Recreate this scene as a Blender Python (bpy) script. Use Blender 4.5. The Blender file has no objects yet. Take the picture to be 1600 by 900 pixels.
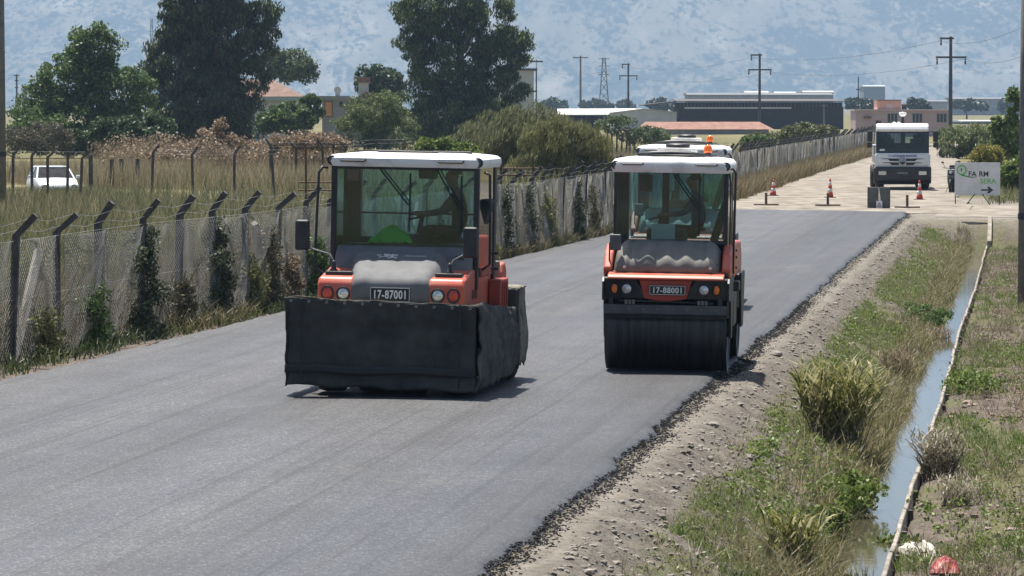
import bpy, bmesh, math, random
import numpy as np
from mathutils import Vector, Matrix

S = bpy.context.scene
C = S.collection
R = math.radians
rnd = random.Random(7)
RNG = np.random.default_rng(11)

# ------------------------------------------------------------------ camera
F_PX = 6500.0            # focal length in pixels of a 1600 px wide picture
CAM_H = 3.65
HORIZON = 168.0
PITCH = math.atan((450 - HORIZON) / F_PX)
cam_d = bpy.data.cameras.new('camera')
cam_d.sensor_width = 36.0
cam_d.lens = 36.0 * F_PX / 1600.0
cam_d.clip_start = 0.5
cam_d.clip_end = 40000
cam = bpy.data.objects.new('camera', cam_d)
C.objects.link(cam)
cam.location = (0, 0, CAM_H)
cam.rotation_euler = (math.pi / 2 - PITCH, 0, 0)
S.camera = cam

# ------------------------------------------------------------------ light
SUN_EL = R(70)
SUN_AZ = R(-20)          # from +Y (into the picture) towards -X (left)
sd = Vector((math.sin(SUN_AZ) * math.cos(SUN_EL), math.cos(SUN_AZ) * math.cos(SUN_EL), math.sin(SUN_EL)))
w = bpy.data.worlds.new('World')
S.world = w
w.use_nodes = True
nt = w.node_tree
sky = nt.nodes.new('ShaderNodeTexSky')
sky.sky_type = 'NISHITA'
sky.sun_disc = False
sky.sun_elevation = SUN_EL
sky.sun_rotation = SUN_AZ
sky.air_density = 1.0
sky.dust_density = 2.0
bg = nt.nodes['Background']
bg.inputs['Strength'].default_value = 0.062
nt.links.new(sky.outputs[0], bg.inputs['Color'])
sl = bpy.data.lights.new('sun', 'SUN')
sl.energy = 5.0
sl.angle = R(0.53)
sl.color = (1.0, 0.94, 0.84)
so = bpy.data.objects.new('sun', sl)
C.objects.link(so)
so.rotation_euler = sd.to_track_quat('Z', 'Y').to_euler()
so.location = (0, 0, 50)
S.view_settings.view_transform = 'Standard'
S.view_settings.look = 'None'
S.view_settings.exposure = 1.08
S.view_settings.gamma = 1.0
S.view_settings.use_curve_mapping = False
S.cycles.max_bounces = 8
S.cycles.transparent_max_bounces = 24
S.cycles.volume_bounces = 0
S.cycles.use_denoising = True
HAZE = 1.15e-4


# ------------------------------------------------------------------ helpers
def ground_at(x, y, z=0.0):
    """world point at height z seen at photo pixel x, y"""
    d = pix_dir(x, y)
    k = (z - CAM_H) / d.z
    return Vector((d.x * k, d.y * k, z))


def pix_dir(x, y):
    cp, sp = math.cos(PITCH), math.sin(PITCH)
    a, b = (x - 800) / F_PX, (450 - y) / F_PX
    return Vector((a, cp + b * sp, -sp + b * cp))


def at_depth(x, y, D):
    d = pix_dir(x, y)
    k = D / d.y
    return Vector((d.x * k, D, CAM_H + d.z * k))


TANA = 0.1245
ALPHA = math.atan(TANA)
P0 = (1.04 - TANA * 42.3, 0.0)
DS, DC = math.sin(ALPHA), math.cos(ALPHA)


def ut2w(u, t):
    return P0[0] + DS * t + DC * u, DC * t - DS * u


def w2ut(X, Y):
    return (X - P0[0]) * DC - Y * DS, (X - P0[0]) * DS + Y * DC


def _hash(ix, iy, seed):
    n = (ix.astype(np.int64) * 374761393 + iy.astype(np.int64) * 668265263 + seed * 974711) & 0x7fffffff
    n = ((n ^ (n >> 13)) * 1274126177) & 0x7fffffff
    return ((n ^ (n >> 16)) & 0xffff) / 65535.0


def vnoise(x, y, seed=0):
    x = np.asarray(x, float); y = np.asarray(y, float)
    ix = np.floor(x); iy = np.floor(y)
    fx = x - ix; fy = y - iy
    fx = fx * fx * (3 - 2 * fx); fy = fy * fy * (3 - 2 * fy)
    a = _hash(ix, iy, seed); b = _hash(ix + 1, iy, seed)
    c = _hash(ix, iy + 1, seed); d = _hash(ix + 1, iy + 1, seed)
    return (a * (1 - fx) + b * fx) * (1 - fy) + (c * (1 - fx) + d * fx) * fy


def fbm(x, y, seed=0, octaves=4):
    s = 0.0; a = 0.5; f = 1.0
    for k in range(octaves):
        s = s + a * vnoise(np.asarray(x) * f, np.asarray(y) * f, seed + k * 17)
        a *= 0.5; f *= 2.03
    return s


def sstep(a, b, x):
    k = np.clip((np.asarray(x, float) - a) / (b - a), 0, 1)
    return k * k * (3 - 2 * k)


# ---- materials
MATS = {}


def mat(name, col, rough=0.6, metal=0.0, spec=0.5, var=0.12, vscale=6.0, bump=0.0, bscale=40.0, col2=None,
        detail=6.0, coat=0.0, thresh=(0.35, 0.65), stretch=None, rvar=0.0):
    """Principled surface whose colour wanders between two tones, with optional fine relief"""
    if name in MATS:
        return MATS[name]
    m = bpy.data.materials.new(name)
    m.use_nodes = True
    t = m.node_tree; N = t.nodes; L = t.links
    b = N['Principled BSDF']
    b.inputs['Roughness'].default_value = rough
    b.inputs['Metallic'].default_value = metal
    b.inputs['Specular IOR Level'].default_value = spec
    if coat:
        b.inputs['Coat Weight'].default_value = coat
        b.inputs['Coat Roughness'].default_value = 0.15
    tc = N.new('ShaderNodeTexCoord')
    src = tc.outputs['Object']
    if stretch:
        mp = N.new('ShaderNodeMapping'); mp.inputs['Scale'].default_value = stretch
        L.new(src, mp.inputs['Vector']); src = mp.outputs['Vector']
    no = N.new('ShaderNodeTexNoise')
    no.inputs['Scale'].default_value = vscale
    no.inputs['Detail'].default_value = detail
    no.inputs['Roughness'].default_value = 0.62
    L.new(src, no.inputs['Vector'])
    rp = N.new('ShaderNodeValToRGB')
    if col2 is None:
        c1 = [c * (1 - var) for c in col]; c2 = [min(1, c * (1 + var)) for c in col]
    else:
        c1, c2 = col, col2
    rp.color_ramp.elements[0].position = thresh[0]; rp.color_ramp.elements[0].color = (*c1[:3], 1)
    rp.color_ramp.elements[1].position = thresh[1]; rp.color_ramp.elements[1].color = (*c2[:3], 1)
    L.new(no.outputs['Fac'], rp.inputs['Fac'])
    L.new(rp.outputs['Color'], b.inputs['Base Color'])
    if rvar:
        mr = N.new('ShaderNodeMapRange')
        mr.inputs['To Min'].default_value = max(0.02, rough - rvar); mr.inputs['To Max'].default_value = min(1, rough + rvar)
        L.new(no.outputs['Fac'], mr.inputs['Value']); L.new(mr.outputs['Result'], b.inputs['Roughness'])
    if bump:
        n2 = N.new('ShaderNodeTexNoise')
        n2.inputs['Scale'].default_value = bscale; n2.inputs['Detail'].default_value = 5
        L.new(src, n2.inputs['Vector'])
        bp = N.new('ShaderNodeBump'); bp.inputs['Strength'].default_value = bump; bp.inputs['Distance'].default_value = 0.02
        L.new(n2.outputs['Fac'], bp.inputs['Height']); L.new(bp.outputs['Normal'], b.inputs['Normal'])
    MATS[name] = m
    return m


def leaf_mat(name, c1, c2, c3=None, trans=0.35, rough=0.55, pos=(0.0, 0.55, 1.0)):
    """foliage: each leaf its own tone, light shining through"""
    if name in MATS:
        return MATS[name]
    m = bpy.data.materials.new(name); m.use_nodes = True
    t = m.node_tree; N = t.nodes; L = t.links
    b = N['Principled BSDF']; out = N['Material Output']
    b.inputs['Roughness'].default_value = rough
    b.inputs['Specular IOR Level'].default_value = 0.35
    g = N.new('ShaderNodeNewGeometry')
    rp = N.new('ShaderNodeValToRGB')
    e = rp.color_ramp.elements
    e[0].position = pos[0]; e[0].color = (*c1, 1)
    e[1].position = pos[1]; e[1].color = (*c2, 1)
    if c3:
        k = e.new(pos[2]); k.color = (*c3, 1)
    L.new(g.outputs['Random Per Island'], rp.inputs['Fac'])
    L.new(rp.outputs['Color'], b.inputs['Base Color'])
    tr = N.new('ShaderNodeBsdfTranslucent')
    L.new(rp.outputs['Color'], tr.inputs['Color'])
    mx = N.new('ShaderNodeMixShader'); mx.inputs['Fac'].default_value = trans
    L.new(b.outputs[0], mx.inputs[1]); L.new(tr.outputs[0], mx.inputs[2])
    L.new(mx.outputs[0], out.inputs['Surface'])
    MATS[name] = m
    return m


def glass_mat(name, tint, refl=0.04, rough=0.03, dirt=0.06):
    if name in MATS:
        return MATS[name]
    m = bpy.data.materials.new(name); m.use_nodes = True
    t = m.node_tree; N = t.nodes; L = t.links
    N.remove(N['Principled BSDF']); out = N['Material Output']
    tp = N.new('ShaderNodeBsdfTransparent'); tp.inputs['Color'].default_value = (*tint, 1)
    gl = N.new('ShaderNodeBsdfGlossy'); gl.inputs['Roughness'].default_value = rough
    df = N.new('ShaderNodeBsdfDiffuse'); df.inputs['Color'].default_value = (0.42, 0.40, 0.36, 1)
    fr = N.new('ShaderNodeFresnel'); fr.inputs['IOR'].default_value = 1.45
    a = N.new('ShaderNodeMixShader'); L.new(fr.outputs[0], a.inputs['Fac'])
    L.new(tp.outputs[0], a.inputs[1]); L.new(gl.outputs[0], a.inputs[2])
    no = N.new('ShaderNodeTexNoise'); no.inputs['Scale'].default_value = 3.0; no.inputs['Detail'].default_value = 6
    tc = N.new('ShaderNodeTexCoord'); L.new(tc.outputs['Object'], no.inputs['Vector'])
    mr = N.new('ShaderNodeMapRange'); mr.inputs['From Min'].default_value = 0.4; mr.inputs['From Max'].default_value = 0.75
    mr.inputs['To Min'].default_value = dirt * 0.3; mr.inputs['To Max'].default_value = dirt * 1.6
    L.new(no.outputs['Fac'], mr.inputs['Value'])
    bmx = N.new('ShaderNodeMixShader'); L.new(mr.outputs['Result'], bmx.inputs['Fac'])
    L.new(a.outputs[0], bmx.inputs[1]); L.new(df.outputs[0], bmx.inputs[2])
    L.new(bmx.outputs[0], out.inputs['Surface'])
    MATS[name] = m
    return m


# ---- scene objects
def tag(o, label=None, cat=None, group=None, kind=None):
    if label: o['label'] = label
    if cat: o['category'] = cat
    if group: o['group'] = group
    if kind: o['kind'] = kind
    return o


def thing(name, label, cat, loc=(0, 0, 0), rz=0.0, group=None, rx=0.0, ry=0.0):
    o = bpy.data.objects.new(name, None)
    o.empty_display_size = 0.3
    C.objects.link(o)
    o.location = loc; o.rotation_euler = (rx, ry, rz)
    return tag(o, label, cat, group)


def link(name, me, m=None, parent=None):
    o = bpy.data.objects.new(name, me); C.objects.link(o)
    if m is not None and len(me.materials) == 0:
        me.materials.append(m)
    if parent is not None:
        o.parent = parent
    return o


def np_mesh(name, V, Q, T=None, smooth=False):
    """mesh from numpy arrays: quads Q and triangles T"""
    me = bpy.data.meshes.new(name)
    V = np.asarray(V, np.float32)
    parts = []; starts = []; totals = []
    n = 0
    if Q is not None and len(Q):
        Q = np.asarray(Q, np.int32); parts.append(Q.ravel())
        starts.append(np.arange(len(Q)) * 4); totals.append(np.full(len(Q), 4)); n = Q.size
    if T is not None and len(T):
        T = np.asarray(T, np.int32); parts.append(T.ravel())
        starts.append(n + np.arange(len(T)) * 3); totals.append(np.full(len(T), 3))
    loops = np.concatenate(parts).astype(np.int32)
    st = np.concatenate(starts).astype(np.int32); tot = np.concatenate(totals).astype(np.int32)
    me.vertices.add(len(V)); me.vertices.foreach_set('co', V.ravel())
    me.loops.add(len(loops)); me.loops.foreach_set('vertex_index', loops)
    me.polygons.add(len(st)); me.polygons.foreach_set('loop_start', st)
    try:
        me.polygons.foreach_set('loop_total', tot)
    except Exception:
        pass
    me.polygons.foreach_set('use_smooth', np.full(len(st), smooth))
    me.update(calc_edges=True)
    return me


class MB:
    """collects shapes for ONE mesh"""
    def __init__(self):
        self.v = []; self.f = []

    def add(self, vs, fs, M=None):
        o = len(self.v)
        for p in vs:
            self.v.append(tuple(M @ Vector(p)) if M is not None else tuple(p))
        for f in fs:
            self.f.append(tuple(i + o for i in f))
        return self

    def box(self, x0, x1, y0, y1, z0, z1, M=None):
        return self.add([(x0, y0, z0), (x1, y0, z0), (x1, y1, z0), (x0, y1, z0), (x0, y0, z1), (x1, y0, z1), (x1, y1, z1), (x0, y1, z1)],
                        [(0, 3, 2, 1), (4, 5, 6, 7), (0, 1, 5, 4), (1, 2, 6, 5), (2, 3, 7, 6), (3, 0, 4, 7)], M)

    def prism(self, poly, a0, a1, axis='x', M=None):
        """extrude a 2D polygon; axis x: poly=(y,z), y: poly=(x,z), z: poly=(x,y)"""
        n = len(poly)
        def p3(p, a):
            return {'x': (a, p[0], p[1]), 'y': (p[0], a, p[1]), 'z': (p[0], p[1], a)}[axis]
        vs = [p3(p, a0) for p in poly] + [p3(p, a1) for p in poly]
        fs = [(i, (i + 1) % n, (i + 1) % n + n, i + n) for i in range(n)]
        fs += [tuple(range(n - 1, -1, -1)), tuple(range(n, 2 * n))]
        return self.add(vs, fs, M)

    def tube(self, pts, r, n=8, cap=True, M=None):
        pts = [Vector(p) for p in pts]
        rs = r if isinstance(r, (list, tuple)) else [r] * len(pts)
        vs = []; fs = []
        up0 = None
        for i, p in enumerate(pts):
            d = (pts[min(i + 1, len(pts) - 1)] - pts[max(i - 1, 0)])
            d.normalize()
            if up0 is None:
                a = Vector((0, 0, 1)) if abs(d.z) < 0.9 else Vector((1, 0, 0))
                up0 = (a - d * a.dot(d)).normalized()
            else:
                up0 = (up0 - d * up0.dot(d)).normalized()
            s = d.cross(up0)
            for k in range(n):
                an = 2 * math.pi * k / n
                vs.append(p + (up0 * math.cos(an) + s * math.sin(an)) * rs[i])
        for i in range(len(pts) - 1):
            for k in range(n):
                a = i * n + k; b = i * n + (k + 1) % n
                fs.append((a, b, b + n, a + n))
        if cap:
            fs.append(tuple(range(n - 1, -1, -1)))
            fs.append(tuple(range((len(pts) - 1) * n, len(pts) * n)))
        return self.add(vs, fs, M)

    def cyl(self, c, r, h, axis='z', n=20, M=None):
        c = Vector(c); a = {'x': Vector((1, 0, 0)), 'y': Vector((0, 1, 0)), 'z': Vector((0, 0, 1))}[axis]
        return self.tube([c - a * h / 2, c + a * h / 2], r, n, True, M)

    def lathe(self, prof, n=24, axis='z', c=(0, 0, 0), M=None):
        """prof: (radius, height) pairs about an axis"""
        vs = []; fs = []
        for (r, h) in prof:
            for k in range(n):
                a = 2 * math.pi * k / n
                x, y = r * math.cos(a), r * math.sin(a)
                p = {'z': (x, y, h), 'x': (h, x, y), 'y': (y, h, x)}[axis]
                vs.append((p[0] + c[0], p[1] + c[1], p[2] + c[2]))
        for i in range(len(prof) - 1):
            for k in range(n):
                a = i * n + k; b = i * n + (k + 1) % n
                fs.append((a, b, b + n, a + n))
        if prof[0][0] > 1e-4: fs.append(tuple(range(n - 1, -1, -1)))
        if prof[-1][0] > 1e-4: fs.append(tuple(range((len(prof) - 1) * n, len(prof) * n)))
        return self.add(vs, fs, M)

    def grid(self, P, closed=False, M=None):
        """P: rows of equal-length point lists"""
        nr, nc = len(P), len(P[0])
        vs = [p for row in P for p in row]
        fs = []
        for i in range(nr - 1):
            for j in range(nc - 1 if not closed else nc):
                a = i * nc + j; b = i * nc + (j + 1) % nc
                fs.append((a, b, b + nc, a + nc))
        return self.add(vs, fs, M)

    def ball(self, c, rx, ry, rz, n=12, m=8, M=None):
        vs = []; fs = []
        for i in range(m + 1):
            th = math.pi * i / m
            for k in range(n):
                a = 2 * math.pi * k / n
                vs.append((c[0] + rx * math.sin(th) * math.cos(a), c[1] + ry * math.sin(th) * math.sin(a), c[2] + rz * math.cos(th)))
        for i in range(m):
            for k in range(n):
                a = i * n + k; b = i * n + (k + 1) % n
                fs.append((a, a + n, b + n, b))
        return self.add(vs, fs, M)

    def mesh(self, name, smooth=False, fix=True):
        me = bpy.data.meshes.new(name)
        me.from_pydata(self.v, [], self.f)
        if fix:
            bm = bmesh.new(); bm.from_mesh(me)
            bmesh.ops.remove_doubles(bm, verts=bm.verts, dist=1e-5)
            bmesh.ops.recalc_face_normals(bm, faces=bm.faces)
            bm.to_mesh(me); bm.free()
        if smooth:
            for p in me.polygons: p.use_smooth = True
        me.update()
        return me

    def build(self, name, m, parent=None, smooth=False, bev=0.0, seg=2, solid=0.0, fix=True):
        me = self.mesh(name, smooth, fix)
        o = link(name, me, m, parent)
        if solid:
            s = o.modifiers.new('thickness', 'SOLIDIFY'); s.thickness = solid; s.offset = 0
        if bev:
            b = o.modifiers.new('bevel', 'BEVEL'); b.width = bev; b.segments = seg; b.limit_method = 'ANGLE'; b.angle_limit = R(35)
            b.harden_normals = False
        return o


def autosmooth(o, ang=35):
    me = o.data
    for p in me.polygons: p.use_smooth = True
    try:
        me.set_sharp_from_angle(angle=R(ang))
    except Exception:
        pass
    return o


def text_mesh(name, body, size, m, parent, loc, rot, extrude=0.002, align='CENTER', bold=0.0, space=1.0, fit=None):
    cu = bpy.data.curves.new(name, 'FONT')
    cu.body = body; cu.size = size; cu.align_x = align; cu.align_y = 'CENTER'
    cu.extrude = extrude; cu.offset = bold; cu.space_character = space
    cu.resolution_u = 3
    to = bpy.data.objects.new(name + '_curve', cu)
    C.objects.link(to)
    dg = bpy.context.evaluated_depsgraph_get()
    me = bpy.data.meshes.new_from_object(to.evaluated_get(dg))
    bpy.data.objects.remove(to)
    bpy.data.curves.remove(cu)
    me.materials.clear()
    o = link(name, me, m, parent)
    o.location = loc; o.rotation_euler = rot
    if fit:
        xs_ = [v.co.x for v in me.vertices]; o.scale.x = fit / (max(xs_) - min(xs_))
    return o


FRONT = (math.pi / 2, 0, 0)      # lettering that faces -Y


def copy_tree(o, parent=None):
    c = o.copy(); C.objects.link(c); c.parent = parent
    for ch in list(o.children):
        copy_tree(ch, c)
    return c
# ================================================================== terrain
EDGE_L_T = [0, 53, 70, 110, 121, 149]
EDGE_L_U = [-9.4, -9.12, -8.85, -7.76, -7.55, -6.85]
FEN_T = [30, 44, 61, 76.5, 112, 173, 330, 420]
FEN_U = [-10.6, -10.3, -9.9, -9.35, -8.05, -8.0, -8.4, -8.6]


def road_z(u):
    return -0.010 * np.clip(u, -9.5, 0)


def terrain(u, t):
    """height of the ground sheet in road coordinates"""
    u = np.asarray(u, float); t = np.asarray(t, float)
    u, t = np.broadcast_arrays(u, t)
    base = road_z(u) - 0.06
    left = sstep(-9.2, -11.5, u)
    z = base * (1 - left) + 0.0 * left
    z = z + left * (fbm(u * 0.25, t * 0.25, 3) - 0.45) * 0.12
    # right verge, bank and ditch, ending at the crossing
    prof_u = [0, 0.32, 0.50, 1.0, 1.62, 2.04, 2.10, 2.18, 2.79, 2.82, 2.89, 3.1, 3.8, 5, 7, 11, 40]
    prof_z = [-0.06, -0.075, -0.11, -0.36, -0.72, -0.90, -0.98, -1.25, -1.25, -1.20, -0.985, -0.97, -0.94, -0.88, -0.92, -0.85, -0.6]
    zr = np.interp(u, prof_u, prof_z)
    rough = (fbm(u * 2.2, t * 2.2, 5) - 0.47) * 0.16 + (fbm(u * 8, t * 8, 9, 3) - 0.44) * 0.07
    amp = sstep(0.22, 0.6, u) * (1 - 0.85 * sstep(2.0, 2.10, u) * sstep(3.0, 2.80, u))
    zr = zr + rough * amp
    # crossing: the ditch runs under it
    cross = sstep(136.5, 139.0, t + 0.25 * (u - 3) * (u > 3))
    zc = -0.05 + (fbm(u * 0.4, t * 0.4, 21) - 0.47) * 0.10
    zr = zr * (1 - cross) + zc * cross
    right = sstep(-0.02, 0.02, u)
    z = z * (1 - right) + zr * right
    # rutted gravel beyond the asphalt
    g = sstep(146, 150, t) * sstep(-8.5, -7.5, u)
    z = z + g * 0.02
    return z


def tz(X, Y):
    u, t = w2ut(X, Y)
    return float(terrain(u, t))


def grid_mesh(name, us, ts, zfun):
    U, T = np.meshgrid(us, ts)
    X, Y = ut2w(U, T)
    Z = zfun(U, T)
    V = np.stack([X.ravel(), Y.ravel(), Z.ravel()], 1)
    nr, nc = U.shape
    i = np.arange(nr - 1)[:, None] * nc + np.arange(nc - 1)[None, :]
    Q = np.stack([i, i + 1, i + 1 + nc, i + nc], -1).reshape(-1, 4)
    return np_mesh(name, V, Q, smooth=True), U, T, Z


us = np.concatenate([[-9000, -5000, -2500, -1200, -600, -300, -150, -80, -50, -35, -26, -20, -16, -13.5],
                     np.arange(-12, -8.4, 0.4), np.arange(-8, -0.6, 1.0), [-0.5, -0.2, -0.021, 0.021],
                     np.arange(0.1, 4.0, 0.075), np.arange(4.0, 9.0, 0.2), np.arange(9, 16, 0.5),
                     [17, 18.5, 20, 22, 25, 30, 36, 45, 60, 90, 150, 300, 600, 1200, 2500, 5000, 9000]])
ts = np.concatenate([[-600, -200, -80, -30, 0, 12, 20], np.arange(26, 80, 0.16), np.arange(80, 178, 0.35),
                     np.arange(178, 420, 3.5), np.geomspace(420, 16000, 40)])
gme, U, T, Z = grid_mesh('ground', us, ts, terrain)
# zones: r = bare bank soil, g = green growth on the soil, b = compacted pale verge
zone = np.zeros((U.size, 4), np.float32)
bank = (sstep(-0.3, 0.3, U) * sstep(140, 137, T)).ravel()
verge = (sstep(0.45, 0.18, U + 0.25 * (fbm(U * 3, T * 0.8, 41) - 0.47)) * sstep(-0.1, 0.1, U)).ravel()
crossz = (sstep(137, 140, T) * sstep(-12, -9, U) * sstep(30, 12, U) * sstep(175, 168, T)).ravel()
left_verge = (sstep(-11.5, -10.8, U) * sstep(-6, -7, U) * sstep(150, 146, T)).ravel()
zone[:, 0] = np.maximum(np.maximum(bank, crossz), left_verge)
zone[:, 2] = np.maximum(verge * (T.ravel() < 145), crossz)
zone[:, 1] = (sstep(0.46, 0.56, fbm(U * 0.7 + 3, T * 0.35, 51)) * sstep(0.7, 1.2, U)).ravel() * bank
zone[:, 3] = sstep(3.2, 2.7, U).ravel() + (T.ravel() > 138)
zone[:, 3] = np.clip(zone[:, 3], 0, 1) * (1 - left_verge)
ca = gme.color_attributes.new('zone', 'FLOAT_COLOR', 'POINT')
ca.data.foreach_set('color', zone.ravel())


def ground_material():
    m = bpy.data.materials.new('ground'); m.use_nodes = True
    t = m.node_tree; N = t.nodes; L = t.links
    b = N['Principled BSDF']; b.inputs['Roughness'].default_value = 0.92; b.inputs['Specular IOR Level'].default_value = 0.15
    tc = N.new('ShaderNodeTexCoord')

    def noise(scale, detail=8, rough=0.65):
        n = N.new('ShaderNodeTexNoise'); n.inputs['Scale'].default_value = scale; n.inputs['Detail'].default_value = detail
        n.inputs['Roughness'].default_value = rough
        L.new(tc.outputs['Object'], n.inputs['Vector']); return n.outputs['Fac']

    def ramp(fac, *stops):
        r = N.new('ShaderNodeValToRGB'); e = r.color_ramp.elements
        e[0].position, e[0].color = stops[0][0], (*stops[0][1], 1)
        e[1].position, e[1].color = stops[-1][0], (*stops[-1][1], 1)
        for p, c in stops[1:-1]:
            k = e.new(p); k.color = (*c, 1)
        L.new(fac, r.inputs['Fac']); return r.outputs['Color']

    def mix(fac, a, bb):
        x = N.new('ShaderNodeMix'); x.data_type = 'RGBA'
        if isinstance(fac, float): x.inputs['Factor'].default_value = fac
        else: L.new(fac, x.inputs['Factor'])
        L.new(a, x.inputs['A']); L.new(bb, x.inputs['B']); return x.outputs['Result']
    at = N.new('ShaderNodeVertexColor'); at.layer_name = 'zone'
    sep = N.new('ShaderNodeSeparateColor'); L.new(at.outputs['Color'], sep.inputs['Color'])
    field = ramp(noise(0.08), (0.30, (0.055, 0.065, 0.025)), (0.5, (0.12, 0.11, 0.05)), (0.68, (0.25, 0.20, 0.11)))
    soil = ramp(noise(3.0), (0.33, (0.054, 0.046, 0.039)), (0.5, (0.102, 0.089, 0.075)), (0.70, (0.215, 0.19, 0.163)))
    soil2 = ramp(noise(26.0, 6), (0.36, (0.048, 0.042, 0.036)), (0.60, (0.225, 0.20, 0.172)))
    soil = mix(0.45, soil, soil2)
    fsoil = ramp(noise(1.7), (0.36, (0.05, 0.034, 0.027)), (0.52, (0.095, 0.067, 0.054)), (0.70, (0.19, 0.148, 0.122)))
    fsoil = mix(0.4, fsoil, soil2)
    soil = mix(at.outputs['Alpha'], fsoil, soil)
    green = ramp(noise(9.0), (0.35, (0.050, 0.068, 0.022)), (0.65, (0.15, 0.145, 0.065)))
    pale = ramp(noise(7.0, 10, .72), (0.36, (0.11, 0.097, 0.082)), (0.62, (0.235, 0.212, 0.183)))
    c = mix(sep.outputs['Red'], field, soil)
    gm = N.new('ShaderNodeMath'); gm.operation = 'MULTIPLY'; gm.inputs[1].default_value = 0.75
    L.new(sep.outputs['Green'], gm.inputs[0])
    c = mix(gm.outputs[0], c, green)
    c = mix(sep.outputs['Blue'], c, pale)
    L.new(c, b.inputs['Base Color'])
    bp = N.new('ShaderNodeBump'); bp.inputs['Strength'].default_value = 0.8; bp.inputs['Distance'].default_value = 0.05
    L.new(noise(14.0, 10, 0.7), bp.inputs['Height']); L.new(bp.outputs['Normal'], b.inputs['Normal'])
    return m


ground = link('ground', gme, ground_material())
tag(ground, kind='structure')


# ------------------------------------------------------------------ asphalt road
def asphalt_material():
    m = bpy.data.materials.new('fresh_asphalt'); m.use_nodes = True
    t = m.node_tree; N = t.nodes; L = t.links
    b = N['Principled BSDF']
    tc = N.new('ShaderNodeTexCoord')

    def noise(scale, st, detail=5, rough=.65, w=None):
        mp = N.new('ShaderNodeMapping'); mp.inputs['Scale'].default_value = st
        L.new(tc.outputs['Object'], mp.inputs['Vector'])
        n = N.new('ShaderNodeTexNoise'); n.inputs['Scale'].default_value = scale; n.inputs['Detail'].default_value = detail
        n.inputs['Roughness'].default_value = rough
        L.new(mp.outputs['Vector'], n.inputs['Vector']); return n.outputs['Fac']

    def ramp(fac, *stops):
        r = N.new('ShaderNodeValToRGB'); e = r.color_ramp.elements
        e[0].position, e[0].color = stops[0][0], (*stops[0][1], 1); e[1].position, e[1].color = stops[-1][0], (*stops[-1][1], 1)
        for p, c in stops[1:-1]: k = e.new(p); k.color = (*c, 1)
        L.new(fac, r.inputs['Fac']); return r.outputs['Color']

    def mul(a, bb, f=1.0):
        x = N.new('ShaderNodeMix'); x.data_type = 'RGBA'; x.blend_type = 'MULTIPLY'; x.inputs['Factor'].default_value = f
        L.new(a, x.inputs['A']); L.new(bb, x.inputs['B']); return x.outputs['Result']
    g = lambda v: (v, v, v)
    # aggregate: single stones, some pale, in a dark binder (object y runs along the road)
    vo = N.new('ShaderNodeTexVoronoi'); vo.inputs['Scale'].default_value = 60.0
    mpf = N.new('ShaderNodeMapping'); mpf.inputs['Scale'].default_value = (1.0, 0.5, 1)
    L.new(tc.outputs['Object'], mpf.inputs['Vector']); L.new(mpf.outputs['Vector'], vo.inputs['Vector'])
    sc = N.new('ShaderNodeSeparateColor'); L.new(vo.outputs['Color'], sc.inputs['Color'])
    col = ramp(sc.outputs['Red'], (0.0, (0.040, 0.040, 0.042)), (0.72, (0.060, 0.060, 0.063)), (1.0, (0.125, 0.125, 0.13)))
    # broad passes of the roller, thin tyre lines, blotchy compaction
    col = mul(col, ramp(noise(1.0, (.55, .012, 1), 3), (.38, g(.74)), (.60, g(1.12))))
    col = mul(col, ramp(noise(1.0, (5.5, .030, 1), 4, .7), (.37, g(.62)), (.46, g(.95))))
    col = mul(col, ramp(noise(.9, (1, .5, 1), 7, .7), (.34, g(.78)), (.62, g(1.12))))
    sx = N.new('ShaderNodeSeparateXYZ'); L.new(tc.outputs['Object'], sx.inputs[0])
    fr = N.new('ShaderNodeMath'); fr.operation = 'MULTIPLY_ADD'; fr.inputs[1].default_value = 1.6; L.new(noise(.5, (1, .12, 1), 4), fr.inputs[0]); L.new(sx.outputs['X'], fr.inputs[2])
    mf = N.new('ShaderNodeMapRange'); mf.inputs['From Min'].default_value = -2.6; mf.inputs['From Max'].default_value = -0.6; L.new(fr.outputs[0], mf.inputs['Value'])
    col = mul(col, ramp(mf.outputs['Result'], (0.0, (.96, .98, 1.03)), (1.0, (.70, .73, .80))))   # the strip not yet closed by the tyres is darker
    dust = ramp(noise(.30, (1, .55, 1), 7, .72), (.60, (0, 0, 0)), (.80, g(.55)))
    du = N.new('ShaderNodeMix'); du.data_type = 'RGBA'
    L.new(dust, du.inputs['Factor']); L.new(col, du.inputs['A']); du.inputs['B'].default_value = (.135, .125, .108, 1)
    L.new(du.outputs['Result'], b.inputs['Base Color'])
    mr = N.new('ShaderNodeMapRange'); mr.inputs['To Min'].default_value = .66; mr.inputs['To Max'].default_value = .50
    mr.inputs['From Min'].default_value = .35; mr.inputs['From Max'].default_value = .65
    L.new(noise(1.0, (.9, .02, 1), 4), mr.inputs['Value']); L.new(mr.outputs['Result'], b.inputs['Roughness'])
    b.inputs['Specular IOR Level'].default_value = 0.42
    bp = N.new('ShaderNodeBump'); bp.inputs['Strength'].default_value = 0.4; bp.inputs['Distance'].default_value = 0.008
    L.new(vo.outputs['Distance'], bp.inputs['Height']); L.new(bp.outputs['Normal'], b.inputs['Normal'])
    return m


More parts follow.
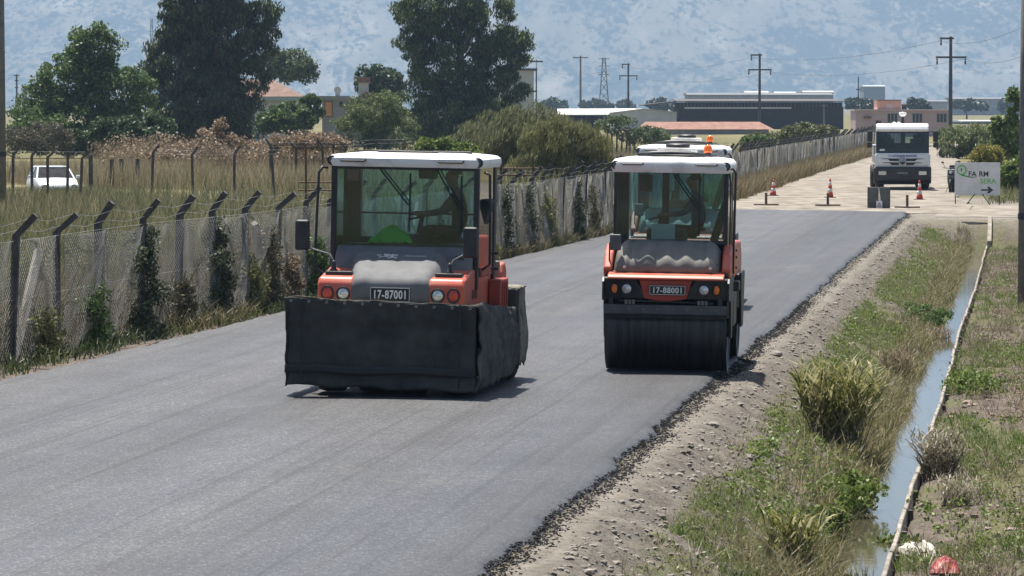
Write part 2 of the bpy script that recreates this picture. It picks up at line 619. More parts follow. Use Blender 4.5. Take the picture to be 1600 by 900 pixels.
def build_road():
    ts_ = np.concatenate([np.arange(18, 80, 0.2), np.arange(80, 147.4, 0.35)])
    rows = []
    for t in ts_:
        ul = np.interp(t, EDGE_L_T, EDGE_L_U) + (float(fbm(t * 0.5, 1.0, 61)) - .47) * 0.22 + (float(vnoise(t * 4, 2.0, 62)) - .5) * 0.06
        ur = -0.05 + (float(fbm(t * 0.45, 5.0, 63)) - .47) * 0.22 + (float(vnoise(t * 3.7, 7.0, 64)) - .5) * 0.08
        row = [(ul - 0.10, t, road_z(ul) - 0.075), (ul, t, float(road_z(ul)) - 0.01)]
        for k in np.linspace(0.004, 0.975, 22):
            u = ul + (ur - ul) * k
            row.append((u, t, float(road_z(u)) + 0.006 * math.sin(u * 2.1 + t * 0.05)))
        row += [(ur - 0.10, t, float(road_z(ur))), (ur - 0.02, t, -0.022), (ur + 0.07, t, -0.09)]
        rows.append([(float(a), float(b_), float(c)) for a, b_, c in row])
    last = [(a, b_ + 0.25 + 0.35 * float(vnoise(a * 1.3, 3.0, 66)), c - 0.075) for a, b_, c in rows[-1]]
    rows.append(last)
    mb = MB().grid(rows)
    o = mb.build('road', asphalt_material(), smooth=True, fix=False)
    o.location = (P0[0], 0, 0); o.rotation_euler = (0, 0, -ALPHA)
    tag(o, kind='structure')
    return o


road = build_road()


def box_tris_rocks(name, pts, smin, smax, m, flat=0.6, power=2.5, kind='stuff', parent=None, n=None):
    """many loose irregular lumps as one mesh (each a distorted octahedron with cut corners)"""
    pts = np.asarray(pts, float); n = len(pts)
    base = np.array([(1, 0, 0), (-1, 0, 0), (0, 1, 0), (0, -1, 0), (0, 0, 1), (0, 0, -1),
                     (.6, .6, .6), (-.6, .6, .6), (.6, -.6, .6), (-.6, -.6, .6), (.6, .6, -.6), (-.6, .6, -.6), (.6, -.6, -.6), (-.6, -.6, -.6)])
    tri = []
    # faces of the tetrakis-like solid: each axis vertex with its four corner neighbours
    cn = {(1, 1, 1): 6, (-1, 1, 1): 7, (1, -1, 1): 8, (-1, -1, 1): 9, (1, 1, -1): 10, (-1, 1, -1): 11, (1, -1, -1): 12, (-1, -1, -1): 13}
    rings = {0: [(1, 1, 1), (1, -1, 1), (1, -1, -1), (1, 1, -1)], 1: [(-1, 1, 1), (-1, 1, -1), (-1, -1, -1), (-1, -1, 1)],
             2: [(1, 1, 1), (1, 1, -1), (-1, 1, -1), (-1, 1, 1)], 3: [(1, -1, 1), (-1, -1, 1), (-1, -1, -1), (1, -1, -1)],
             4: [(1, 1, 1), (-1, 1, 1), (-1, -1, 1), (1, -1, 1)], 5: [(1, 1, -1), (1, -1, -1), (-1, -1, -1), (-1, 1, -1)]}
    for a, ring in rings.items():
        for i in range(4):
            tri.append((a, cn[ring[i]], cn[ring[(i + 1) % 4]]))
    tri = np.array(tri)
    s = smin + (smax - smin) * RNG.random(n) ** power
    V = base[None] * (0.72 + 0.5 * RNG.random((n, 14, 1)))
    sc = np.stack([0.8 + 0.6 * RNG.random(n), 0.8 + 0.6 * RNG.random(n), flat * (0.7 + 0.6 * RNG.random(n))], 1)
    V = V * sc[:, None, :] * s[:, None, None]
    a = RNG.random(n) * 6.283
    ca_, sa_ = np.cos(a)[:, None], np.sin(a)[:, None]
    X = V[:, :, 0] * ca_ - V[:, :, 1] * sa_; Y = V[:, :, 0] * sa_ + V[:, :, 1] * ca_
    V = np.stack([X, Y, V[:, :, 2]], -1) + pts[:, None, :]
    V[:, :, 2] += (s * flat * 0.25)[:, None]
    Tn = (tri[None] + (np.arange(n) * 14)[:, None, None]).reshape(-1, 3)
    me = np_mesh(name, V.reshape(-1, 3), None, Tn)
    o = link(name, me, m, parent)
    if kind: tag(o, kind=kind)
    return o


# ------------------------------------------------------------------ gravel road beyond
def gravel_z(u, t):
    rut = fbm(np.asarray(u) * 0.7, np.asarray(t) * 0.30, 31)
    k = sstep(146.2, 150, t) * sstep(-8.0, -7.2, u) * sstep(3.0, 1.6, u)
    return terrain(u, t) + 0.012 + k * (0.03 + 0.09 * np.clip(rut - .30, 0, 1))


def gz(X, Y):
    u, t = w2ut(X, Y)
    return float(gravel_z(u, t))


gr_t = np.concatenate([np.arange(146.2, 200, 0.5), np.arange(200, 420, 4.0)])
gr_rows = []
for t in gr_t:
    ul = np.interp(t, [146, 173, 330, 420], [-7.2, -7.3, -7.8, -8.0]) + (float(fbm(t * 0.2, 1.0, 71)) - .47) * 0.8
    ur = np.interp(t, [146, 160, 182, 354, 420], [2.2, 1.9, 1.0, -1.8, -2.5]) + (float(fbm(t * 0.2, 9.0, 72)) - .47) * 0.8
    gr_rows.append([(ul + (ur - ul) * k, t) for k in np.linspace(0, 1, 24)])
mb = MB()
P = []
for row in gr_rows:
    r_ = []
    for (u, t) in row:
        X, Y = ut2w(u, t); r_.append((X, Y, float(gravel_z(u, t))))
    P.append(r_)
mb.grid(P)
gravel_m = mat('pale_gravel', (0.135, 0.118, 0.098), 0.95, spec=0.1, vscale=0.9, col2=(0.275, 0.248, 0.213), bump=1.0, bscale=5.0, detail=15, thresh=(.36, .62), stretch=(1, .7, 1))
o = mb.build('gravel_road', gravel_m, smooth=True, fix=False)
tag(o, kind='structure')
# side track of the crossing, going off to the right
mb = MB(); P = []
for k in np.linspace(0, 1, 40):
    u = 1.0 + 46 * k ** 1.3
    t0 = 140.5 - 0.25 * max(0, u - 3) + (float(fbm(u * 0.5, 2.0, 75)) - .47) * 1.2 + 1.3
    t1 = 158.5 - 0.10 * u + (float(fbm(u * 0.5, 8.0, 76)) - .47) * 1.2
    r_ = []
    for q in np.linspace(0, 1, 14):
        t = t0 + (t1 - t0) * q
        X, Y = ut2w(u, t); r_.append((X, Y, float(terrain(u, t)) + 0.010 + 0.012 * math.sin(math.pi * q)))
    P.append(r_)
mb.grid(P)
o = mb.build('side_track', gravel_m, smooth=True, fix=False)
tag(o, kind='structure')

# ------------------------------------------------------------------ ditch: water, concrete channel, culvert
LIP_Z = -0.865
conc = mat('weathered_concrete', (0.17, 0.15, 0.125), 0.9, spec=0.2, vscale=4, col2=(0.36, 0.325, 0.28), bump=0.4, bscale=30)
conc_d = mat('dark_concrete', (0.055, 0.050, 0.045), 0.85, spec=0.2, vscale=3, col2=(0.14, 0.12, 0.10), bump=0.4, bscale=25)  # darker concrete tone for the ribs; in the culvert it paints inside shade


def water_material():
    m = bpy.data.materials.new('ditch_water'); m.use_nodes = True
    t = m.node_tree; N = t.nodes; L = t.links
    b = N['Principled BSDF']
    b.inputs['Base Color'].default_value = (0.060, 0.055, 0.038, 1)
    b.inputs['Roughness'].default_value = 0.04
    b.inputs['IOR'].default_value = 1.33
    tc = N.new('ShaderNodeTexCoord')
    n = N.new('ShaderNodeTexNoise'); n.inputs['Scale'].default_value = 5.0; n.inputs['Detail'].default_value = 3
    L.new(tc.outputs['Object'], n.inputs['Vector'])
    bp = N.new('ShaderNodeBump'); bp.inputs['Strength'].default_value = 0.05; bp.inputs['Distance'].default_value = 0.02
    L.new(n.outputs['Fac'], bp.inputs['Height']); L.new(bp.outputs['Normal'], b.inputs['Normal'])
    return m


mb = MB(); P = []
for t in np.arange(22, 141.5, 0.5):
    P.append([(*ut2w(u, t), -0.965) for u in (1.9, 2.2, 2.5, 2.80)])
mb.grid(P)
o = mb.build('ditch_water', water_material(), smooth=True, fix=False); tag(o, kind='structure')

ch = thing('ditch_channel', 'low concrete edging along the far side of the water ditch', 'channel', (*ut2w(2.78, 26), -1.25), 0)
ch_in = Matrix.Translation(-Vector(ch.location))


def lip_u(t):
    return 2.80 + 0.02 * math.sin(t * 0.13) + (float(vnoise(t * 0.2, 0.0, 81)) - .5) * 0.03


seg = 2.4
t = 26.0
while t < 138.5:
    mb = MB()
    t1 = t + seg - 0.03
    j = (rnd.random() - .5) * 0.02
    P = []
    for q in np.linspace(0, 1, 7):
        tt = t + (t1 - t) * q
        u = lip_u(tt) + j
        zt = LIP_Z + j * 0.6 + (float(vnoise(tt * 2.2, 4.0, 83)) - .5) * 0.03
        P.append([(*ut2w(u, tt), -1.24), (*ut2w(u - .004, tt), zt - 0.01), (*ut2w(u + 0.008, tt), zt), (*ut2w(u + 0.036, tt), zt - 0.004), (*ut2w(u + 0.044, tt), zt - 0.015), (*ut2w(u + 0.050, tt), -1.24)])
    mb.grid(P, closed=True)
    n_ = len(P[0])
    mb.f.append(tuple(range(n_ - 1, -1, -1))); mb.f.append(tuple(range(len(mb.v) - n_, len(mb.v))))
    mb.v = [tuple(ch_in @ Vector(p)) for p in mb.v]
    mb.build('slab', conc, ch)
    # rib at the joint, on the field side
    mb = MB()
    u = lip_u(t) + j
    a = Matrix.Translation((*ut2w(u + 0.078, t + 0.1), -1.04)) @ Matrix.Rotation(-ALPHA, 4, 'Z')
    mb.box(-0.03, 0.03, -0.05, 0.05, -0.16, 0.135, ch_in @ a)
    mb.build('rib', conc_d, ch, bev=0.008)
    t += seg

# culvert mouth where the ditch goes under the crossing
cv = thing('culvert', 'concrete culvert mouth, shade painted inside, where the ditch runs under the crossing', 'culvert', (*ut2w(2.4, 138.6), -1.25), -ALPHA)
MB().box(-0.62, -0.42, -0.15, 0.9, 0, 1.12).box(-0.42, 0.42, -0.15, 0.9, 0.92, 1.12).build('headwall', conc, cv, bev=0.02)
MB().prism([(-1.6, 0.0), (-1.6, 0.55), (-0.15, 1.3), (0.9, 1.3), (0.9, 0.0)], 0.42, 0.56, 'x').build('wing_wall', conc, cv, bev=0.02)
MB().box(-0.42, 0.42, 0.55, 0.9, 0, 0.92).build('tunnel_shade', conc_d, cv)  # dark block closing the mouth, its colour stands for the shade inside
# ================================================================== shared paints
orange = mat('orange_paint', (0.50, 0.082, 0.045), 0.45, vscale=2.2, coat=0.12, rvar=0.18, col2=(0.46, 0.15, 0.10), detail=12, thresh=(.42, .72), bump=.05)
orange_d = mat('dull_red_paint', (0.30, 0.045, 0.03), 0.5, var=0.18, vscale=5)
grey_p = mat('grey_plastic', (0.115, 0.118, 0.125), 0.78, spec=0.25, vscale=3, col2=(0.165, 0.168, 0.175), rvar=0.08)
grey_w = mat('warm_grey_plastic', (0.14, 0.136, 0.122), 0.6, vscale=3, col2=(0.20, 0.192, 0.172), rvar=0.1)
white_p = mat('white_paint', (0.46, 0.45, 0.42), 0.45, vscale=2.5, col2=(0.76, 0.76, 0.75), rvar=0.15, detail=12, thresh=(.30, .48))
black_p = mat('black_plastic', (0.012, 0.013, 0.015), 0.5, vscale=5, col2=(0.03, 0.032, 0.036))
dark_s = mat('dark_steel', (0.022, 0.024, 0.028), 0.5, metal=0.3, vscale=5, col2=(0.05, 0.052, 0.058))
drum_m = mat('drum_steel', (0.030, 0.032, 0.037), 0.42, metal=0.75, vscale=2.5, col2=(0.075, 0.08, 0.088), stretch=(6, .5, .5), rvar=0.1)
rubber = mat('tyre_rubber', (0.012, 0.012, 0.013), 0.8, vscale=8, col2=(0.035, 0.034, 0.033), bump=0.3, bscale=60)
lamp_c = mat('clear_lamp', (0.45, 0.45, 0.44), 0.12, metal=0.5, vscale=25, col2=(0.8, 0.8, 0.8))
lamp_a = mat('amber_lamp', (0.75, 0.16, 0.02), 0.2, vscale=25, col2=(0.9, 0.25, 0.04))
lamp_r = mat('red_lamp', (0.40, 0.035, 0.02), 0.2, vscale=25, col2=(0.55, 0.07, 0.04))
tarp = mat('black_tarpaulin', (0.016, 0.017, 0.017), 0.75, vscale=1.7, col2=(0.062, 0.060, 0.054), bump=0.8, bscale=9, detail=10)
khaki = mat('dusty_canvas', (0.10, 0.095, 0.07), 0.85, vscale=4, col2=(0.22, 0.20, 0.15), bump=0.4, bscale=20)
plate_k = mat('black_plate', (0.008, 0.009, 0.012), 0.4, vscale=10)
plate_w = mat('plate_lettering', (0.72, 0.72, 0.70), 0.5, vscale=20)
cab_glass = glass_mat('tinted_cab_glass', (0.74, 0.89, 0.91), dirt=0.05)
truck_glass = glass_mat('truck_glass', (0.72, 0.80, 0.82), dirt=0.03)
seat_m = mat('seat_cloth', (0.012, 0.013, 0.016), 0.85, vscale=8, col2=(0.03, 0.03, 0.034))
paper = mat('white_paper', (0.62, 0.64, 0.63), 0.8, vscale=3, col2=(0.74, 0.75, 0.74))
lime = mat('lime_cloth', (0.05, 0.50, 0.03), 0.8, vscale=5, col2=(0.12, 0.75, 0.06), bump=0.6, bscale=10)
skin_m = mat('skin', (0.20, 0.105, 0.07), 0.6, vscale=6, col2=(0.28, 0.15, 0.10))
hair_m = mat('dark_hair', (0.010, 0.008, 0.007), 0.7, vscale=20, col2=(0.03, 0.025, 0.02))


def wheel(parent, x, y, r, wdt, rimr, name='wheel'):
    """a tyre with rounded shoulders and its rim, axis along x"""
    o = bpy.data.objects.new(name, None); C.objects.link(o); o.parent = parent; o.location = (x, y, r)
    h = wdt / 2
    MB().lathe([(rimr, -h * .8), (r * .86, -h), (r * .97, -h * .86), (r, -h * .55), (r, h * .55), (r * .97, h * .86), (r * .86, h), (rimr, h * .8)], 28, 'x').build('tyre', rubber, o, smooth=True)
    MB().lathe([(0.001, -h * .35), (rimr * .45, -h * .4), (rimr * .9, -h * .6), (rimr * 1.01, -h * .78), (rimr * 1.01, h * .78), (rimr * .9, h * .6), (rimr * .45, h * .4), (0.001, h * .35)], 20, 'x').build('rim', dark_s, o, smooth=True)
    return o


def lamp(parent, c, r, m, name='lamp', rz=1.0, ring=True):
    o = MB().lathe([(0.001, -0.02), (r * .6, -0.017), (r, 0.0), (r, 0.03)], 18, 'y').build(name, m, parent, smooth=True)
    o.location = c; o.scale = (1, 1, rz)
    if ring:
        MB().lathe([(r * 1.0, -0.006), (r * 1.18, -0.008), (r * 1.2, 0.03), (r * 1.0, 0.03), (r * 1.0, -0.006)], 18, 'y').build('bezel', dark_s, o, smooth=True)
    return o


def plate(parent, c, wd, ht, text, tilt=0.0):
    o = MB().box(-wd / 2, wd / 2, -0.008, 0.008, -ht / 2, ht / 2).build('number_plate', plate_k, parent, bev=0.004)
    o.location = c; o.rotation_euler = (tilt, 0, 0)
    text_mesh('lettering', text, ht * 0.80, plate_w, o, (0, -0.0095, -0.004), FRONT, bold=0.003, space=1.08, fit=wd * 0.78)
    b = MB(); e = 0.006
    for x0, x1, z0, z1 in ((-wd / 2 + e, wd / 2 - e, ht / 2 - 2 * e, ht / 2 - e), (-wd / 2 + e, wd / 2 - e, -ht / 2 + e, -ht / 2 + 2 * e),
                           (-wd / 2 + e, -wd / 2 + 2 * e, -ht / 2 + e, ht / 2 - e), (wd / 2 - 2 * e, wd / 2 - e, -ht / 2 + e, ht / 2 - e)):
        b.box(x0, x1, -0.0105, -0.0085, z0, z1)
    b.build('plate_border', plate_w, o)
    return o


def rounded_roof(parent, x0, x1, y0, y1, z0, z1, m):
    """cab roof: a slab with a crowned top and rounded rim"""
    prof = [(0.0, 0.0), (-0.02, 0.35), (-0.012, 0.7), (0.03, 0.93), (0.10, 1.0)]
    rows = []
    def ring(ins, zz, rad):
        pts = []
        a0, a1, b0, b1 = x0 + ins, x1 - ins, y0 + ins, y1 - ins
        for (cx, cy, s) in ((a1 - rad, b0 + rad, -90), (a1 - rad, b1 - rad, 0), (a0 + rad, b1 - rad, 90), (a0 + rad, b0 + rad, 180)):
            for k in range(5):
                a = R(s + k * 22.5)
                pts.append((cx + rad * math.cos(a), cy + rad * math.sin(a), zz))
        return pts
    rows.append(ring(0.06, z0 - 0.004, 0.06))
    for ins, f in prof:
        rows.append(ring(ins, z0 + (z1 - z0) * f, 0.10))
    rows.append(ring(0.35, z1 + 0.025, 0.10))
    mb = MB(); mb.grid(rows, closed=True)
    n = len(rows[0])
    mb.f.append(tuple(range(n - 1, -1, -1)))
    mb.f.append(tuple(range((len(rows) - 1) * n, len(rows) * n)))
    o = mb.build('roof', m, parent); autosmooth(o, 40)
    return o


def pane(parent, quad, m, name='window', t=0.006):
    """glass pane from four corners"""
    q = [Vector(p) for p in quad]
    n = (q[1] - q[0]).cross(q[2] - q[0]).normalized() * t / 2
    mb = MB(); mb.add([p + n for p in q] + [p - n for p in q], [(0, 1, 2, 3), (7, 6, 5, 4), (0, 4, 5, 1), (1, 5, 6, 2), (2, 6, 7, 3), (3, 7, 4, 0)])
    return mb.build(name, m, parent)


def operator(name, label, loc, shirt, trousers, rz=0.0, reach=0.42, head_turn=0.0, hair=True, scale=1.0):
    """seated person facing -x, hips at the origin, arms out to a wheel; one continuous skinned body"""
    J = {}
    V = []; E = []; Rr = []

    def v(p, r, prev=None):
        V.append(p); Rr.append(r if isinstance(r, tuple) else (r, r))
        i = len(V) - 1
        if prev is not None: E.append((prev, i))
        return i
    pel = v((0, 0, 0.0), (0.15, 0.13))
    wst = v((0.02, 0, 0.17), (0.14, 0.115), pel)
    che = v((0.0, 0, 0.36), (0.17, 0.125), wst)
    ubk = v((-0.02, 0, 0.47), (0.14, 0.11), che)
    nck = v((-0.045, 0, 0.57), (0.058, 0.058), ubk)
    nk2 = v((-0.06, 0, 0.62), (0.055, 0.055), nck)
    hd1 = v((-0.08, 0, 0.68), (0.085, 0.072), nk2)
    hd2 = v((-0.075, 0, 0.76), (0.102, 0.08), hd1)
    hd3 = v((-0.06, 0, 0.83), (0.075, 0.064), hd2)
    nose = v((-0.175, 0, 0.725), (0.018, 0.015), hd2)
    for s in (-1, 1):
        sh = v((-0.02, s * 0.19, 0.47), (0.068, 0.068), ubk)
        el = v((-0.20, s * 0.25, 0.27), (0.050, 0.050), sh)
        wr = v((-reach, s * 0.17, 0.24), (0.033, 0.030), el)
        pm = v((-reach - 0.06, s * 0.16, 0.25), (0.022, 0.036), wr)
        for k, (dy, ln) in enumerate(((-0.030, .072), (-0.010, .082), (0.010, .078), (0.030, .062))):
            f1 = v((-reach - 0.06 - ln * .55, s * 0.16 + dy, 0.258), 0.0095, pm)
            v((-reach - 0.06 - ln * .75, s * 0.16 + dy, 0.225), 0.008, f1)
        th = v((-reach - 0.075, s * 0.16 - s * 0.05, 0.235), 0.010, pm)
        v((-reach - 0.105, s * 0.16 - s * 0.058, 0.222), 0.008, th)
        hp = v((-0.06, s * 0.10, -0.01), (0.098, 0.098), pel)
        kn = v((-0.45, s * 0.14, 0.05), (0.066, 0.066), hp)
        an = v((-0.52, s * 0.14, -0.36), (0.042, 0.042), kn)
        v((-0.66, s * 0.15, -0.41), (0.045, 0.032), an)
    me = bpy.data.meshes.new(name); me.from_pydata(V, E, []); me.update()
    tmp = bpy.data.objects.new('tmp', me); C.objects.link(tmp)
    tmp.modifiers.new('skin', 'SKIN')
    for i, sv in enumerate(me.skin_vertices[0].data):
        sv.radius = Rr[i]; sv.use_root = (i == 0)
    sb = tmp.modifiers.new('sub', 'SUBSURF'); sb.levels = 1; sb.render_levels = 1
    dg = bpy.context.evaluated_depsgraph_get()
    m2 = bpy.data.meshes.new_from_object(tmp.evaluated_get(dg))
    bpy.data.objects.remove(tmp)
    m2.materials.clear()
    for m in (shirt, trousers, skin_m): m2.materials.append(m)
    for p in m2.polygons:
        c = p.center; p.use_smooth = True
        if c.z > 0.585 or (c.x < -reach + 0.14 and c.z > 0.15): p.material_index = 2
        elif c.z < 0.09 : p.material_index = 1
        else: p.material_index = 0
    o = bpy.data.objects.new(name, m2); C.objects.link(o)
    o.location = loc; o.rotation_euler = (0, 0, rz); o.scale = (scale,) * 3
    tag(o, label, 'person')
    if hair:
        h = MB()
        rows = []
        for i in range(7):
            th = R(8 + i * 15)
            row = []
            for k in range(14):
                a = 2 * math.pi * k / 14
                rr = 1.0 + 0.05 * math.sin(3 * a + i)
                drop = 1.0 if math.cos(a) > -0.35 else max(0.35, 1 - 0.16 * i)
                row.append((-0.062 + 0.112 * rr * math.sin(th * drop) * math.cos(a), 0.092 * rr * math.sin(th * drop) * math.sin(a), 0.765 + 0.125 * math.cos(th * drop)))
            rows.append(row)
        h.grid(rows, closed=True); h.f.append(tuple(range(13, -1, -1)))
        h.build('hair', hair_m, o, smooth=True, solid=0.006)
        for s in (-1, 1):
            MB().ball((-0.06, s * 0.085, 0.735), 0.022, 0.011, 0.034).build('ear', skin_m, o, smooth=True)
        for s in (-1, 1):
            MB().ball((-0.158, s * 0.034, 0.762), 0.010, 0.015, 0.009, 8, 6).build('eye', hair_m, o, smooth=True)
    return o


def seat(parent, x, y, z, rz=0.0):
    o = bpy.data.objects.new('seat', None); C.objects.link(o); o.parent = parent
    o.location = (x, y, z); o.rotation_euler = (0, 0, rz)
    MB().box(-0.50, 0.10, -0.24, 0.24, -0.25, -0.13).build('cushion', seat_m, o, bev=0.04, seg=3)
    M = Matrix.Translation((0.15, 0, -0.12)) @ Matrix.Rotation(R(17), 4, 'Y')
    MB().box(0.0, 0.10, -0.23, 0.23, 0.0, 0.62, M).build('backrest', seat_m, o, bev=0.045, seg=3)
    MB().box(-0.3, 0.0, -0.16, 0.16, -0.62, -0.25).build('pedestal', black_p, o, bev=0.02)
    MB().box(-0.28, 0.10, -0.31, -0.25, 0.03, 0.09).build('armrest', seat_m, o, bev=0.02)
    return o


def wiper(parent, base, tip, blade0, blade1, off=0.03):
    o = bpy.data.objects.new('wiper', None); C.objects.link(o); o.parent = parent
    b = Vector(base); t = Vector(tip)
    MB().tube([b, t], 0.011, 6).tube([b + Vector((0.045, 0, 0)), t + Vector((0.035, 0, 0.02))], 0.008, 6).build('arm', black_p, o)
    MB().tube([blade0, blade1], 0.013, 6).build('blade', black_p, o)
    return o


def round_mirror(parent, c, wd, ht, foot, name='mirror'):
    """boxy mirror head on a bent arm"""
    o = bpy.data.objects.new(name, None); C.objects.link(o); o.parent = parent
    c = Vector(c); f = Vector(foot)
    MB().box(c.x - wd / 2, c.x + wd / 2, c.y - 0.04, c.y + 0.05, c.z - ht / 2, c.z + ht / 2).build('housing', black_p, o, bev=0.035, seg=3)
    s = 1 if f.x > c.x else -1
    e = Vector((c.x + s * wd / 2, c.y + 0.01, c.z - ht * 0.42))
    m_ = Vector((f.x - s * 0.05, f.y, e.z - 0.06)); m2 = Vector((f.x, f.y, e.z - 0.16))
    MB().tube([e - Vector((s * 0.05, 0, 0)), e, m_, m2, f], 0.013, 8).build('arm', grey_p, o, smooth=True)
    MB().lathe([(0.055, 0), (0.055, 0.05), (0.035, 0.06), (0.03, 0.13), (0.02, 0.16), (0.001, 0.165)], 12, 'z', (f.x, f.y, f.z - 0.02)).build('mount', black_p, o, smooth=True)
    return o


def cloth_panel(f, nu, nv, seed, amp):
    """grid of points from f(u, v) -> (point, outward normal) with wrinkles"""
    P = []
    for j in range(nv + 1):
        row = []
        for i in range(nu + 1):
            p, n = f(i / nu, j / nv)
            w_ = (float(fbm(i * 0.35, j * 0.22, seed, 3)) - 0.44) * 2 + 0.6 * (float(fbm(i * 0.12 + j * .05, j * 0.6, seed + 5, 2)) - 0.37)
            row.append(tuple(Vector(p) + Vector(n) * w_ * amp))
        P.append(row)
    return P


# ================================================================== rubber-tyred roller
def build_tyre_roller():
    D0 = 51.8
    X0 = (601 - 800) * D0 / F_PX
    rt = thing('pneumatic_tyre_roller', 'orange and grey rubber-tyred roller with black tarpaulin skirt, number plate 17-87001', 'road roller',
               (X0, D0, 0.0), R(-7.4), ry=R(1.0))
    u_, t_ = w2ut(X0, D0)
    rt.location.z = float(road_z(u_)) + 0.008
    hull = dark_s
    # wheels, four in front and four behind
    for x in (-0.78, -0.26, 0.26, 0.78): wheel(rt, x, 0.75, 0.48, 0.36, 0.26)
    for x in (-0.96, -0.48, 0.48, 0.96): wheel(rt, x, 3.95, 0.48, 0.36, 0.26)
    MB().box(-0.95, 0.95, 0.66, 0.84, 0.40, 0.58).build('front_axle', dark_s, rt, bev=0.02)
    MB().box(-0.95, 0.95, 3.86, 4.04, 0.40, 0.58).build('rear_axle', dark_s, rt, bev=0.02)
    MB().prism([(0.42, 1.0), (0.42, 1.2), (4.5, 1.3), (4.5, 0.6), (3.3, 0.55), (3.1, 0.4), (1.5, 0.4), (1.35, 0.75)], -0.55, 0.55, 'x').build('chassis', hull, rt, bev=0.03)
    # skirt: front curtain, side curtains, rear box
    def ff(u, v):
        x = -1.27 + 2.40 * u
        zt = 1.215 - 0.055 * u; zb = 0.115 - 0.035 * u + 0.014 * math.sin(u * 19)
        return (x + (v - .5) * -0.05 * (1 - u), 0.0 + 0.05 * math.sin(v * 3.1), zb + (zt - zb) * v), (0, -1, 0)
    sk = MB().grid(cloth_panel(ff, 60, 28, 101, 0.045)).build('front_curtain', tarp, rt, smooth=True, solid=0.012)
    MB().grid([[(-1.27 + 2.40 * i / 30, -0.035 + 0.004 * math.sin(i), 0.27 + k * 0.035 + 0.012 * math.sin(i * .4)) for i in range(31)] for k in range(4)]).build('seam_band', mat('tarp_band', (0.016, 0.017, 0.018), 0.65), sk, smooth=True, solid=0.008)
    for x in (-1.06, 0.93):
        MB().box(x - 0.012, x + 0.012, -0.040, -0.030, 0.13, 1.17).build('seam', mat('tarp_band', (0.016, 0.017, 0.018), 0.65), sk)
    for k in range(11):
        MB().lathe([(0.010, -0.004), (0.020, -0.006), (0.020, 0.004), (0.010, 0.004), (0.010, -0.004)], 10, 'y', (-1.2 + 0.226 * k, -0.045, 1.175 - 0.0052 * k)).build('eyelet', grey_w, sk)
    for (xa, xb, za, zb_) in ():
        MB().grid([[(xa + (xb - xa) * i / 6, -0.046 - 0.004 * math.sin(i * 1.3 + j), za + (zb_ - za) * j / 5 + 0.006 * math.sin(i * 2.1)) for i in range(7)] for j in range(6)]).build('patch', mat('tarp_patch', (0.030, 0.031, 0.030), 0.8, vscale=4, col2=(0.07, 0.068, 0.06), bump=.5), sk, smooth=True, solid=0.006)
    def fr_(u, v):
        y = 0.0 + 3.95 * u
        zt = 1.16 - 0.20 * u + 0.05 * math.exp(-((u - 0.15) / .12) ** 2)
        zb = 0.07 + 0.04 * u + 0.20 * max(0, u - 0.8) / 0.2 * (0.5 + 0.5 * math.sin(u * 90))
        return (1.135 + 0.05 * math.sin(v * 3.1) + 0.03 * u, y, zb + (zt - zb) * v), (1, 0, 0)
    MB().grid(cloth_panel(fr_, 70, 26, 131, 0.070)).build('side_curtain', tarp, rt, smooth=True, solid=0.012)
    def fl_(u, v):
        y = 0.0 + 3.95 * u; zt = 1.21 - 0.2 * u; zb = 0.10 + 0.04 * u
        return (-1.275 + 0.03 * u, y, zb + (zt - zb) * v), (-1, 0, 0)
    MB().grid(cloth_panel(fl_, 50, 20, 151, 0.035)).build('side_curtain', tarp, rt, smooth=True, solid=0.012)
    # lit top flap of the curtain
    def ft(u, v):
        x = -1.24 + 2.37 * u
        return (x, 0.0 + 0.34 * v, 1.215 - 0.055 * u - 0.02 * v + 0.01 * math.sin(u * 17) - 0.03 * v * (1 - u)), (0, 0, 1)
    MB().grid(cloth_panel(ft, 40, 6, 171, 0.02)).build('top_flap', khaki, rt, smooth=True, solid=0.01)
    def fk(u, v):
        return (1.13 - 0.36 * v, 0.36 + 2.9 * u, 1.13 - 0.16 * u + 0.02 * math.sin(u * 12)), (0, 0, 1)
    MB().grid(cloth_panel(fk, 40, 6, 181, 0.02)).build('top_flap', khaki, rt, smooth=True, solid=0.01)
    def fb(u, v):
        y = 3.55 + 0.75 * u
        return (1.215 + 0.03 * math.sin(v * 5), y, 0.16 + 0.10 * abs(math.sin(u * 9)) * (1 - v) + (1.23 - 0.16) * v), (1, 0, 0)
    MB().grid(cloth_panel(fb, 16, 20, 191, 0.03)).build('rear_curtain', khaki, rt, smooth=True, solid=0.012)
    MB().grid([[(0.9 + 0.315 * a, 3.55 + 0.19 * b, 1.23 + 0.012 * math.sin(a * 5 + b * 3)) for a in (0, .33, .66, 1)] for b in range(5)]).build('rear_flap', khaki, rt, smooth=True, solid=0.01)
    def fb2(u, v):
        return (0.85 + 0.365 * u, 3.55, 0.16 + 1.06 * v), (0, -1, 0)
    MB().grid(cloth_panel(fb2, 8, 12, 195, 0.02)).build('rear_curtain', tarp, rt, smooth=True, solid=0.012)
    # orange fenders with lamps
    for s in (-1, 1):
        fe = MB().prism([(0.30, 1.05), (0.30, 1.38), (0.36, 1.46), (1.15, 1.56), (3.0, 1.60), (3.0, 1.05)], s * 0.47, s * 0.93, 'x').build('fender', orange, rt, bev=0.035, seg=3)
        lamp(fe, (s * 0.80, 0.295, 1.262), 0.072, lamp_r, 'indicator', 1.15)
        lamp(fe, (s * 0.60, 0.295, 1.258), 0.078, lamp_c, 'headlight')
        pm_ = MB().box(s * 0.70 - 0.17, s * 0.70 + 0.17, 0.52, 0.72, 1.475, 1.53).build('ledge', black_p, fe, bev=0.01)
    for y in (1.5, 2.0, 2.5):
        MB().cyl((0.932, y, 1.45), 0.02, 0.012, 'x', 10).build('bolt', dark_s, rt)
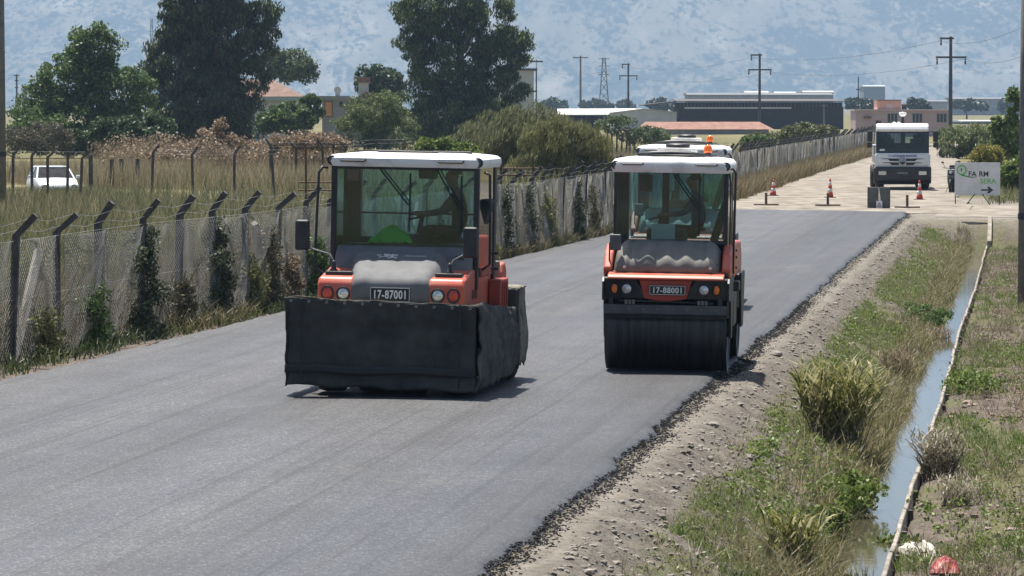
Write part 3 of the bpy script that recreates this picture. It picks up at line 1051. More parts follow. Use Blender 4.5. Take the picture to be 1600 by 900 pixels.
    text_mesh('side_badge', 'HAMM', 0.16, mat('badge', (0.10, 0.03, 0.02), 0.5), rt, (0.9335, 1.25, 1.24), (math.pi / 2, 0, math.pi / 2), bold=0.004)
    # moulded grey hood: cross-sections from the nose up to the windscreen
    secs = [(0.30, 1.10, 0.48, 0.46), (0.285, 1.24, 0.48, 0.44), (0.28, 1.36, 0.485, 0.44), (0.30, 1.42, 0.49, 0.42), (0.36, 1.465, 0.50, 0.42), (0.55, 1.545, 0.53, 0.44), (0.80, 1.645, 0.57, 0.44), (1.04, 1.735, 0.60, 0.47), (1.10, 1.752, 0.61, 0.48), (1.16, 1.745, 0.61, 0.48)]
    rows = []
    for (y, z, wb, wt) in secs:
        row = []
        for k in np.linspace(-1, 1, 25):
            ak = abs(k)
            x = k * wb * 1.12
            drop = max(0, ak - 0.80) / 0.20
            ridge = 0.016 * math.exp(-((ak - 0.60) / 0.06) ** 2) - 0.010 * math.exp(-(k / 0.05) ** 2) * (1 if y > 0.5 else 0.2)
            row.append((x, y + drop * 0.05, z - 0.26 * drop ** 1.1 * (0.35 + 0.65 * (y > 0.4)) + ridge))
        rows.append(row)
    hood = MB().grid(rows).build('hood', grey_p, rt, smooth=True, solid=0.02)
    # scuffed white lettering remains on the hood
    wm = mat('worn_white_sticker', (0.62, 0.62, 0.60), 0.6, vscale=30)
    sc_ = MB()
    for k in range(26):
        x = -0.30 + 0.24 * rnd.random(); q = rnd.random()
        sc_.box(x, x + 0.02 + 0.05 * rnd.random(), 0.90 + 0.12 * q, 0.925 + 0.12 * q, 1.686 + 0.046 * q, 1.704 + 0.046 * q)
    for k in range(14):
        x = 0.08 + 0.024 * k
        sc_.box(x, x + 0.014, 0.97, 1.005, 1.710, 1.730)
    sc_.build('worn_sticker', wm, hood)
    plate(rt, (0.0, 0.272, 1.262), 0.51, 0.185, '17-87001')
    # cowl between hood and windscreen
    MB().prism([(1.0, 1.40), (1.17, 1.72), (1.30, 1.835), (1.45, 1.835), (1.45, 1.2), (1.0, 1.2)], -0.86, 0.90, 'x').build('cowl', grey_p, rt, bev=0.03)
    MB().cyl((0.74, 1.17, 1.66), 0.075, 0.04, 'y', 16).build('cowl_port', black_p, rt)
    # cab
    y0, y1 = 1.32, 2.95
    xl, xr = -0.93, 0.95
    zb, zt = 1.80, 2.86
    MB().box(xl + .03, xr - .03, y0 + .14, y1, 1.15, 1.32).build('cab_floor', dark_s, rt)
    for (x, y, wx, wy) in ((xl + .02, y0 + .02, .035, .05), (xr - .02, y0 + .02, .035, .05), (xl + .05, y1 - .06, .07, .09), (xr - .05, y1 - .06, .07, .09)):
        MB().box(x - wx, x + wx, y - wy, y + wy, 1.30, zt).build('pillar', black_p, rt, bev=0.015)
    MB().box(xl, xr, y0 - .02, y0 + .05, zb - 0.06, zb).build('windscreen_sill', black_p, rt)
    MB().box(xl, xr, y0 - .01, y0 + .05, zt - 0.05, zt).build('windscreen_header', black_p, rt)
    MB().box(xl + .05, xr - .05, y1 - .05, y1 - .01, 1.3, 1.9).build('rear_panel', black_p, rt)
    MB().box(xl + .05, xr - .05, y1 - .06, y1 - .01, 2.20, 2.225).build('rear_rail', black_p, rt)
    pane(rt, [(xl + .05, y0, zb), (xr - .05, y0, zb), (xr - .05, y0, zt - .05), (xl + .05, y0, zt - .05)], cab_glass, 'windscreen')
    pane(rt, [(xl, y0 + .07, 1.45), (xl, y1 - .15, 1.45), (xl, y1 - .15, zt), (xl, y0 + .07, zt)], cab_glass, 'side_window')
    pane(rt, [(xr, y0 + .07, 1.45), (xr, y1 - .15, 1.45), (xr, y1 - .15, zt), (xr, y0 + .07, zt)], cab_glass, 'side_window')
    pane(rt, [(xl + .13, y1 - .03, 1.9), (xr - .13, y1 - .03, 1.9), (xr - .13, y1 - .03, zt), (xl + .13, y1 - .03, zt)], cab_glass, 'rear_window')
    rf = rounded_roof(rt, -0.985, 1.0, y0 - 0.06, y1 + 0.16, 2.845, 3.0, white_p)
    for x in (-0.66, 0.60):
        MB().tube([(x - .17, y0 - .065, 2.935), (x - .15, y0 - .10, 2.915), (x + .15, y0 - .10, 2.915), (x + .17, y0 - .065, 2.935)], 0.014, 6).build('grab_handle', black_p, rf)
    for x in (-0.93, 0.945):
        lamp(rf, (x, y0 - 0.05, 2.915), 0.055, mat('work_lamp', (0.10, 0.10, 0.11), 0.2), 'work_lamp')
    for (a, b, c, d) in ((-0.75, 0.75, 2.1, 2.14), (-0.4, 0.38, 1.62, 1.68), (-0.6, -0.1, 2.5, 2.55), (0.2, 0.7, 2.4, 2.44)):
        MB().box(a, b, c, d, 3.012, 3.045).build('roof_rail', black_p, rf, bev=0.008)
    # rails outside the corners
    MB().tube([(-1.0, y0 - .02, 2.82), (-1.05, y0 - .10, 2.83), (-1.09, y0 - .12, 2.76), (-1.11, y0 - .12, 2.2), (-1.13, y0 - .10, 1.55), (-1.0, y0 - .08, 1.45), (-0.9, y0 - .06, 1.45)], 0.018, 8).build('hand_rail', black_p, rt, smooth=True)
    MB().tube([(1.02, y0 + .05, 2.80), (1.09, y0 + .06, 2.76), (1.10, y0 + .08, 2.2), (1.10, y0 + .10, 1.62), (1.0, y0 + .10, 1.55)], 0.018, 8).build('hand_rail', black_p, rt, smooth=True)
    round_mirror(rt, (-1.27, y0 - .25, 1.96), 0.185, 0.39, (-0.78, 0.62, 1.52))
    round_mirror(rt, (0.94, 0.75, 1.92), 0.185, 0.39, (0.70, 0.62, 1.52))
    wiper(rt, (-0.32, y0 - .03, 2.82), (0.06, y0 - .04, 2.36), (0.08, y0 - .035, 2.77), (0.07, y0 - .035, 2.02))
    wiper(rt, (0.42, y0 - .03, 2.82), (0.72, y0 - .04, 2.30), (0.74, y0 - .035, 2.75), (0.73, y0 - .035, 1.95))
    MB().box(0.16, 0.40, y0 + .10, y0 + .22, 2.70, 2.82).build('cab_console', black_p, rt, bev=0.02)
    MB().box(-0.75, -0.60, y0 + .04, y0 + .06, 2.66, 2.80).build('inspection_sticker', mat('faded_sticker', (0.35, 0.10, 0.08), 0.6), rt)
    # controls and seat
    MB().prism([(1.55, 1.30), (1.50, 1.86), (1.62, 1.98), (1.98, 1.98), (2.05, 1.30)], -0.12, 0.38, 'x').build('dashboard', black_p, rt, bev=0.04)
    st = MB().lathe([(0.17, -0.014), (0.195, -0.014), (0.205, 0.0), (0.195, 0.014), (0.17, 0.014), (0.163, 0.0), (0.17, -0.014)], 24, 'z').build('steering_wheel', black_p, rt, smooth=True)
    st.location = (0.12, 2.1, 2.20); st.rotation_euler = (0, R(-14), 0)
    MB().tube([(0.12, 2.1, 2.20), (0.02, 2.1, 1.8)], 0.03, 8).build('steering_column', black_p, rt)
    sp = MB().box(-0.17, 0.17, -0.02, 0.02, -0.008, 0.008).build('spoke', black_p, st)
    seat(rt, 0.62, 2.12, 1.98)
    MB().box(0.5, 0.75, 1.98, 2.26, 1.30, 1.46).build('seat_base', black_p, rt)
    # rear: engine cover, step box, rear fender
    MB().prism([(3.05, 1.1), (3.05, 1.45), (3.3, 1.50), (4.5, 1.44), (4.66, 1.35), (4.66, 0.7), (4.4, 0.6), (3.05, 0.9)], -0.85, 0.82, 'x').build('engine_cover', orange, rt, bev=0.04, seg=3)
    sb = MB().box(0.935, 1.10, 2.55, 3.3, 0.98, 1.38).build('step_box', orange_d, rt, bev=0.02)
    for y in (2.7, 2.9, 3.1): MB().box(1.101, 1.112, y, y + .04, 1.02, 1.34).build('slat', orange_d, sb)
    MB().prism([(3.30, 1.12), (3.30, 1.45), (3.37, 1.56), (3.55, 1.58), (3.70, 1.48), (3.75, 1.12)], 0.83, 1.02, 'x').build('rear_fender', orange, rt, bev=0.03)
    MB().box(0.83, 0.99, 3.16, 3.28, 1.12, 1.60).build('fender_bracket', grey_w, rt, bev=0.02)
    for z in (1.55, 1.75): MB().cyl((1.10, 1.9, z), 0.018, 0.09, 'x', 8).build('door_hinge', black_p, rt)
    return rt


tr1 = build_tyre_roller()
bpy.context.view_layer.update()


def in_machine(rt, p):
    return rt.matrix_world @ Vector(p)


shirt_navy = mat('navy_work_shirt', (0.014, 0.018, 0.028), 0.85, vscale=6, col2=(0.03, 0.036, 0.05))
shirt_blue = mat('blue_shirt', (0.030, 0.055, 0.11), 0.85, vscale=6, col2=(0.05, 0.085, 0.15))
trs = mat('dark_trousers', (0.015, 0.016, 0.02), 0.85, vscale=6)
operator('person', 'dark clad driver at the wheel of the rubber-tyred roller', in_machine(tr1, (0.60, 2.10, 2.0)), shirt_navy, trs, R(-7.4), 0.50)
# lime cloth thrown on the dashboard
P = []
for j in range(13):
    row = []
    for i in range(23):
        a, b = i / 22, j / 12
        bell = math.sin(math.pi * a) ** 0.7 * math.sin(math.pi * b) ** 0.7
        z = bell * (0.10 + 0.09 * a + 0.018 * math.sin(a * 11 + b * 5)) + 0.012 * math.sin(a * 23 + b * 13)
        row.append((-0.27 + 0.54 * a + 0.02 * math.sin(b * 8), -0.10 + 0.22 * b + 0.02 * math.sin(a * 9), max(0.0, z)))
    P.append(row)
vst = MB().grid(P).build('safety_vest', lime, None, smooth=True, solid=0.012)
vst.location = in_machine(tr1, (-0.20, 1.52, 1.868)); vst.rotation_euler = (0, 0, R(-7.4)); vst.scale = (1.0, 1.0, 1.35)
tag(vst, 'crumpled bright green safety vest behind the windscreen of the tyre roller', 'vest')
# ledge that carries it is part of the machine
MB().box(-0.80, 0.82, 1.38, 1.72, 1.82, 1.86).build('dash_ledge', black_p, tr1, bev=0.01)


# ================================================================== tandem drum roller
def build_tandem(platetxt):
    rt = thing('tandem_roller', 'x', 'road roller')
    # drums
    def drum(y, x=0.0):
        o = bpy.data.objects.new('drum', None); C.objects.link(o); o.parent = rt; o.location = (x, y, 0.60)
        MB().lathe([(0.50, -0.80), (0.575, -0.815), (0.60, -0.84), (0.60, 0.84), (0.575, 0.815), (0.50, 0.80), (0.50, -0.80)], 64, 'x').build('shell', drum_m, o, smooth=False)
        MB().lathe([(0.001, -0.74), (0.2, -0.74), (0.52, -0.78), (0.52, 0.78), (0.2, 0.74), (0.001, 0.74)], 40, 'x').build('web', dark_s, o)
        MB().cyl((0, 0, 0), 0.13, 1.74, 'x', 20).build('hub', dark_s, o)
        for ch_ in o.children:
            autosmooth(ch_, 30)
        return o
    drum(0.0); drum(3.35, -0.02)
    # front yoke
    for s in (-1, 1):
        MB().prism([(-0.62, 0.98), (-0.68, 1.02), (-0.68, 1.24), (-0.60, 1.30), (0.55, 1.32), (0.75, 1.2), (0.75, 1.0), (0.2, 0.97)], s * 0.862 - .012, s * 0.862 + .012, 'x').build('side_plate', dark_s, rt)
    for s in (-1, 1):
        MB().prism([(-0.12, 0.45), (0.12, 0.45), (0.34, 1.0), (-0.30, 1.0)], s * 0.848, s * 0.885, 'x').build('drum_arm', dark_s, rt, bev=0.01)
    MB().box(-0.865, 0.865, -0.60, 0.62, 1.215, 1.30).build('yoke', dark_s, rt, bev=0.02)
    # front crossbeam: orange centre, dark lamp housings
    MB().add([(-0.36, -0.70, 1.27), (0.36, -0.70, 1.27), (0.30, -0.69, 1.02), (0.10, -0.685, 0.985), (-0.10, -0.685, 0.985), (-0.30, -0.69, 1.02),
              (-0.36, -0.60, 1.27), (0.36, -0.60, 1.27), (0.30, -0.60, 1.02), (0.10, -0.60, 0.985), (-0.10, -0.60, 0.985), (-0.30, -0.60, 1.02)],
             [(5, 4, 3, 2, 1, 0), (6, 7, 8, 9, 10, 11)] + [(i, (i + 1) % 6, (i + 1) % 6 + 6, i + 6) for i in range(6)]).build('front_panel', mat('red_orange_paint', (0.36, 0.045, 0.028), 0.4, col2=(0.45, 0.065, 0.04), vscale=3), rt, bev=0.008)
    MB().prism([(-0.74, 1.275), (-0.74, 1.30), (-0.70, 1.335), (-0.30, 1.40), (-0.20, 1.40), (-0.20, 1.275)], -0.80, 0.80, 'x').build('nose_cap', orange, rt, bev=0.012, seg=2)
    for s in (-1, 1):
        hs = MB().add([(s * .86, -.62, 1.29), (s * .42, -.715, 1.285), (s * .33, -.71, 1.15), (s * .28, -.70, 1.01), (s * .86, -.60, 1.0),
                       (s * .86, -.50, 1.29), (s * .42, -.58, 1.285), (s * .33, -.58, 1.15), (s * .28, -.58, 1.01), (s * .86, -.50, 1.0)],
                      [(0, 1, 2, 3, 4), (9, 8, 7, 6, 5)] + [(i, (i + 1) % 5, (i + 1) % 5 + 5, i + 5) for i in range(5)]).build('lamp_housing', black_p, rt, bev=0.02)
        lamp(hs, (s * 0.70, -0.68, 1.145), 0.048, lamp_a, 'indicator', 1.5)
        lamp(hs, (s * 0.53, -0.72, 1.145), 0.072, lamp_c, 'headlight')
    plate(rt, (0.03, -0.722, 1.135), 0.50, 0.135, platetxt)
    # scraper and sprinkler bars
    sc = MB().box(-0.84, 0.84, -0.70, -0.655, 0.80, 0.93).build('scraper_bar', mat('blue_grey_steel', (0.05, 0.055, 0.065), 0.5, col2=(0.085, 0.09, 0.10)), rt, bev=0.01)
    for k in range(8): MB().cyl((-0.70 + 0.2 * k, -0.703, 0.87), 0.013, 0.012, 'y', 8).build('bolt', grey_w, sc)
    MB().box(-0.82, 0.82, -0.665, -0.625, 0.74, 0.81).build('scraper_lip', rubber, sc)
    sp = MB().tube([(-0.65, -0.66, 0.985), (0.66, -0.66, 0.962)], 0.014, 8).build('spray_bar', dark_s, rt)
    for x in (-0.49, 0.51):
        b = MB()
        for d in (-.05, 0, .05): b.cyl((x + d, -0.665, 0.965), 0.022, 0.06, 'z', 8)
        b.build('spray_nozzle', grey_w, sp)
    for x in (-0.75, 0.75): MB().box(x - .03, x + .03, -0.66, -0.60, 0.82, 1.02).build('scraper_bracket', dark_s, rt)
    # moulded grey hood with lobes
    rows = []
    prof = [(-0.50, 1.34), (-0.53, 1.40), (-0.515, 1.47), (-0.47, 1.545), (-0.38, 1.63), (-0.24, 1.715), (-0.07, 1.775), (0.06, 1.79)]
    for j, (y, z) in enumerate(prof):
        row = []
        f = j / (len(prof) - 1)
        for k in np.linspace(-1, 1, 57):
            ak = abs(k)
            lobe = 0.024 * math.cos(k * math.pi * 5.5) * (0.3 + 0.7 * math.sin(f * math.pi)) * (ak < 0.82)
            corner = -0.16 * max(0, (ak - 0.78) / 0.22) ** 2
            valley = -0.045 * math.exp(-((ak - 0.70) / 0.05) ** 2)
            row.append((k * (0.735 - 0.02 * f), y + 0.25 * max(0, (ak - .8) / .2) ** 2 * 0.5, z + (lobe + valley) * (0.2 + 0.8 * (0.1 < f < 0.99)) + corner * (0.25 + 0.75 * f)))
        rows.append(row)
    hood = MB().grid(rows).build('hood', grey_w, rt, smooth=True, solid=0.02)
    for x in (-0.58, 0.60): MB().cyl((x, -0.53, 1.44), 0.022, 0.03, 'y', 10).build('hood_lock', lamp_c, hood)
    MB().box(-0.70, 0.70, -0.42, 0.2, 1.31, 1.50).build('hood_base', black_p, rt)
    # orange cheeks beside the hood
    for s in (-1, 1):
        MB().prism([(-0.45, 1.30), (-0.50, 1.42), (-0.30, 1.62), (0.05, 1.74), (0.20, 1.74), (0.20, 1.30)], s * 0.755, s * 0.875, 'x').build('cheek', orange, rt, bev=0.03, seg=3)
    # cab
    y0, y1, xl, xr, zb, zt = 0.12, 1.75, -0.78, 0.78, 1.80, 2.76
    MB().box(xl + .02, xr - .02, y0 + .1, y1, 1.12, 1.28).build('cab_floor', dark_s, rt)
    for (x, y, wx, wy) in ((xl + .01, y0 + .02, .022, .04), (xr - .01, y0 + .02, .03, .04), (xl + .04, y1 - .05, .05, .07), (xr - .04, y1 - .05, .05, .07), (-0.17, y1 - .05, .05, .04)):
        MB().box(x - wx, x + wx, y - wy, y + wy, 1.28, zt).build('pillar', black_p, rt, bev=0.012)
    MB().box(xl, xr, y0 - .02, y0 + .04, zb - 0.05, zb).build('windscreen_sill', black_p, rt)
    MB().box(xl + .05, xr - .05, y1 - .05, y1 - .01, 1.28, 1.7).build('rear_panel', black_p, rt)
    pane(rt, [(xl + .03, y0, zb), (xr - .03, y0, zb), (xr - .03, y0, zt), (xl + .03, y0, zt)], cab_glass, 'windscreen')
    pane(rt, [(xl, y0 + .06, 1.36), (xl, y1 - .12, 1.36), (xl, y1 - .12, zt), (xl, y0 + .06, zt)], cab_glass, 'side_window')
    pane(rt, [(xr, y0 + .06, 1.36), (xr, y1 - .12, 1.36), (xr, y1 - .12, zt), (xr, y0 + .06, zt)], cab_glass, 'side_window')
    pane(rt, [(xl + .1, y1 - .03, 1.7), (xr - .1, y1 - .03, 1.7), (xr - .1, y1 - .03, zt), (xl + .1, y1 - .03, zt)], cab_glass, 'rear_window')
    rf = rounded_roof(rt, -0.81, 0.81, y0 - 0.14, y1 + 0.16, 2.735, 2.93, white_p)
    for x in (-0.53, 0.50):
        MB().tube([(x - .15, y0 - .15, 2.86), (x - .13, y0 - .18, 2.845), (x + .13, y0 - .18, 2.845), (x + .15, y0 - .15, 2.86)], 0.012, 6).build('grab_handle', black_p, rf)
    for x in (-0.765, 0.765):
        lamp(rf, (x, y0 - 0.13, 2.83), 0.052, mat('work_lamp', (0.10, 0.10, 0.11), 0.2), 'work_lamp')
    ac = MB().box(-0.26, 0.28, 0.95, 1.5, 2.945, 3.07).build('air_unit', white_p, rf, bev=0.015)
    MB().lathe([(0.001, 3.07), (0.17, 3.07), (0.175, 3.11), (0.12, 3.13), (0.05, 3.14), (0.001, 3.14)], 20, 'z', (0.02, 1.2, 0)).build('fan_cap', black_p, ac, smooth=True)
    MB().tube([(-0.50, 0.42, 2.975), (-0.28, 0.36, 2.985), (-0.02, 0.40, 2.992), (0.26, 0.36, 2.985), (0.50, 0.44, 2.975)], [0.018, 0.045, 0.052, 0.042, 0.015], 8).build('rolled_hose', black_p, rf, smooth=True)
    MB().tube([(0.46, 0.80, 2.965), (0.60, 0.62, 2.97), (0.52, 0.40, 2.972), (0.30, 0.30, 2.972), (-0.3, 0.28, 2.968)], 0.014, 6).build('cable', black_p, rf, smooth=True)
    MB().box(-0.12, 0.16, 0.52, 0.80, 2.948, 2.985).build('roof_hatch', grey_p, rf, bev=0.01)
    MB().lathe([(0.001, 2.985), (0.13, 2.985), (0.135, 3.005), (0.09, 3.02), (0.001, 3.022)], 18, 'z', (0.02, 0.66, 0)).build('vent_disc', black_p, rf, smooth=True)
    bc = bpy.data.objects.new('beacon', None); C.objects.link(bc); bc.parent = rf; bc.location = (0.46, 0.95, 2.935); bc.scale = (.86, .86, .86)
    MB().lathe([(0.06, 0), (0.06, 0.09), (0.05, 0.10)], 16).build('base', black_p, bc, smooth=True)
    MB().lathe([(0.066, 0.085), (0.07, 0.12), (0.066, 0.18), (0.045, 0.21), (0.001, 0.22)], 18).build('dome', mat('beacon_orange', (0.80, 0.13, 0.02), 0.15, col2=(0.9, 0.2, 0.03), vscale=10), bc, smooth=True)
    # rails and mirror
    MB().tube([(0.79, y0, 2.80), (0.86, y0 - .02, 2.80), (0.90, y0 - .02, 2.74), (0.89, y0 - .02, 2.0), (0.88, y0, 1.35)], 0.018, 8).build('hand_rail', black_p, rt, smooth=True)
    MB().tube([(0.80, y0 + .04, 2.78), (0.83, y0 + .05, 2.6), (0.83, y0 + .05, 1.5)], 0.012, 6).build('door_rail', black_p, rt)
    mr = bpy.data.objects.new('mirror', None); C.objects.link(mr); mr.parent = rt
    MB().box(-0.80, -0.64, -0.42, -0.37, 1.66, 1.88).build('housing', mat('mirror_back', (0.09, 0.10, 0.11), 0.5), mr, bev=0.02)
    MB().tube([(-0.80, -0.40, 1.76), (-0.80, -0.40, 1.36)], 0.012, 8).build('arm', black_p, mr)
    for x in (-0.79, 0.80):
        MB().lathe([(0.05, 1.30), (0.055, 1.34), (0.045, 1.40), (0.02, 1.46), (0.001, 1.47)], 12, 'z', (x, -0.44, 0)).build('mount', black_p, rt, smooth=True)
    wiper(rt, (0.02, y0 - .03, 2.73), (0.40, y0 - .04, 2.2), (0.40, y0 - .035, 2.66), (0.40, y0 - .035, 1.86))
    # controls
    MB().prism([(0.40, 1.28), (0.36, 1.84), (0.48, 1.94), (0.85, 1.94), (0.95, 1.28)], -0.35, 0.20, 'x').build('dashboard', black_p, rt, bev=0.03)
    st = MB().lathe([(0.16, -0.013), (0.185, -0.013), (0.193, 0.0), (0.185, 0.013), (0.16, 0.013), (0.154, 0.0), (0.16, -0.013)], 24, 'z').build('steering_wheel', black_p, rt, smooth=True)
    st.location = (-0.18, 0.95, 2.10); st.rotation_euler = (0, R(-14), 0)
    MB().box(-0.16, 0.16, -0.02, 0.02, -0.008, 0.008).build('spoke', black_p, st)
    MB().tube([(-0.18, 0.95, 2.10), (-0.26, 0.95, 1.7)], 0.03, 8).build('steering_column', black_p, rt)
    seat(rt, 0.36, 0.98, 1.88)
    MB().box(0.24, 0.50, 0.85, 1.12, 1.27, 1.36).build('seat_base', black_p, rt)
    MB().box(-0.45, -0.27, y0 + .1, y0 + .2, 2.46, 2.70).build('extinguisher_box', mat('dark_red_box', (0.09, 0.015, 0.02), 0.5), rt, bev=0.01)
    # middle joint and rear half
    MB().prism([(0.65, 0.6), (0.65, 1.2), (2.5, 1.2), (2.5, 0.6)], -0.45, 0.45, 'x').build('middle_frame', dark_s, rt, bev=0.03)
    MB().box(0.46, 0.86, 1.0, 1.9, 0.55, 1.15).build('fuel_tank', dark_s, rt, bev=0.04)
    MB().prism([(1.90, 1.2), (1.90, 1.66), (2.2, 1.74), (3.7, 1.70), (4.05, 1.5), (4.05, 1.2), (3.7, 1.22), (2.6, 1.22)], -0.86, 0.82, 'x').build('engine_cover', orange, rt, bev=0.04, seg=3)
    MB().prism([(3.1, 0.45), (3.6, 0.45), (3.9, 1.25), (2.8, 1.25)], 0.845, 0.88, 'x').build('rear_arm', dark_s, rt, bev=0.01)
    MB().prism([(3.1, 0.45), (3.6, 0.45), (3.9, 1.25), (2.8, 1.25)], -0.90, -0.86, 'x').build('rear_arm', orange_d, rt, bev=0.01)
    for z in (1.35, 1.5, 1.6): MB().cyl((0.825, 2.2, z), 0.02, 0.03, 'x', 8).build('bolt', black_p, rt)
    MB().box(0.86, 0.95, 0.62, 0.95, 1.08, 1.22).build('step', black_p, rt, bev=0.02)
    return rt


tan = build_tandem('17-88001')
D2 = 57.7
tan.location = ((1043 - 800) * D2 / F_PX, D2, 0.012); tan.rotation_euler = (0, R(0.9), R(-5.8))
tag(tan, 'orange double-drum roller at the asphalt edge, number plate 17-88001 under its hood')
tan2 = copy_tree(tan)
D3 = 75.5
tan2.location = ((1061 - 800) * D3 / F_PX, D3, 0.022)
tag(tan2, 'second double-drum roller right behind the front one, its white roof and orange beacon showing above')
bpy.context.view_layer.update()
operator('person', 'driver in blue shirt at the wheel of the front double-drum roller', in_machine(tan, (0.34, 0.96, 1.90)), shirt_blue, trs, R(-5.8), 0.46, scale=0.97)
pc = MB().box(-0.165, 0.165, -0.004, 0.004, 0.0, 0.215).build('notice_sheet', paper, None)
pc.location = in_machine(tan, (-0.10, 0.16, 1.803)); pc.rotation_euler = (R(-8), 0, R(-5.8))
tag(pc, 'white paper sheet propped behind the windscreen of the front double-drum roller', 'paper')


# ================================================================== white truck
def build_truck():
    D = 183.0
    X = (1410 - 800) * D / F_PX
    rt = thing('truck', 'white lorry with black bumper and star emblem waiting on the gravel road', 'truck', (X, D, gz(X, D) - 0.01), R(-4))
    wb = mat('truck_white', (0.62, 0.66, 0.68), 0.4, vscale=3, col2=(0.72, 0.75, 0.77), rvar=.1)
    blk = black_p
    # cab shell
    MB().box(-1.15, 1.15, 0.62, 1.95, 0.85, 1.66).build('cab_lower', wb, rt, bev=0.05)
    for s in (-1, 1): MB().box(s * 1.125 - .025, s * 1.125 + .025, 0.625, 1.95, 1.662, 2.60).build('cab_side', wb, rt)
    for (a, b, c, d) in ((-1.1, 1.1, 1.664, 2.05), (-1.1, 1.1, 2.47, 2.60), (-1.1, -0.62, 2.052, 2.468), (-0.04, 0.16, 2.052, 2.468), (0.74, 1.1, 2.052, 2.468)):
        MB().box(a, b, 1.90, 1.945, c, d).build('rear_wall', seat_m, rt)
    # hollow front: lower panel, roof, pillars
    MB().prism([(0.08, 0.98), (0.02, 1.25), (0.03, 1.62), (0.62, 1.62), (0.62, 0.98)], -1.16, 1.16, 'x').build('front_panel', wb, rt, bev=0.04, seg=3)
    MB().prism([(0.14, 2.56), (0.10, 2.64), (0.20, 2.82), (0.55, 2.92), (1.95, 2.90), (1.95, 2.60), (0.64, 2.56)], -1.14, 1.14, 'x').build('roof', white_p, rt, bev=0.05, seg=3)
    for s in (-1, 1):
        MB().prism([(0.07, 1.62), (0.15, 2.57), (0.30, 2.57), (0.26, 1.62)], s * 1.08, s * 1.16, 'x').build('pillar', blk, rt, bev=0.01)
    MB().box(-1.08, 1.08, 0.50, 0.615, 1.62, 1.80).build('dashboard', blk, rt)
    pane(rt, [(-1.09, 0.09, 1.63), (1.09, 0.09, 1.63), (1.09, 0.16, 2.56), (-1.09, 0.16, 2.56)], truck_glass, 'windscreen')
    pane(rt, [(-1.14, 0.27, 1.66), (-1.14, 0.615, 1.66), (-1.14, 0.615, 2.55), (-1.14, 0.30, 2.55)], truck_glass, 'side_window')
    pane(rt, [(1.14, 0.27, 1.66), (1.14, 0.615, 1.66), (1.14, 0.615, 2.55), (1.14, 0.30, 2.55)], truck_glass, 'side_window')
    # bright rear windows seen through the cab
    for x in (-0.33, 0.45):
        pane(rt, [(x - 0.3, 1.92, 2.06), (x + 0.3, 1.92, 2.06), (x + 0.3, 1.92, 2.46), (x - 0.3, 1.92, 2.46)], truck_glass, 'rear_window')
    for x in (-0.62, 0.62):
        st = MB().box(x - .26, x + .26, 1.10, 1.30, 1.6, 2.25).box(x - .14, x + .14, 1.12, 1.26, 2.24, 2.44).build('seat', seat_m, rt, bev=0.06, seg=3)
    # grille slots, emblem
    slot = mat('grille_black', (0.012, 0.013, 0.015), 0.5)
    for (z, wd) in ((1.33, 0.62), (1.155, 0.54)):
        for s in (-1, 1):
            MB().add([(s * 0.16, 0.006, z + .05), (s * wd, 0.006, z + .055), (s * (wd + .33), 0.010, z + .05), (s * (wd + .33), 0.010, z + .035), (s * (wd + .02), 0.006, z + .02), (s * (wd - .08), 0.006, z - .06), (s * 0.16, 0.006, z - .06),
                      (s * 0.16, 0.04, z + .05), (s * wd, 0.04, z + .055), (s * (wd + .33), 0.04, z + .05), (s * (wd + .33), 0.04, z + .035), (s * (wd + .02), 0.04, z + .02), (s * (wd - .08), 0.04, z - .045), (s * 0.16, 0.04, z - .045)],
                     [tuple(range(7)), tuple(range(13, 6, -1))] + [(i, (i + 1) % 7, (i + 1) % 7 + 7, i + 7) for i in range(7)]).build('grille_slot', slot, rt)
    em = bpy.data.objects.new('emblem', None); C.objects.link(em); em.parent = rt; em.location = (0, -0.012, 1.26)
    MB().cyl((0, 0.01, 0), 0.17, 0.03, 'y', 28).build('backing', slot, em)
    chrome = mat('chrome', (0.55, 0.56, 0.58), 0.2, metal=0.9)
    MB().lathe([(0.135, -0.03), (0.165, -0.03), (0.165, 0.0), (0.135, 0.0), (0.135, -0.03)], 28, 'y').build('ring', chrome, em, smooth=True)
    star = MB()
    for a in (90, 210, 330):
        c, s = math.cos(R(a)), math.sin(R(a)); pc_, ps = -s, c
        star.add([(pc_ * .022, -0.022, ps * .022), (-pc_ * .022, -0.022, -ps * .022), (c * .14, -0.012, s * .14), (0, -0.034, 0)], [(0, 2, 3), (1, 3, 2), (0, 3, 1), (0, 1, 2)])
    star.build('star', chrome, em)
    text_mesh('front_lettering', 'T.C. BÜYÜKŞEHİR BELEDİYESİ', 0.125, mat('blue_lettering', (0.04, 0.07, 0.30), 0.5), rt, (0, 0.02, 1.49), (math.pi / 2 - R(1), 0, 0), bold=0.003, extrude=0.006, fit=1.25)
    # bumper
    MB().prism([(0.0, 0.32), (-0.10, 0.45), (-0.10, 0.93), (-0.04, 1.02), (0.5, 1.02), (0.6, 0.30), (0.15, 0.28)], -1.26, 1.26, 'x').build('bumper', blk, rt, bev=0.04, seg=2)
    MB().box(-1.18, 1.18, 0.12, 0.5, 0.24, 0.37).build('valance', blk, rt, bev=0.02)
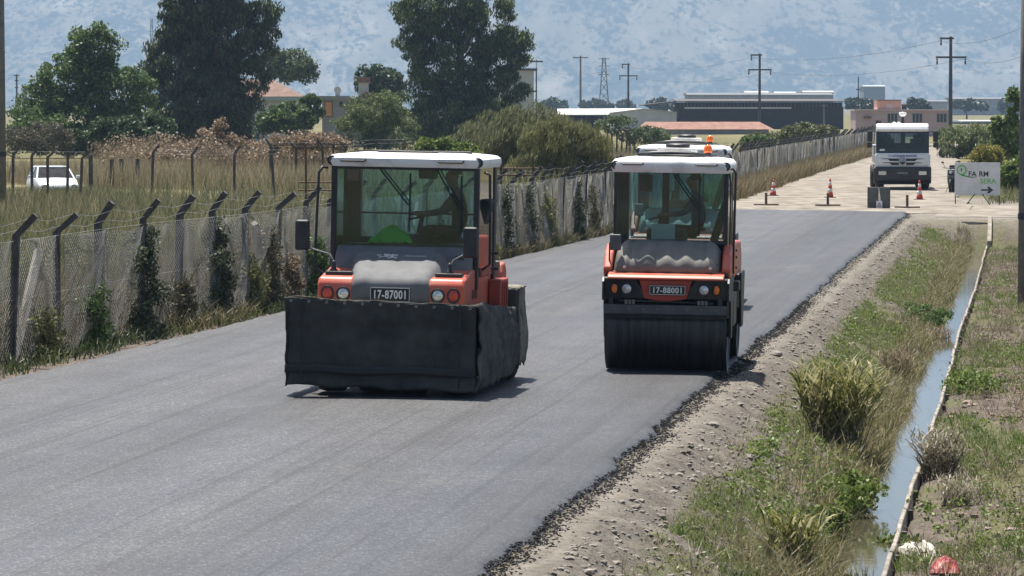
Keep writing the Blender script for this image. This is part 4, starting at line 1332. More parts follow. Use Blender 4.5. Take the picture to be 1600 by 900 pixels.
    for s in (-1, 1):
        hl = MB().box(s * .88 - .17, s * .88 + .17, -0.115, -0.09, 0.66, 0.83).build('headlight', lamp_c, rt, bev=0.03)
        MB().box(s * 1.16 - .06, s * 1.16 + .06, 0.0, 0.5, 0.98, 1.55).build('corner_deflector', wb, rt, bev=0.03)
        m = bpy.data.objects.new('mirror', None); C.objects.link(m); m.parent = rt
        MB().box(s * 1.44 - .11, s * 1.44 + .11, -0.05, 0.08, 2.12, 2.60).build('housing', blk, m, bev=0.03)
        MB().box(s * 1.45 - .11, s * 1.45 + .11, -0.05, 0.08, 1.86, 2.09).build('wide_angle_housing', blk, m, bev=0.03)
        MB().tube([(s * 1.14, 0.18, 2.55), (s * 1.36, 0.02, 2.60), (s * 1.42, 0.02, 2.5)], 0.02, 6).tube([(s * 1.14, 0.18, 1.92), (s * 1.36, 0.02, 1.95)], 0.02, 6).build('arm', blk, m)
    pl = MB().box(-0.27, 0.27, -0.118, -0.102, 0.69, 0.81).build('number_plate', mat('dim_plate', (0.045, 0.048, 0.052), 0.5), rt, bev=0.005)
    for k in range(7):
        x = -0.22 + 0.066 * k
        MB().box(x, x + 0.035, -0.121, -0.117, 0.715 + 0.01 * (k % 2), 0.775).build('plate_mark', mat('plate_marks', (0.35, 0.35, 0.35), 0.6), pl)
    wiper(rt, (-0.2, 0.06, 1.64), (0.1, 0.10, 1.75), (-0.6, 0.08, 1.70), (0.2, 0.085, 1.74))
    MB().box(-1.0, -0.78, 0.075, 0.085, 1.72, 1.80).build('sticker', paper, rt)
    # chassis, wheels, tipper body
    for (y, xs) in ((1.25, (-1.0, 1.0)), (4.8, (-1.02, 1.02)), (6.1, (-1.02, 1.02))):
        for x in xs: wheel(rt, x, y, 0.52, 0.34 if y < 2 else 0.6, 0.29)
        MB().box(-1.0, 1.0, y - .08, y + .08, 0.42, 0.60).build('axle', dark_s, rt)
    MB().box(-0.45, 0.45, 0.5, 7.4, 0.60, 0.90).build('chassis', dark_s, rt)
    body = MB().prism([(2.25, 1.15), (2.25, 1.95), (7.3, 1.95), (7.6, 1.15)], -1.22, 1.22, 'x').build('tipper_body', mat('body_grey', (0.30, 0.31, 0.31), 0.6), rt, bev=0.03)
    MB().box(-0.6, 0.6, 2.3, 7.3, 0.88, 1.16).build('subframe', dark_s, rt)
    ex = MB().cyl((-1.02, 2.08, 2.2), 0.13, 1.7, 'z', 14).build('exhaust_stack', blk, rt)
    # roof lamp on its post
    po = MB().tube([(0.03, 1.3, 2.88), (0.03, 1.3, 3.28)], [0.08, 0.05], 10).build('beacon_post', blk, rt)
    MB().lathe([(0.05, 3.22), (0.15, 3.30), (0.17, 3.36), (0.16, 3.41), (0.001, 3.43)], 16, 'z', (0.03, 1.3, 0)).build('beacon_cap', white_p, po, smooth=True)
    for x in (-0.35, -0.15): MB().ball((x, 0.9, 2.93), 0.09, 0.12, 0.06).build('roof_pad', white_p, rt)
    return rt


truck = build_truck()


# ================================================================== parked white car beyond the second fence
def build_car():
    D = 160.0
    p = at_depth(93, 290, D)
    z = tz(p.x, D)
    rt = thing('parked_car', 'white hatchback half hidden in tall grass beyond the concrete posts', 'car', (p.x, D, z - 0.10), R(14))
    wp = mat('car_white', (0.72, 0.74, 0.75), 0.3, vscale=2, col2=(0.80, 0.81, 0.82), coat=.4)
    # lofted shell: sections along y (front at 0)
    S_ = [(0.0, .45, .62, .70), (0.12, .35, .80, .80), (0.9, .30, .98, .84), (1.25, .30, 1.03, .85), (2.9, .30, 1.02, .85), (3.7, .32, .98, .82), (3.95, .42, .85, .76)]
    rows = []
    for (y, zb, zt, hw) in S_:
        rows.append([(-hw * .92, y, zb), (-hw, y, (zb + zt) / 2), (-hw * .93, y, zt - .04), (-hw * .80, y, zt), (0, y, zt + .02), (hw * .80, y, zt), (hw * .93, y, zt - .04), (hw, y, (zb + zt) / 2), (hw * .92, y, zb)])
    mb = MB().grid(rows, closed=True)
    n = 9
    mb.f.append(tuple(range(n - 1, -1, -1))); mb.f.append(tuple(range(len(mb.v) - n, len(mb.v))))
    body = mb.build('body', wp, rt); autosmooth(body, 50)
    roof = MB().box(-0.56, 0.56, 1.85, 3.35, 1.40, 1.46).build('roof', wp, rt, bev=0.05, seg=3)
    for s in (-1, 1):
        for (a, b, r_) in (((s * .72, 1.10, 1.0), (s * .58, 1.88, 1.42), .035), ((s * .72, 3.65, .98), (s * .57, 3.3, 1.42), .05), ((s * .76, 2.4, 1.0), (s * .60, 2.45, 1.42), .035)):
            MB().tube([a, b], r_, 6).build('pillar', wp, rt)
        pane(rt, [(s * .74, 1.25, 1.01), (s * .76, 3.55, 1.01), (s * .585, 3.25, 1.41), (s * .585, 1.92, 1.41)], truck_glass, 'side_window')
        lamp(rt, (s * .58, 0.03, .70), 0.10, lamp_c, 'headlight', .7)
        MB().box(s * .92 - .09, s * .92 + .09, 1.3, 1.42, 1.0, 1.12).build('mirror', wp, rt, bev=0.03)
    gl = glass_mat('car_windscreen', (0.35, 0.45, 0.48), dirt=0.05)
    pane(rt, [(-.70, 1.10, 1.02), (.70, 1.10, 1.02), (.56, 1.86, 1.41), (-.56, 1.86, 1.41)], gl, 'windscreen')
    pane(rt, [(-.68, 3.68, 1.0), (.68, 3.68, 1.0), (.55, 3.33, 1.41), (-.55, 3.33, 1.41)], gl, 'rear_window')
    MB().box(-0.5, 0.5, -0.02, 0.02, 0.50, 0.60).build('grille', black_p, rt)
    for x in (-.72, .72):
        for y in (.75, 3.2): wheel(rt, x, y, .30, .20, .19)
    return rt


build_car()
# ================================================================== fences
conc_p = mat('post_concrete', (0.055, 0.052, 0.050), 0.9, spec=0.2, vscale=5, col2=(0.11, 0.105, 0.10), bump=0.4, bscale=25)
wire_m = mat('galvanised_wire', (0.16, 0.157, 0.15), 0.65, metal=0.2, vscale=1.5, col2=(0.33, 0.32, 0.30))
rust = mat('rusty_iron', (0.055, 0.030, 0.022), 0.8, vscale=9, col2=(0.12, 0.065, 0.045), bump=0.3)


def post_mesh(h=1.83, over=(0.27, 0.31), w_=0.050, seed=0):
    """concrete post, square in section, its top bent over"""
    pts = [(0, 0), (0, h), (over[0], h + over[1])]
    mb = MB(); P = []
    dirs = [(0, 1), (over[0] * .5, 1), over]
    for (x, z), d, k in zip(pts, dirs, (1.0, 0.96, 0.86)):
        l = math.hypot(*d); nx, nz = d[1] / l, -d[0] / l
        a = w_ * k
        P.append([(x - nx * a, -a, z - nz * a), (x + nx * a, -a, z + nz * a), (x + nx * a, a, z + nz * a), (x - nx * a, a, z - nz * a)])
    P[0] = [(x, y, -0.25) for x, y, z in P[0]]
    mb.grid(P, closed=True); mb.f.append((0, 1, 2, 3)); mb.f.append((8, 9, 10, 11))
    me = mb.mesh('post'); me.materials.append(conc_p)
    return me


POST = [post_mesh(1.83, (0.27, 0.31)), post_mesh(1.80, (0.30, 0.27)), post_mesh(1.86, (0.24, 0.32))]


def chain_mesh(L_, H_, pitch=0.088, r=0.0033, sag=0.03, seed=0):
    """woven diagonal wires filling one bay"""
    V = []; Q = []
    rg = random.Random(seed)
    ph = rg.random() * 6

    def bul(x, z):
        return sag * math.sin(math.pi * x / L_) * (0.4 + math.sin(z * 2.1 + ph)) + 0.02 * math.sin(x * 5 + ph + z * 3)

    def tops(x):
        return -0.05 * math.sin(math.pi * min(max(x / L_, 0), 1)) * (0.6 + 0.4 * math.sin(ph))
    for sgn in (1, -1):
        c = -H_
        while c < L_:
            # line x = c + s (sgn=1) or x = c + H - s, z = s
            ss = np.linspace(0, H_, 5)
            pts = []
            for s in ss:
                x = c + s if sgn == 1 else c + H_ - s
                pts.append((x, s))
            # clip to the bay
            p0, p1 = pts[0], pts[-1]
            def clipx(p, q):
                (xa, za), (xb, zb) = p, q
                out = []
                for (x, z) in (p, q):
                    if x < 0: k = (0 - xa) / (xb - xa); x, z = 0, za + k * (zb - za)
                    elif x > L_: k = (L_ - xa) / (xb - xa); x, z = L_, za + k * (zb - za)
                    out.append((x, z))
                return out
            a, b = clipx(p0, p1)
            if abs(a[0] - b[0]) > 0.02:
                seg_ = []
                for k in np.linspace(0, 1, 4):
                    x = a[0] + (b[0] - a[0]) * k; z = a[1] + (b[1] - a[1]) * k
                    seg_.append(Vector((x, bul(x, z) + 0.004 * sgn, 0.03 + z * (1 + tops(x) / H_))))
                d = (seg_[-1] - seg_[0]).normalized(); n1 = Vector((0, 1, 0)); n2 = d.cross(n1)
                base = len(V)
                for p in seg_:
                    for an in (0, 120, 240):
                        V.append(tuple(p + (n1 * math.cos(R(an)) + n2 * math.sin(R(an))) * r))
                for i in range(3):
                    for k in range(3):
                        q0 = base + i * 3 + k; q1 = base + i * 3 + (k + 1) % 3
                        Q.append((q0, q1, q1 + 3, q0 + 3))
            c += pitch
    me = np_mesh('wire_mesh', np.array(V), np.array(Q))
    me.materials.append(wire_m)
    return me


CHAIN = [chain_mesh(2.5, 1.74, seed=k, sag=0.03 + 0.03 * k) for k in range(4)]


def fence_line(name, label, pts, n_wire=2, spacing=2.5, posts=POST, chains=CHAIN, side=1, lean=0.05, hw=1.83, step_t=None, rails=True, alt=False):
    """fence along a world polyline; posts, one mesh per bay, strands of wire"""
    P = [Vector((p[0], p[1])) for p in pts]
    seglen = [(P[i + 1] - P[i]).length for i in range(len(P) - 1)]
    tot = sum(seglen)

    def at(s):
        for i, l in enumerate(seglen):
            if s <= l or i == len(seglen) - 1:
                return P[i] + (P[i + 1] - P[i]) * (s / l), (P[i + 1] - P[i]).normalized()
            s -= l
    o = thing(name, label, 'fence', (P[0].x, P[0].y, tz(P[0].x, P[0].y)))
    org = Vector(o.location)
    n = int(tot // spacing)
    tops = []
    prev = None
    rg = random.Random(len(label))
    for i in range(n + 1):
        p, d = at(i * spacing)
        z = tz(p.x, p.y)
        po = link('post', posts[rg.randrange(len(posts))], None, o)
        po.location = Vector((p.x, p.y, z)) - org
        a = math.atan2(-d.x * side, d.y * side)   # local +x points to the road side
        po.rotation_euler = (R(rg.gauss(0, 1.6)), R(rg.gauss(0, 1.6)), a + R(rg.gauss(0, 6)))
        if alt and i % 2: po.scale = (1, 1, 0.985)
        tops.append((Vector((p.x, p.y, z)) - org, d, Vector((d.y, -d.x)) * side))
        if prev is not None and chains:
            q = prev
            c = link('mesh_bay', chains[rg.randrange(len(chains))], None, o)
            dv = p - q
            nrm = Vector((dv.y, -dv.x)).normalized() * side
            zq = tz(q.x, q.y)
            c.location = Vector((q.x + nrm.x * 0.075, q.y + nrm.y * 0.075, zq)) - org
            c.rotation_euler = (R(rg.gauss(0, 1.2)), -math.atan2(z - zq, dv.length), math.atan2(dv.y, dv.x))
            c.scale = (dv.length / 2.5, rg.choice((-1, 1)), 1)
        prev = p
    for k in range(n_wire):
        f = (k + 0.4) / n_wire
        pl = []
        for i, (b, d, s) in enumerate(tops):
            pl.append(b + Vector((s.x, s.y, 0)) * (0.27 * f + 0.055) + Vector((0, 0, hw + 0.31 * f + 0.02)))
            if i < len(tops) - 1:
                b2, d2, s2 = tops[i + 1]
                pl.append((b + b2) / 2 + Vector((s.x, s.y, 0)) * (0.27 * f + 0.05) + Vector((0, 0, hw + 0.31 * f - 0.02 - 0.03 * rg.random())))
        MB().tube(pl, 0.0032, 3, cap=False).build('wire_strand', wire_m, o, fix=False)
    if rails:
        for zz in (hw - 0.06, 0.95):
            pl = [b + Vector((s.x, s.y, 0)) * 0.08 + Vector((0, 0, zz + 0.015 * math.sin(i))) for i, (b, d, s) in enumerate(tops)]
            MB().tube(pl, 0.004, 3, cap=False).build('tension_wire', wire_m, o, fix=False)
    return o


fp = [ut2w(u, t) for t, u in zip(FEN_T, FEN_U)]
fen = fence_line('chain_link_fence', 'long chain link fence on bent concrete posts along the left road edge', fp)
# braces leaning on some of the near posts
brace_m = mat('pale_brace_concrete', (0.24, 0.22, 0.195), 0.9, vscale=5, col2=(0.38, 0.36, 0.32), bump=0.3)
for (t, dt) in ((59.5, -1.55), (73.8, 1.4), (90.0, -1.4)):
    u = float(np.interp(t, FEN_T, FEN_U)); u2 = float(np.interp(t + dt, FEN_T, FEN_U))
    x0, y0 = ut2w(u - 0.13, t); x1, y1 = ut2w(u2 - 0.13, t + dt)
    org = Vector(fen.location)
    MB().tube([Vector((x0, y0, tz(x0, y0) + 1.55)) - org, Vector((x1, y1, tz(x1, y1) - 0.1)) - org], 0.075, 4).build('brace', brace_m, fen)

# second fence: bent posts around the yard on the left
yard = [(-3, 155), (20, 155), (50, 154.5), (75, 154), (105, 153.5), (125, 153)]
yp = [((x - 800) * D / F_PX, D) for x, D in yard]
f2 = thing('yard_fence', 'run of bent concrete posts with slack wire in front of the white car', 'fence', (yp[0][0], yp[0][1], tz(*yp[0])))


def loose_posts(root, pts, lean_r=1, h=1.0, wires=2, seed=3):
    org = Vector(root.location); rg = random.Random(seed); tops = []
    for (X, Y) in pts:
        z = tz(X, Y)
        po = link('post', POST[rg.randrange(3)], None, root)
        po.location = Vector((X, Y, z)) - org
        po.rotation_euler = (R(rg.gauss(0, 1.5)), R(rg.gauss(0, 2)), 0 if lean_r > 0 else math.pi)
        po.scale = (1, 1, h)
        tops.append(Vector((X, Y, z)) - org + Vector((0.2 * lean_r, 0, 2.02 * h)))
    for k in range(wires):
        MB().tube([p - Vector((0.08 * k * lean_r, 0, 0.16 * k)) for p in tops], 0.006, 3, cap=False).build('wire_strand', wire_m, root, fix=False)


loose_posts(f2, yp, 1, 1.0)
yp2 = [((x - 800) * D / F_PX, D) for x, D in ((237, 163), (302, 156), (366, 159), (429, 161))]
f3 = thing('yard_fence', 'four bent concrete posts standing in dry weeds by the white track', 'fence', (yp2[0][0], yp2[0][1], tz(*yp2[0])))
loose_posts(f3, yp2, 1, 1.0, 2, 5)
yp3 = [((x - 800) * D / F_PX, D) for x, D in ((421, 176), (463, 178), (505, 180), (540, 183), (566, 186), (590, 190), (612, 194), (634, 198), (655, 202))]
f4 = thing('yard_fence', 'row of concrete posts bent the other way behind the tyre roller roof', 'fence', (yp3[0][0], yp3[0][1], tz(*yp3[0])))
loose_posts(f4, yp3, -1, 1.06, 2, 6)
yp4 = [((x - 800) * D / F_PX, D) for x, D in ((957, 240), (963, 243), (970, 246), (978, 250), (985, 254), (992, 258))]
f5 = thing('yard_fence', 'small row of dark bent posts over straw behind the roller roofs', 'fence', (yp4[0][0], yp4[0][1], tz(*yp4[0])))
loose_posts(f5, yp4, -1, 1.15, 1, 8)
# straight stub posts behind the car
stub = MB().prism([(-.09, -.2), (.09, -.2), (.085, 1.34), (-.085, 1.34)], -.09, .09, 'y').mesh('stub')
stub.materials.append(conc_p)
for i, (x, D) in enumerate(((142, 186), (175, 186), (190, 187), (215, 188))):
    X = (x - 800) * D / F_PX
    o = link('stub_post', stub); o.location = (X, D, tz(X, D)); o.scale = (1, 1, 1.0 + 0.12 * (i == 0))
    tag(o, ['tallest of the four straight stub posts right of the white car', 'second straight stub post right of the white car', 'third straight stub post right of the white car', 'straight stub post nearest the bent posts, in brown weeds'][i], 'post', 'straight stub posts behind the car')
# iron pipe rails beside the tyre roller cab
for (xs, D, lab) in (((478, 521), 118, 'rusty pipe railing left of the tyre roller cab, two thin uprights'), ((783, 833), 118, 'rusty pipe railing just right of the tyre roller roof')):
    x0, x1 = [(x - 800) * D / F_PX for x in xs]
    z = tz(x0, D)
    rr = thing('pipe_railing', lab, 'railing', (x0, D, z))
    MB().tube([(0, 0, -0.1), (0, 0, 2.58)], 0.03, 6).build('upright', rust, rr)
    if xs[0] == 478: MB().tube([(x1 - x0, 0, -0.1), (x1 - x0, 0, 2.58)], 0.03, 6).build('upright', rust, rr)
    else: MB().tube([(x1 - x0, 0, -0.1), (x1 - x0, 0, 1.95)], 0.03, 6).build('upright', rust, rr)
    for zz in ((1.28, 1.50) if xs[0] == 478 else (1.72, 1.9)): MB().tube([(-0.22, 0, zz), (x1 - x0 + 0.15, 0, zz)], 0.022, 6).build('rail', rust, rr)

# ================================================================== roadworks: cones, T stands, panel, sign
cone_r = mat('cone_red', (0.42, 0.035, 0.022), 0.6, vscale=5, col2=(0.55, 0.07, 0.045))
cone_w = mat('cone_white', (0.50, 0.50, 0.49), 0.6, vscale=5, col2=(0.68, 0.68, 0.67))


def make_cone(loc, label, h=0.72, tilt=0.0):
    o = thing('traffic_cone', label, 'traffic cone', loc, 0.3, 'traffic cones closing the fresh asphalt', ry=tilt)
    r0 = 0.135
    def rr(f): return r0 * (1 - f) + 0.028 * f
    bands = [(0.0, 0.25, cone_r), (0.25, 0.45, cone_w), (0.45, 0.64, cone_r), (0.64, 0.82, cone_w), (0.82, 1.0, cone_r)]
    for (a, b, m) in bands:
        prof = [(rr(a), 0.035 + h * a), (rr(b), 0.035 + h * b)]
        if b == 1.0: prof.append((0.001, 0.04 + h))
        if a == 0: prof = [(0.001, 0.03)] + prof
        MB().lathe(prof, 16).build('sleeve' if m is cone_w else 'cone_body', m, o, smooth=True)
    MB().box(-0.19, 0.19, -0.19, 0.19, 0, 0.035).build('base', mat('cone_base', (0.05, 0.03, 0.03), 0.8), o, bev=0.01)


for (x, y, h, lab, tl) in ((1208, 309, 0.62, 'red and white cone nearest the fence, in front of the dark fence post', 0.03), (1297, 311, 0.74, 'slim red and white cone in the middle of the gravel, left of the lorry', 0.0),
                           (1437, 313, 0.74, 'red and white cone just in front of the right side of the lorry', -0.02), (1149.5, 307.5, 0.70, 'red and white cone seen at the right edge of the double-drum roller cab', 0.0)):
    p = ground_at(x, y)
    p.z = gz(p.x, p.y) - 0.004
    make_cone(p, lab, h, tl)
wood = mat('brown_timber', (0.075, 0.042, 0.028), 0.85, vscale=6, col2=(0.15, 0.09, 0.06), bump=0.3)
for (x, y, lab) in ((1197, 323, 'brown T shaped barrier foot nearest the fence'), (1293.5, 324, 'brown T shaped barrier foot in front of the slim middle cone'), (1417.5, 326, 'brown T shaped barrier foot right of the grey panel')):
    p = ground_at(x, y); p.z = gz(p.x, p.y) - 0.006
    o = thing('barrier_foot', lab, 'barrier', p, R(3), 'barrier feet at the asphalt end')
    MB().box(-0.045, 0.045, -0.03, 0.03, 0.05, 0.47).build('upright', wood, o, bev=0.006)
    MB().box(-0.46, 0.46, -0.06, 0.06, 0.0, 0.055).build('foot', wood, o, bev=0.008)
    MB().box(-0.06, 0.06, -0.26, 0.26, 0.001, 0.05).build('cross_foot', wood, o, bev=0.008)
# grey folded panel with a small warning card
p = ground_at(1373.5, 327); p.z = gz(p.x, p.y) - 0.008
gp = thing('road_panel', 'grey upright two-leaf panel with a white seam on the gravel before the lorry', 'panel', p, R(2))
pan_m = mat('panel_grey', (0.075, 0.075, 0.068), 0.7, vscale=3, col2=(0.12, 0.12, 0.11))
for s in (-1, 1):
    M = Matrix.Rotation(R(10 * s), 4, 'Z')
    MB().box(min(0.012 * s, 0.42 * s), max(0.012 * s, 0.42 * s), -0.02, 0.02, 0.0, 0.76, M).build('leaf', pan_m, gp, bev=0.03)
    MB().box(s * 0.32 - .03, s * 0.32 + .03, 0.02, 0.38, 0.0, 0.05, M).build('foot', dark_s, gp)
MB().tube([(-0.02, -0.03, 0.75), (0.0, -0.04, 0.6), (0.03, -0.045, 0.4), (0.05, -0.05, 0.2)], 0.014, 6).build('seam', paper, gp)
wc = MB().box(-0.11, 0.11, -0.008, 0.008, 0.0, 0.27).build('warning_card', paper, None)
wc.location = (p.x + 0.0, p.y - 0.09, p.z); wc.rotation_euler = (R(-8), 0, 0)
tag(wc, 'small white card with red triangle leaning on the grey panel', 'sign')
tri = MB()
pts = [(-.075, .06), (.075, .06), (0.0, .21)]
pin = [(-.035, .085), (.035, .085), (0.0, .155)]
tri.add([(a, -0.011, b) for a, b in pts] + [(a, -0.011, b) for a, b in pin] + [(a, -0.0085, b) for a, b in pts] + [(a, -0.0085, b) for a, b in pin],
        [(0, 1, 4, 3), (1, 2, 5, 4), (2, 0, 3, 5), (6, 9, 10, 7), (7, 10, 11, 8), (8, 11, 9, 6), (0, 6, 7, 1), (1, 7, 8, 2), (2, 8, 6, 0)]).build('red_triangle', cone_r, wc)

# farm sign
p0 = ground_at(1493, 318); p1 = ground_at(1562, 318)
ps = ground_at(1527, 319); ps.z = tz(ps.x, ps.y)
sg = thing('farm_sign', 'white two-panel board reading QFARM SERA with an arrow on thin legs', 'sign', ps, R(-6))
sw = mat('sign_white', (0.52, 0.53, 0.53), 0.6, vscale=2, col2=(0.64, 0.65, 0.65))
sgreen = mat('sign_green', (0.06, 0.26, 0.05), 0.6, vscale=8); sgr2 = mat('sign_light_green', (0.16, 0.42, 0.12), 0.6, vscale=8)
sdark = mat('sign_dark', (0.025, 0.03, 0.03), 0.6, vscale=8)
Wd, zb, zt = 0.855, 0.36, 1.60
for (a, b) in ((-Wd, 0.02), (0.028, Wd)):
    MB().box(a, b, -0.02, 0.02, zb, zt).build('panel', sw, sg, bev=0.004)
for x in (-Wd + .03, Wd - .03): MB().box(x - .02, x + .02, 0.021, 0.06, -0.1, zt - .05).build('leg', dark_s, sg)
MB().tube([(-0.05, 0.05, zb + .1), (-0.45, -0.45, -0.02)], 0.02, 6).build('brace', dark_s, sg)
MB().tube([(0.15, 0.05, zb + .1), (0.50, -0.45, -0.02)], 0.02, 6).build('brace', dark_s, sg)
# logo ring, its tail and the drop inside
lg = MB(); n = 26
for i in range(n):
    a0, a1 = 2 * math.pi * i / n, 2 * math.pi * (i + 1) / n
    q = []
    for a in (a0, a1):
        ri, ro = 0.135 - 0.012 * math.sin(a), 0.19 + 0.018 * math.sin(a + 2.4)
        q.append(((-0.60 + ri * math.cos(a), 1.33 + 1.05 * ri * math.sin(a)), (-0.60 + ro * math.cos(a), 1.33 + 1.05 * ro * math.sin(a))))
    (i0, o0), (i1, o1) = q
    lg.add([(*[i0[0]], -0.023, i0[1]), (o0[0], -0.023, o0[1]), (o1[0], -0.023, o1[1]), (i1[0], -0.023, i1[1])], [(0, 1, 2, 3)])
lg.build('logo_ring', sgr2, sg, solid=0.003)
tl = []
for k in range(9):
    f = k / 8
    cx, cz = -0.62 + 0.58 * f, 1.15 - 0.16 * math.sin(f * 1.75) + 0.06 * f
    wv = 0.035 * (1 - f * .8)
    tl.append([(cx, -0.0245, cz - wv), (cx, -0.0245, cz + wv)])
MB().grid(tl).build('logo_tail', sgreen, sg, solid=0.003)
dr = MB(); dp = [(0.035 * math.sin(a) * (1 if a else 1), 0.075 * -math.cos(a) * (1.25 if math.cos(a) < 0 else 0.8)) for a in np.linspace(0, 2 * math.pi, 14)[:-1]]
dr.prism([(-0.60 + x, 1.32 + z) for x, z in dp], -0.026, -0.0215, 'y').build('logo_drop', sgreen, sg)
text_mesh('lettering', 'FA', 0.27, sdark, sg, (-0.19, -0.024, 1.16), FRONT, bold=0.006)
text_mesh('lettering', 'RM', 0.27, sdark, sg, (0.24, -0.024, 1.16), FRONT, bold=0.006)
text_mesh('lettering', 'SERA', 0.27, sgr2, sg, (0.40, -0.024, 0.89), FRONT, bold=0.005)
MB().prism([(0.14, 0.595), (0.42, 0.595), (0.36, 0.68), (0.43, 0.70), (0.60, 0.565), (0.43, 0.43), (0.36, 0.45), (0.42, 0.535), (0.14, 0.535)], -0.0245, -0.0212, 'y').build('arrow', sdark, sg)

# motorcycle behind the sign
pm = ground_at(1485, 301); pm.z = gz(pm.x, pm.y) - 0.01
mc = thing('motorcycle', 'black motorcycle parked behind the left edge of the farm sign', 'motorcycle', pm, R(-12))
for y in (0.0, 1.25):
    o = bpy.data.objects.new('wheel', None); C.objects.link(o); o.parent = mc; o.location = (0, y, 0.30)
    MB().lathe([(0.24, -.04), (0.29, -.05), (0.30, 0), (0.29, .05), (0.24, .04), (0.24, -.04)], 24, 'x').build('tyre', rubber, o, smooth=True)
    MB().lathe([(0.001, -.02), (0.06, -.05), (0.24, -.02), (0.24, .02), (0.06, .05), (0.001, .02)], 16, 'x').build('rim', dark_s, o)
MB().prism([(0.25, .45), (0.15, .78), (0.3, 1.02), (0.6, .98), (0.75, .78), (1.5, .86), (1.55, .72), (1.2, .55), (0.9, .32), (0.5, .30)], -.16, .16, 'x').build('body', black_p, mc, bev=0.04)
MB().box(-0.15, 0.15, 0.72, 1.45, 0.80, 0.92).build('seat', seat_m, mc, bev=0.04)
MB().box(-0.20, 0.20, 1.40, 1.75, 0.86, 1.18).build('top_box', black_p, mc, bev=0.04)
MB().tube([(-.07, 0, .3), (-.08, .2, .98)], .025, 8).tube([(.07, 0, .3), (.08, .2, .98)], .025, 8).build('fork', dark_s, mc)
MB().tube([(-.36, .32, 1.08), (-.2, .24, 1.06), (.2, .24, 1.06), (.36, .32, 1.08)], .016, 8).build('handlebar', dark_s, mc)
for s in (-1, 1):
    MB().tube([(s * .24, .24, 1.06), (s * .34, .2, 1.26)], .009, 6).ball((s * .36, .2, 1.30), .06, .02, .045).build('mirror', black_p, mc)
lamp(mc, (0, .08, .90), .09, lamp_c, 'headlight')
MB().box(-.15, .15, .05, .16, .62, .74).build('front_cowl', mat('cowl_grey', (.12, .12, .13), .4), mc, bev=.03)
MB().tube([(-.12, .7, .32), (-.28, .62, 0.0)], .014, 6).build('kick_stand', dark_s, mc)

# ================================================================== poles
pole_c = mat('pole_concrete', (0.12, 0.115, 0.11), 0.85, vscale=3, col2=(0.19, 0.185, 0.175), bump=0.2)
pole_d = mat('dark_timber_pole', (0.045, 0.042, 0.04), 0.85, vscale=3, col2=(0.075, 0.07, 0.066))
ins_m = mat('insulator', (0.04, 0.03, 0.03), 0.4)


def near_pole(X, Y, r, h, lab, z=None):
    z = tz(X, Y) if z is None else z
    o = MB().tube([(0, 0, -0.3), (0, 0, h * .5), (0, 0, h)], [r, r * .85, r * .66], 20).build('concrete_pole', pole_c, None, smooth=True)
    MB().lathe([(r * 1.02, 2.0), (r * 1.04, 2.04), (r * 1.04, 2.10), (r * 1.02, 2.14)], 20).build('band', dark_s, o)
    o.location = (X, Y, z)
    tag(o, lab, 'pole')


near_pole((-1 - 800) * 140 / F_PX, 140, 0.245, 12, 'thick concrete pole cut by the left edge of the photo')
pr = ground_at(1601, 477, -0.9)
near_pole(pr.x, pr.y, 0.165, 9, 'concrete pole cut by the right edge of the photo beside the ditch field')


def power_pole(x, ytop, D, arms, label, r=0.16, m=pole_d, ins=True):
    """wooden line pole: arms = (y pixel, x0 pixel, x1 pixel)"""
    X = (x - 800) * D / F_PX
    zt = at_depth(x, ytop, D).z
    z0 = tz(X, D)
    o = thing('power_pole', label, 'power pole', (X, D, z0), 0, 'power line poles')
    MB().tube([(0, 0, -0.5), (0, 0, zt - z0)], [r * 1.25, r * .8], 10).build('post', m, o)
    for (ya, xa, xb) in arms:
        za = at_depth(x, ya, D).z - z0
        a, b = (xa - x) * D / F_PX, (xb - x) * D / F_PX
        am = MB().box(a, b, -0.07 - r, 0.07 - r, za - 0.11, za + 0.11).build('cross_arm', m, o)
        if ins:
            for q in ([a + .15, b - .15] if abs(a) > .8 and abs(b) > .8 else [a + .15]):
                MB().lathe([(0.04, za - .12), (0.11, za - .25), (0.06, za - .4), (0.12, za - .55), (0.10, za - .75), (0.02, za - .85)], 8, 'z', (q, -r, 0)).build('insulator', ins_m, am)
    return o


power_pole(1484.5, 57, 480, ((60, 1467, 1489), (89.5, 1461, 1509)), 'tall dark power pole with two cross arms above the right hedge', 0.21)
power_pole(1186.5, 84, 640, ((86, 1172, 1190), (109, 1168, 1205)), 'power pole with two cross arms in front of the dark barn', 0.20)
power_pole(981.5, 99, 800, ((100.5, 971, 984), (118.5, 967, 996)), 'power pole with two cross arms left of the dark barn', 0.20)
power_pole(907, 87, 900, ((90, 895, 919),), 'grey thin lamp pole with a single bar farthest left over the sheds', 0.22, pole_c, False)
power_pole(1023, 172, 720, ((176, 1021, 1025),), 'short post in front of the white shed wall', 0.11, pole_d, False)
power_pole(1287, 163, 560, ((165, 1284, 1290),), 'grey short pole at the right end of the dark barn', 0.12, pole_c, False)
power_pole(1340.5, 120, 760, ((140, 1337, 1343),), 'thin dark mast left of the pink house roof', 0.12, pole_d, False)
power_pole(27, 116, 900, ((118, 23, 31), (126, 24, 30), (137, 24, 30)), 'small dark pole with short arms by the far left tree', 0.2, pole_d, False)
power_pole(838, 92, 520, ((96, 828, 848),), 'thin mast standing at the white tower behind the right tall tree', 0.05, pole_c, False)


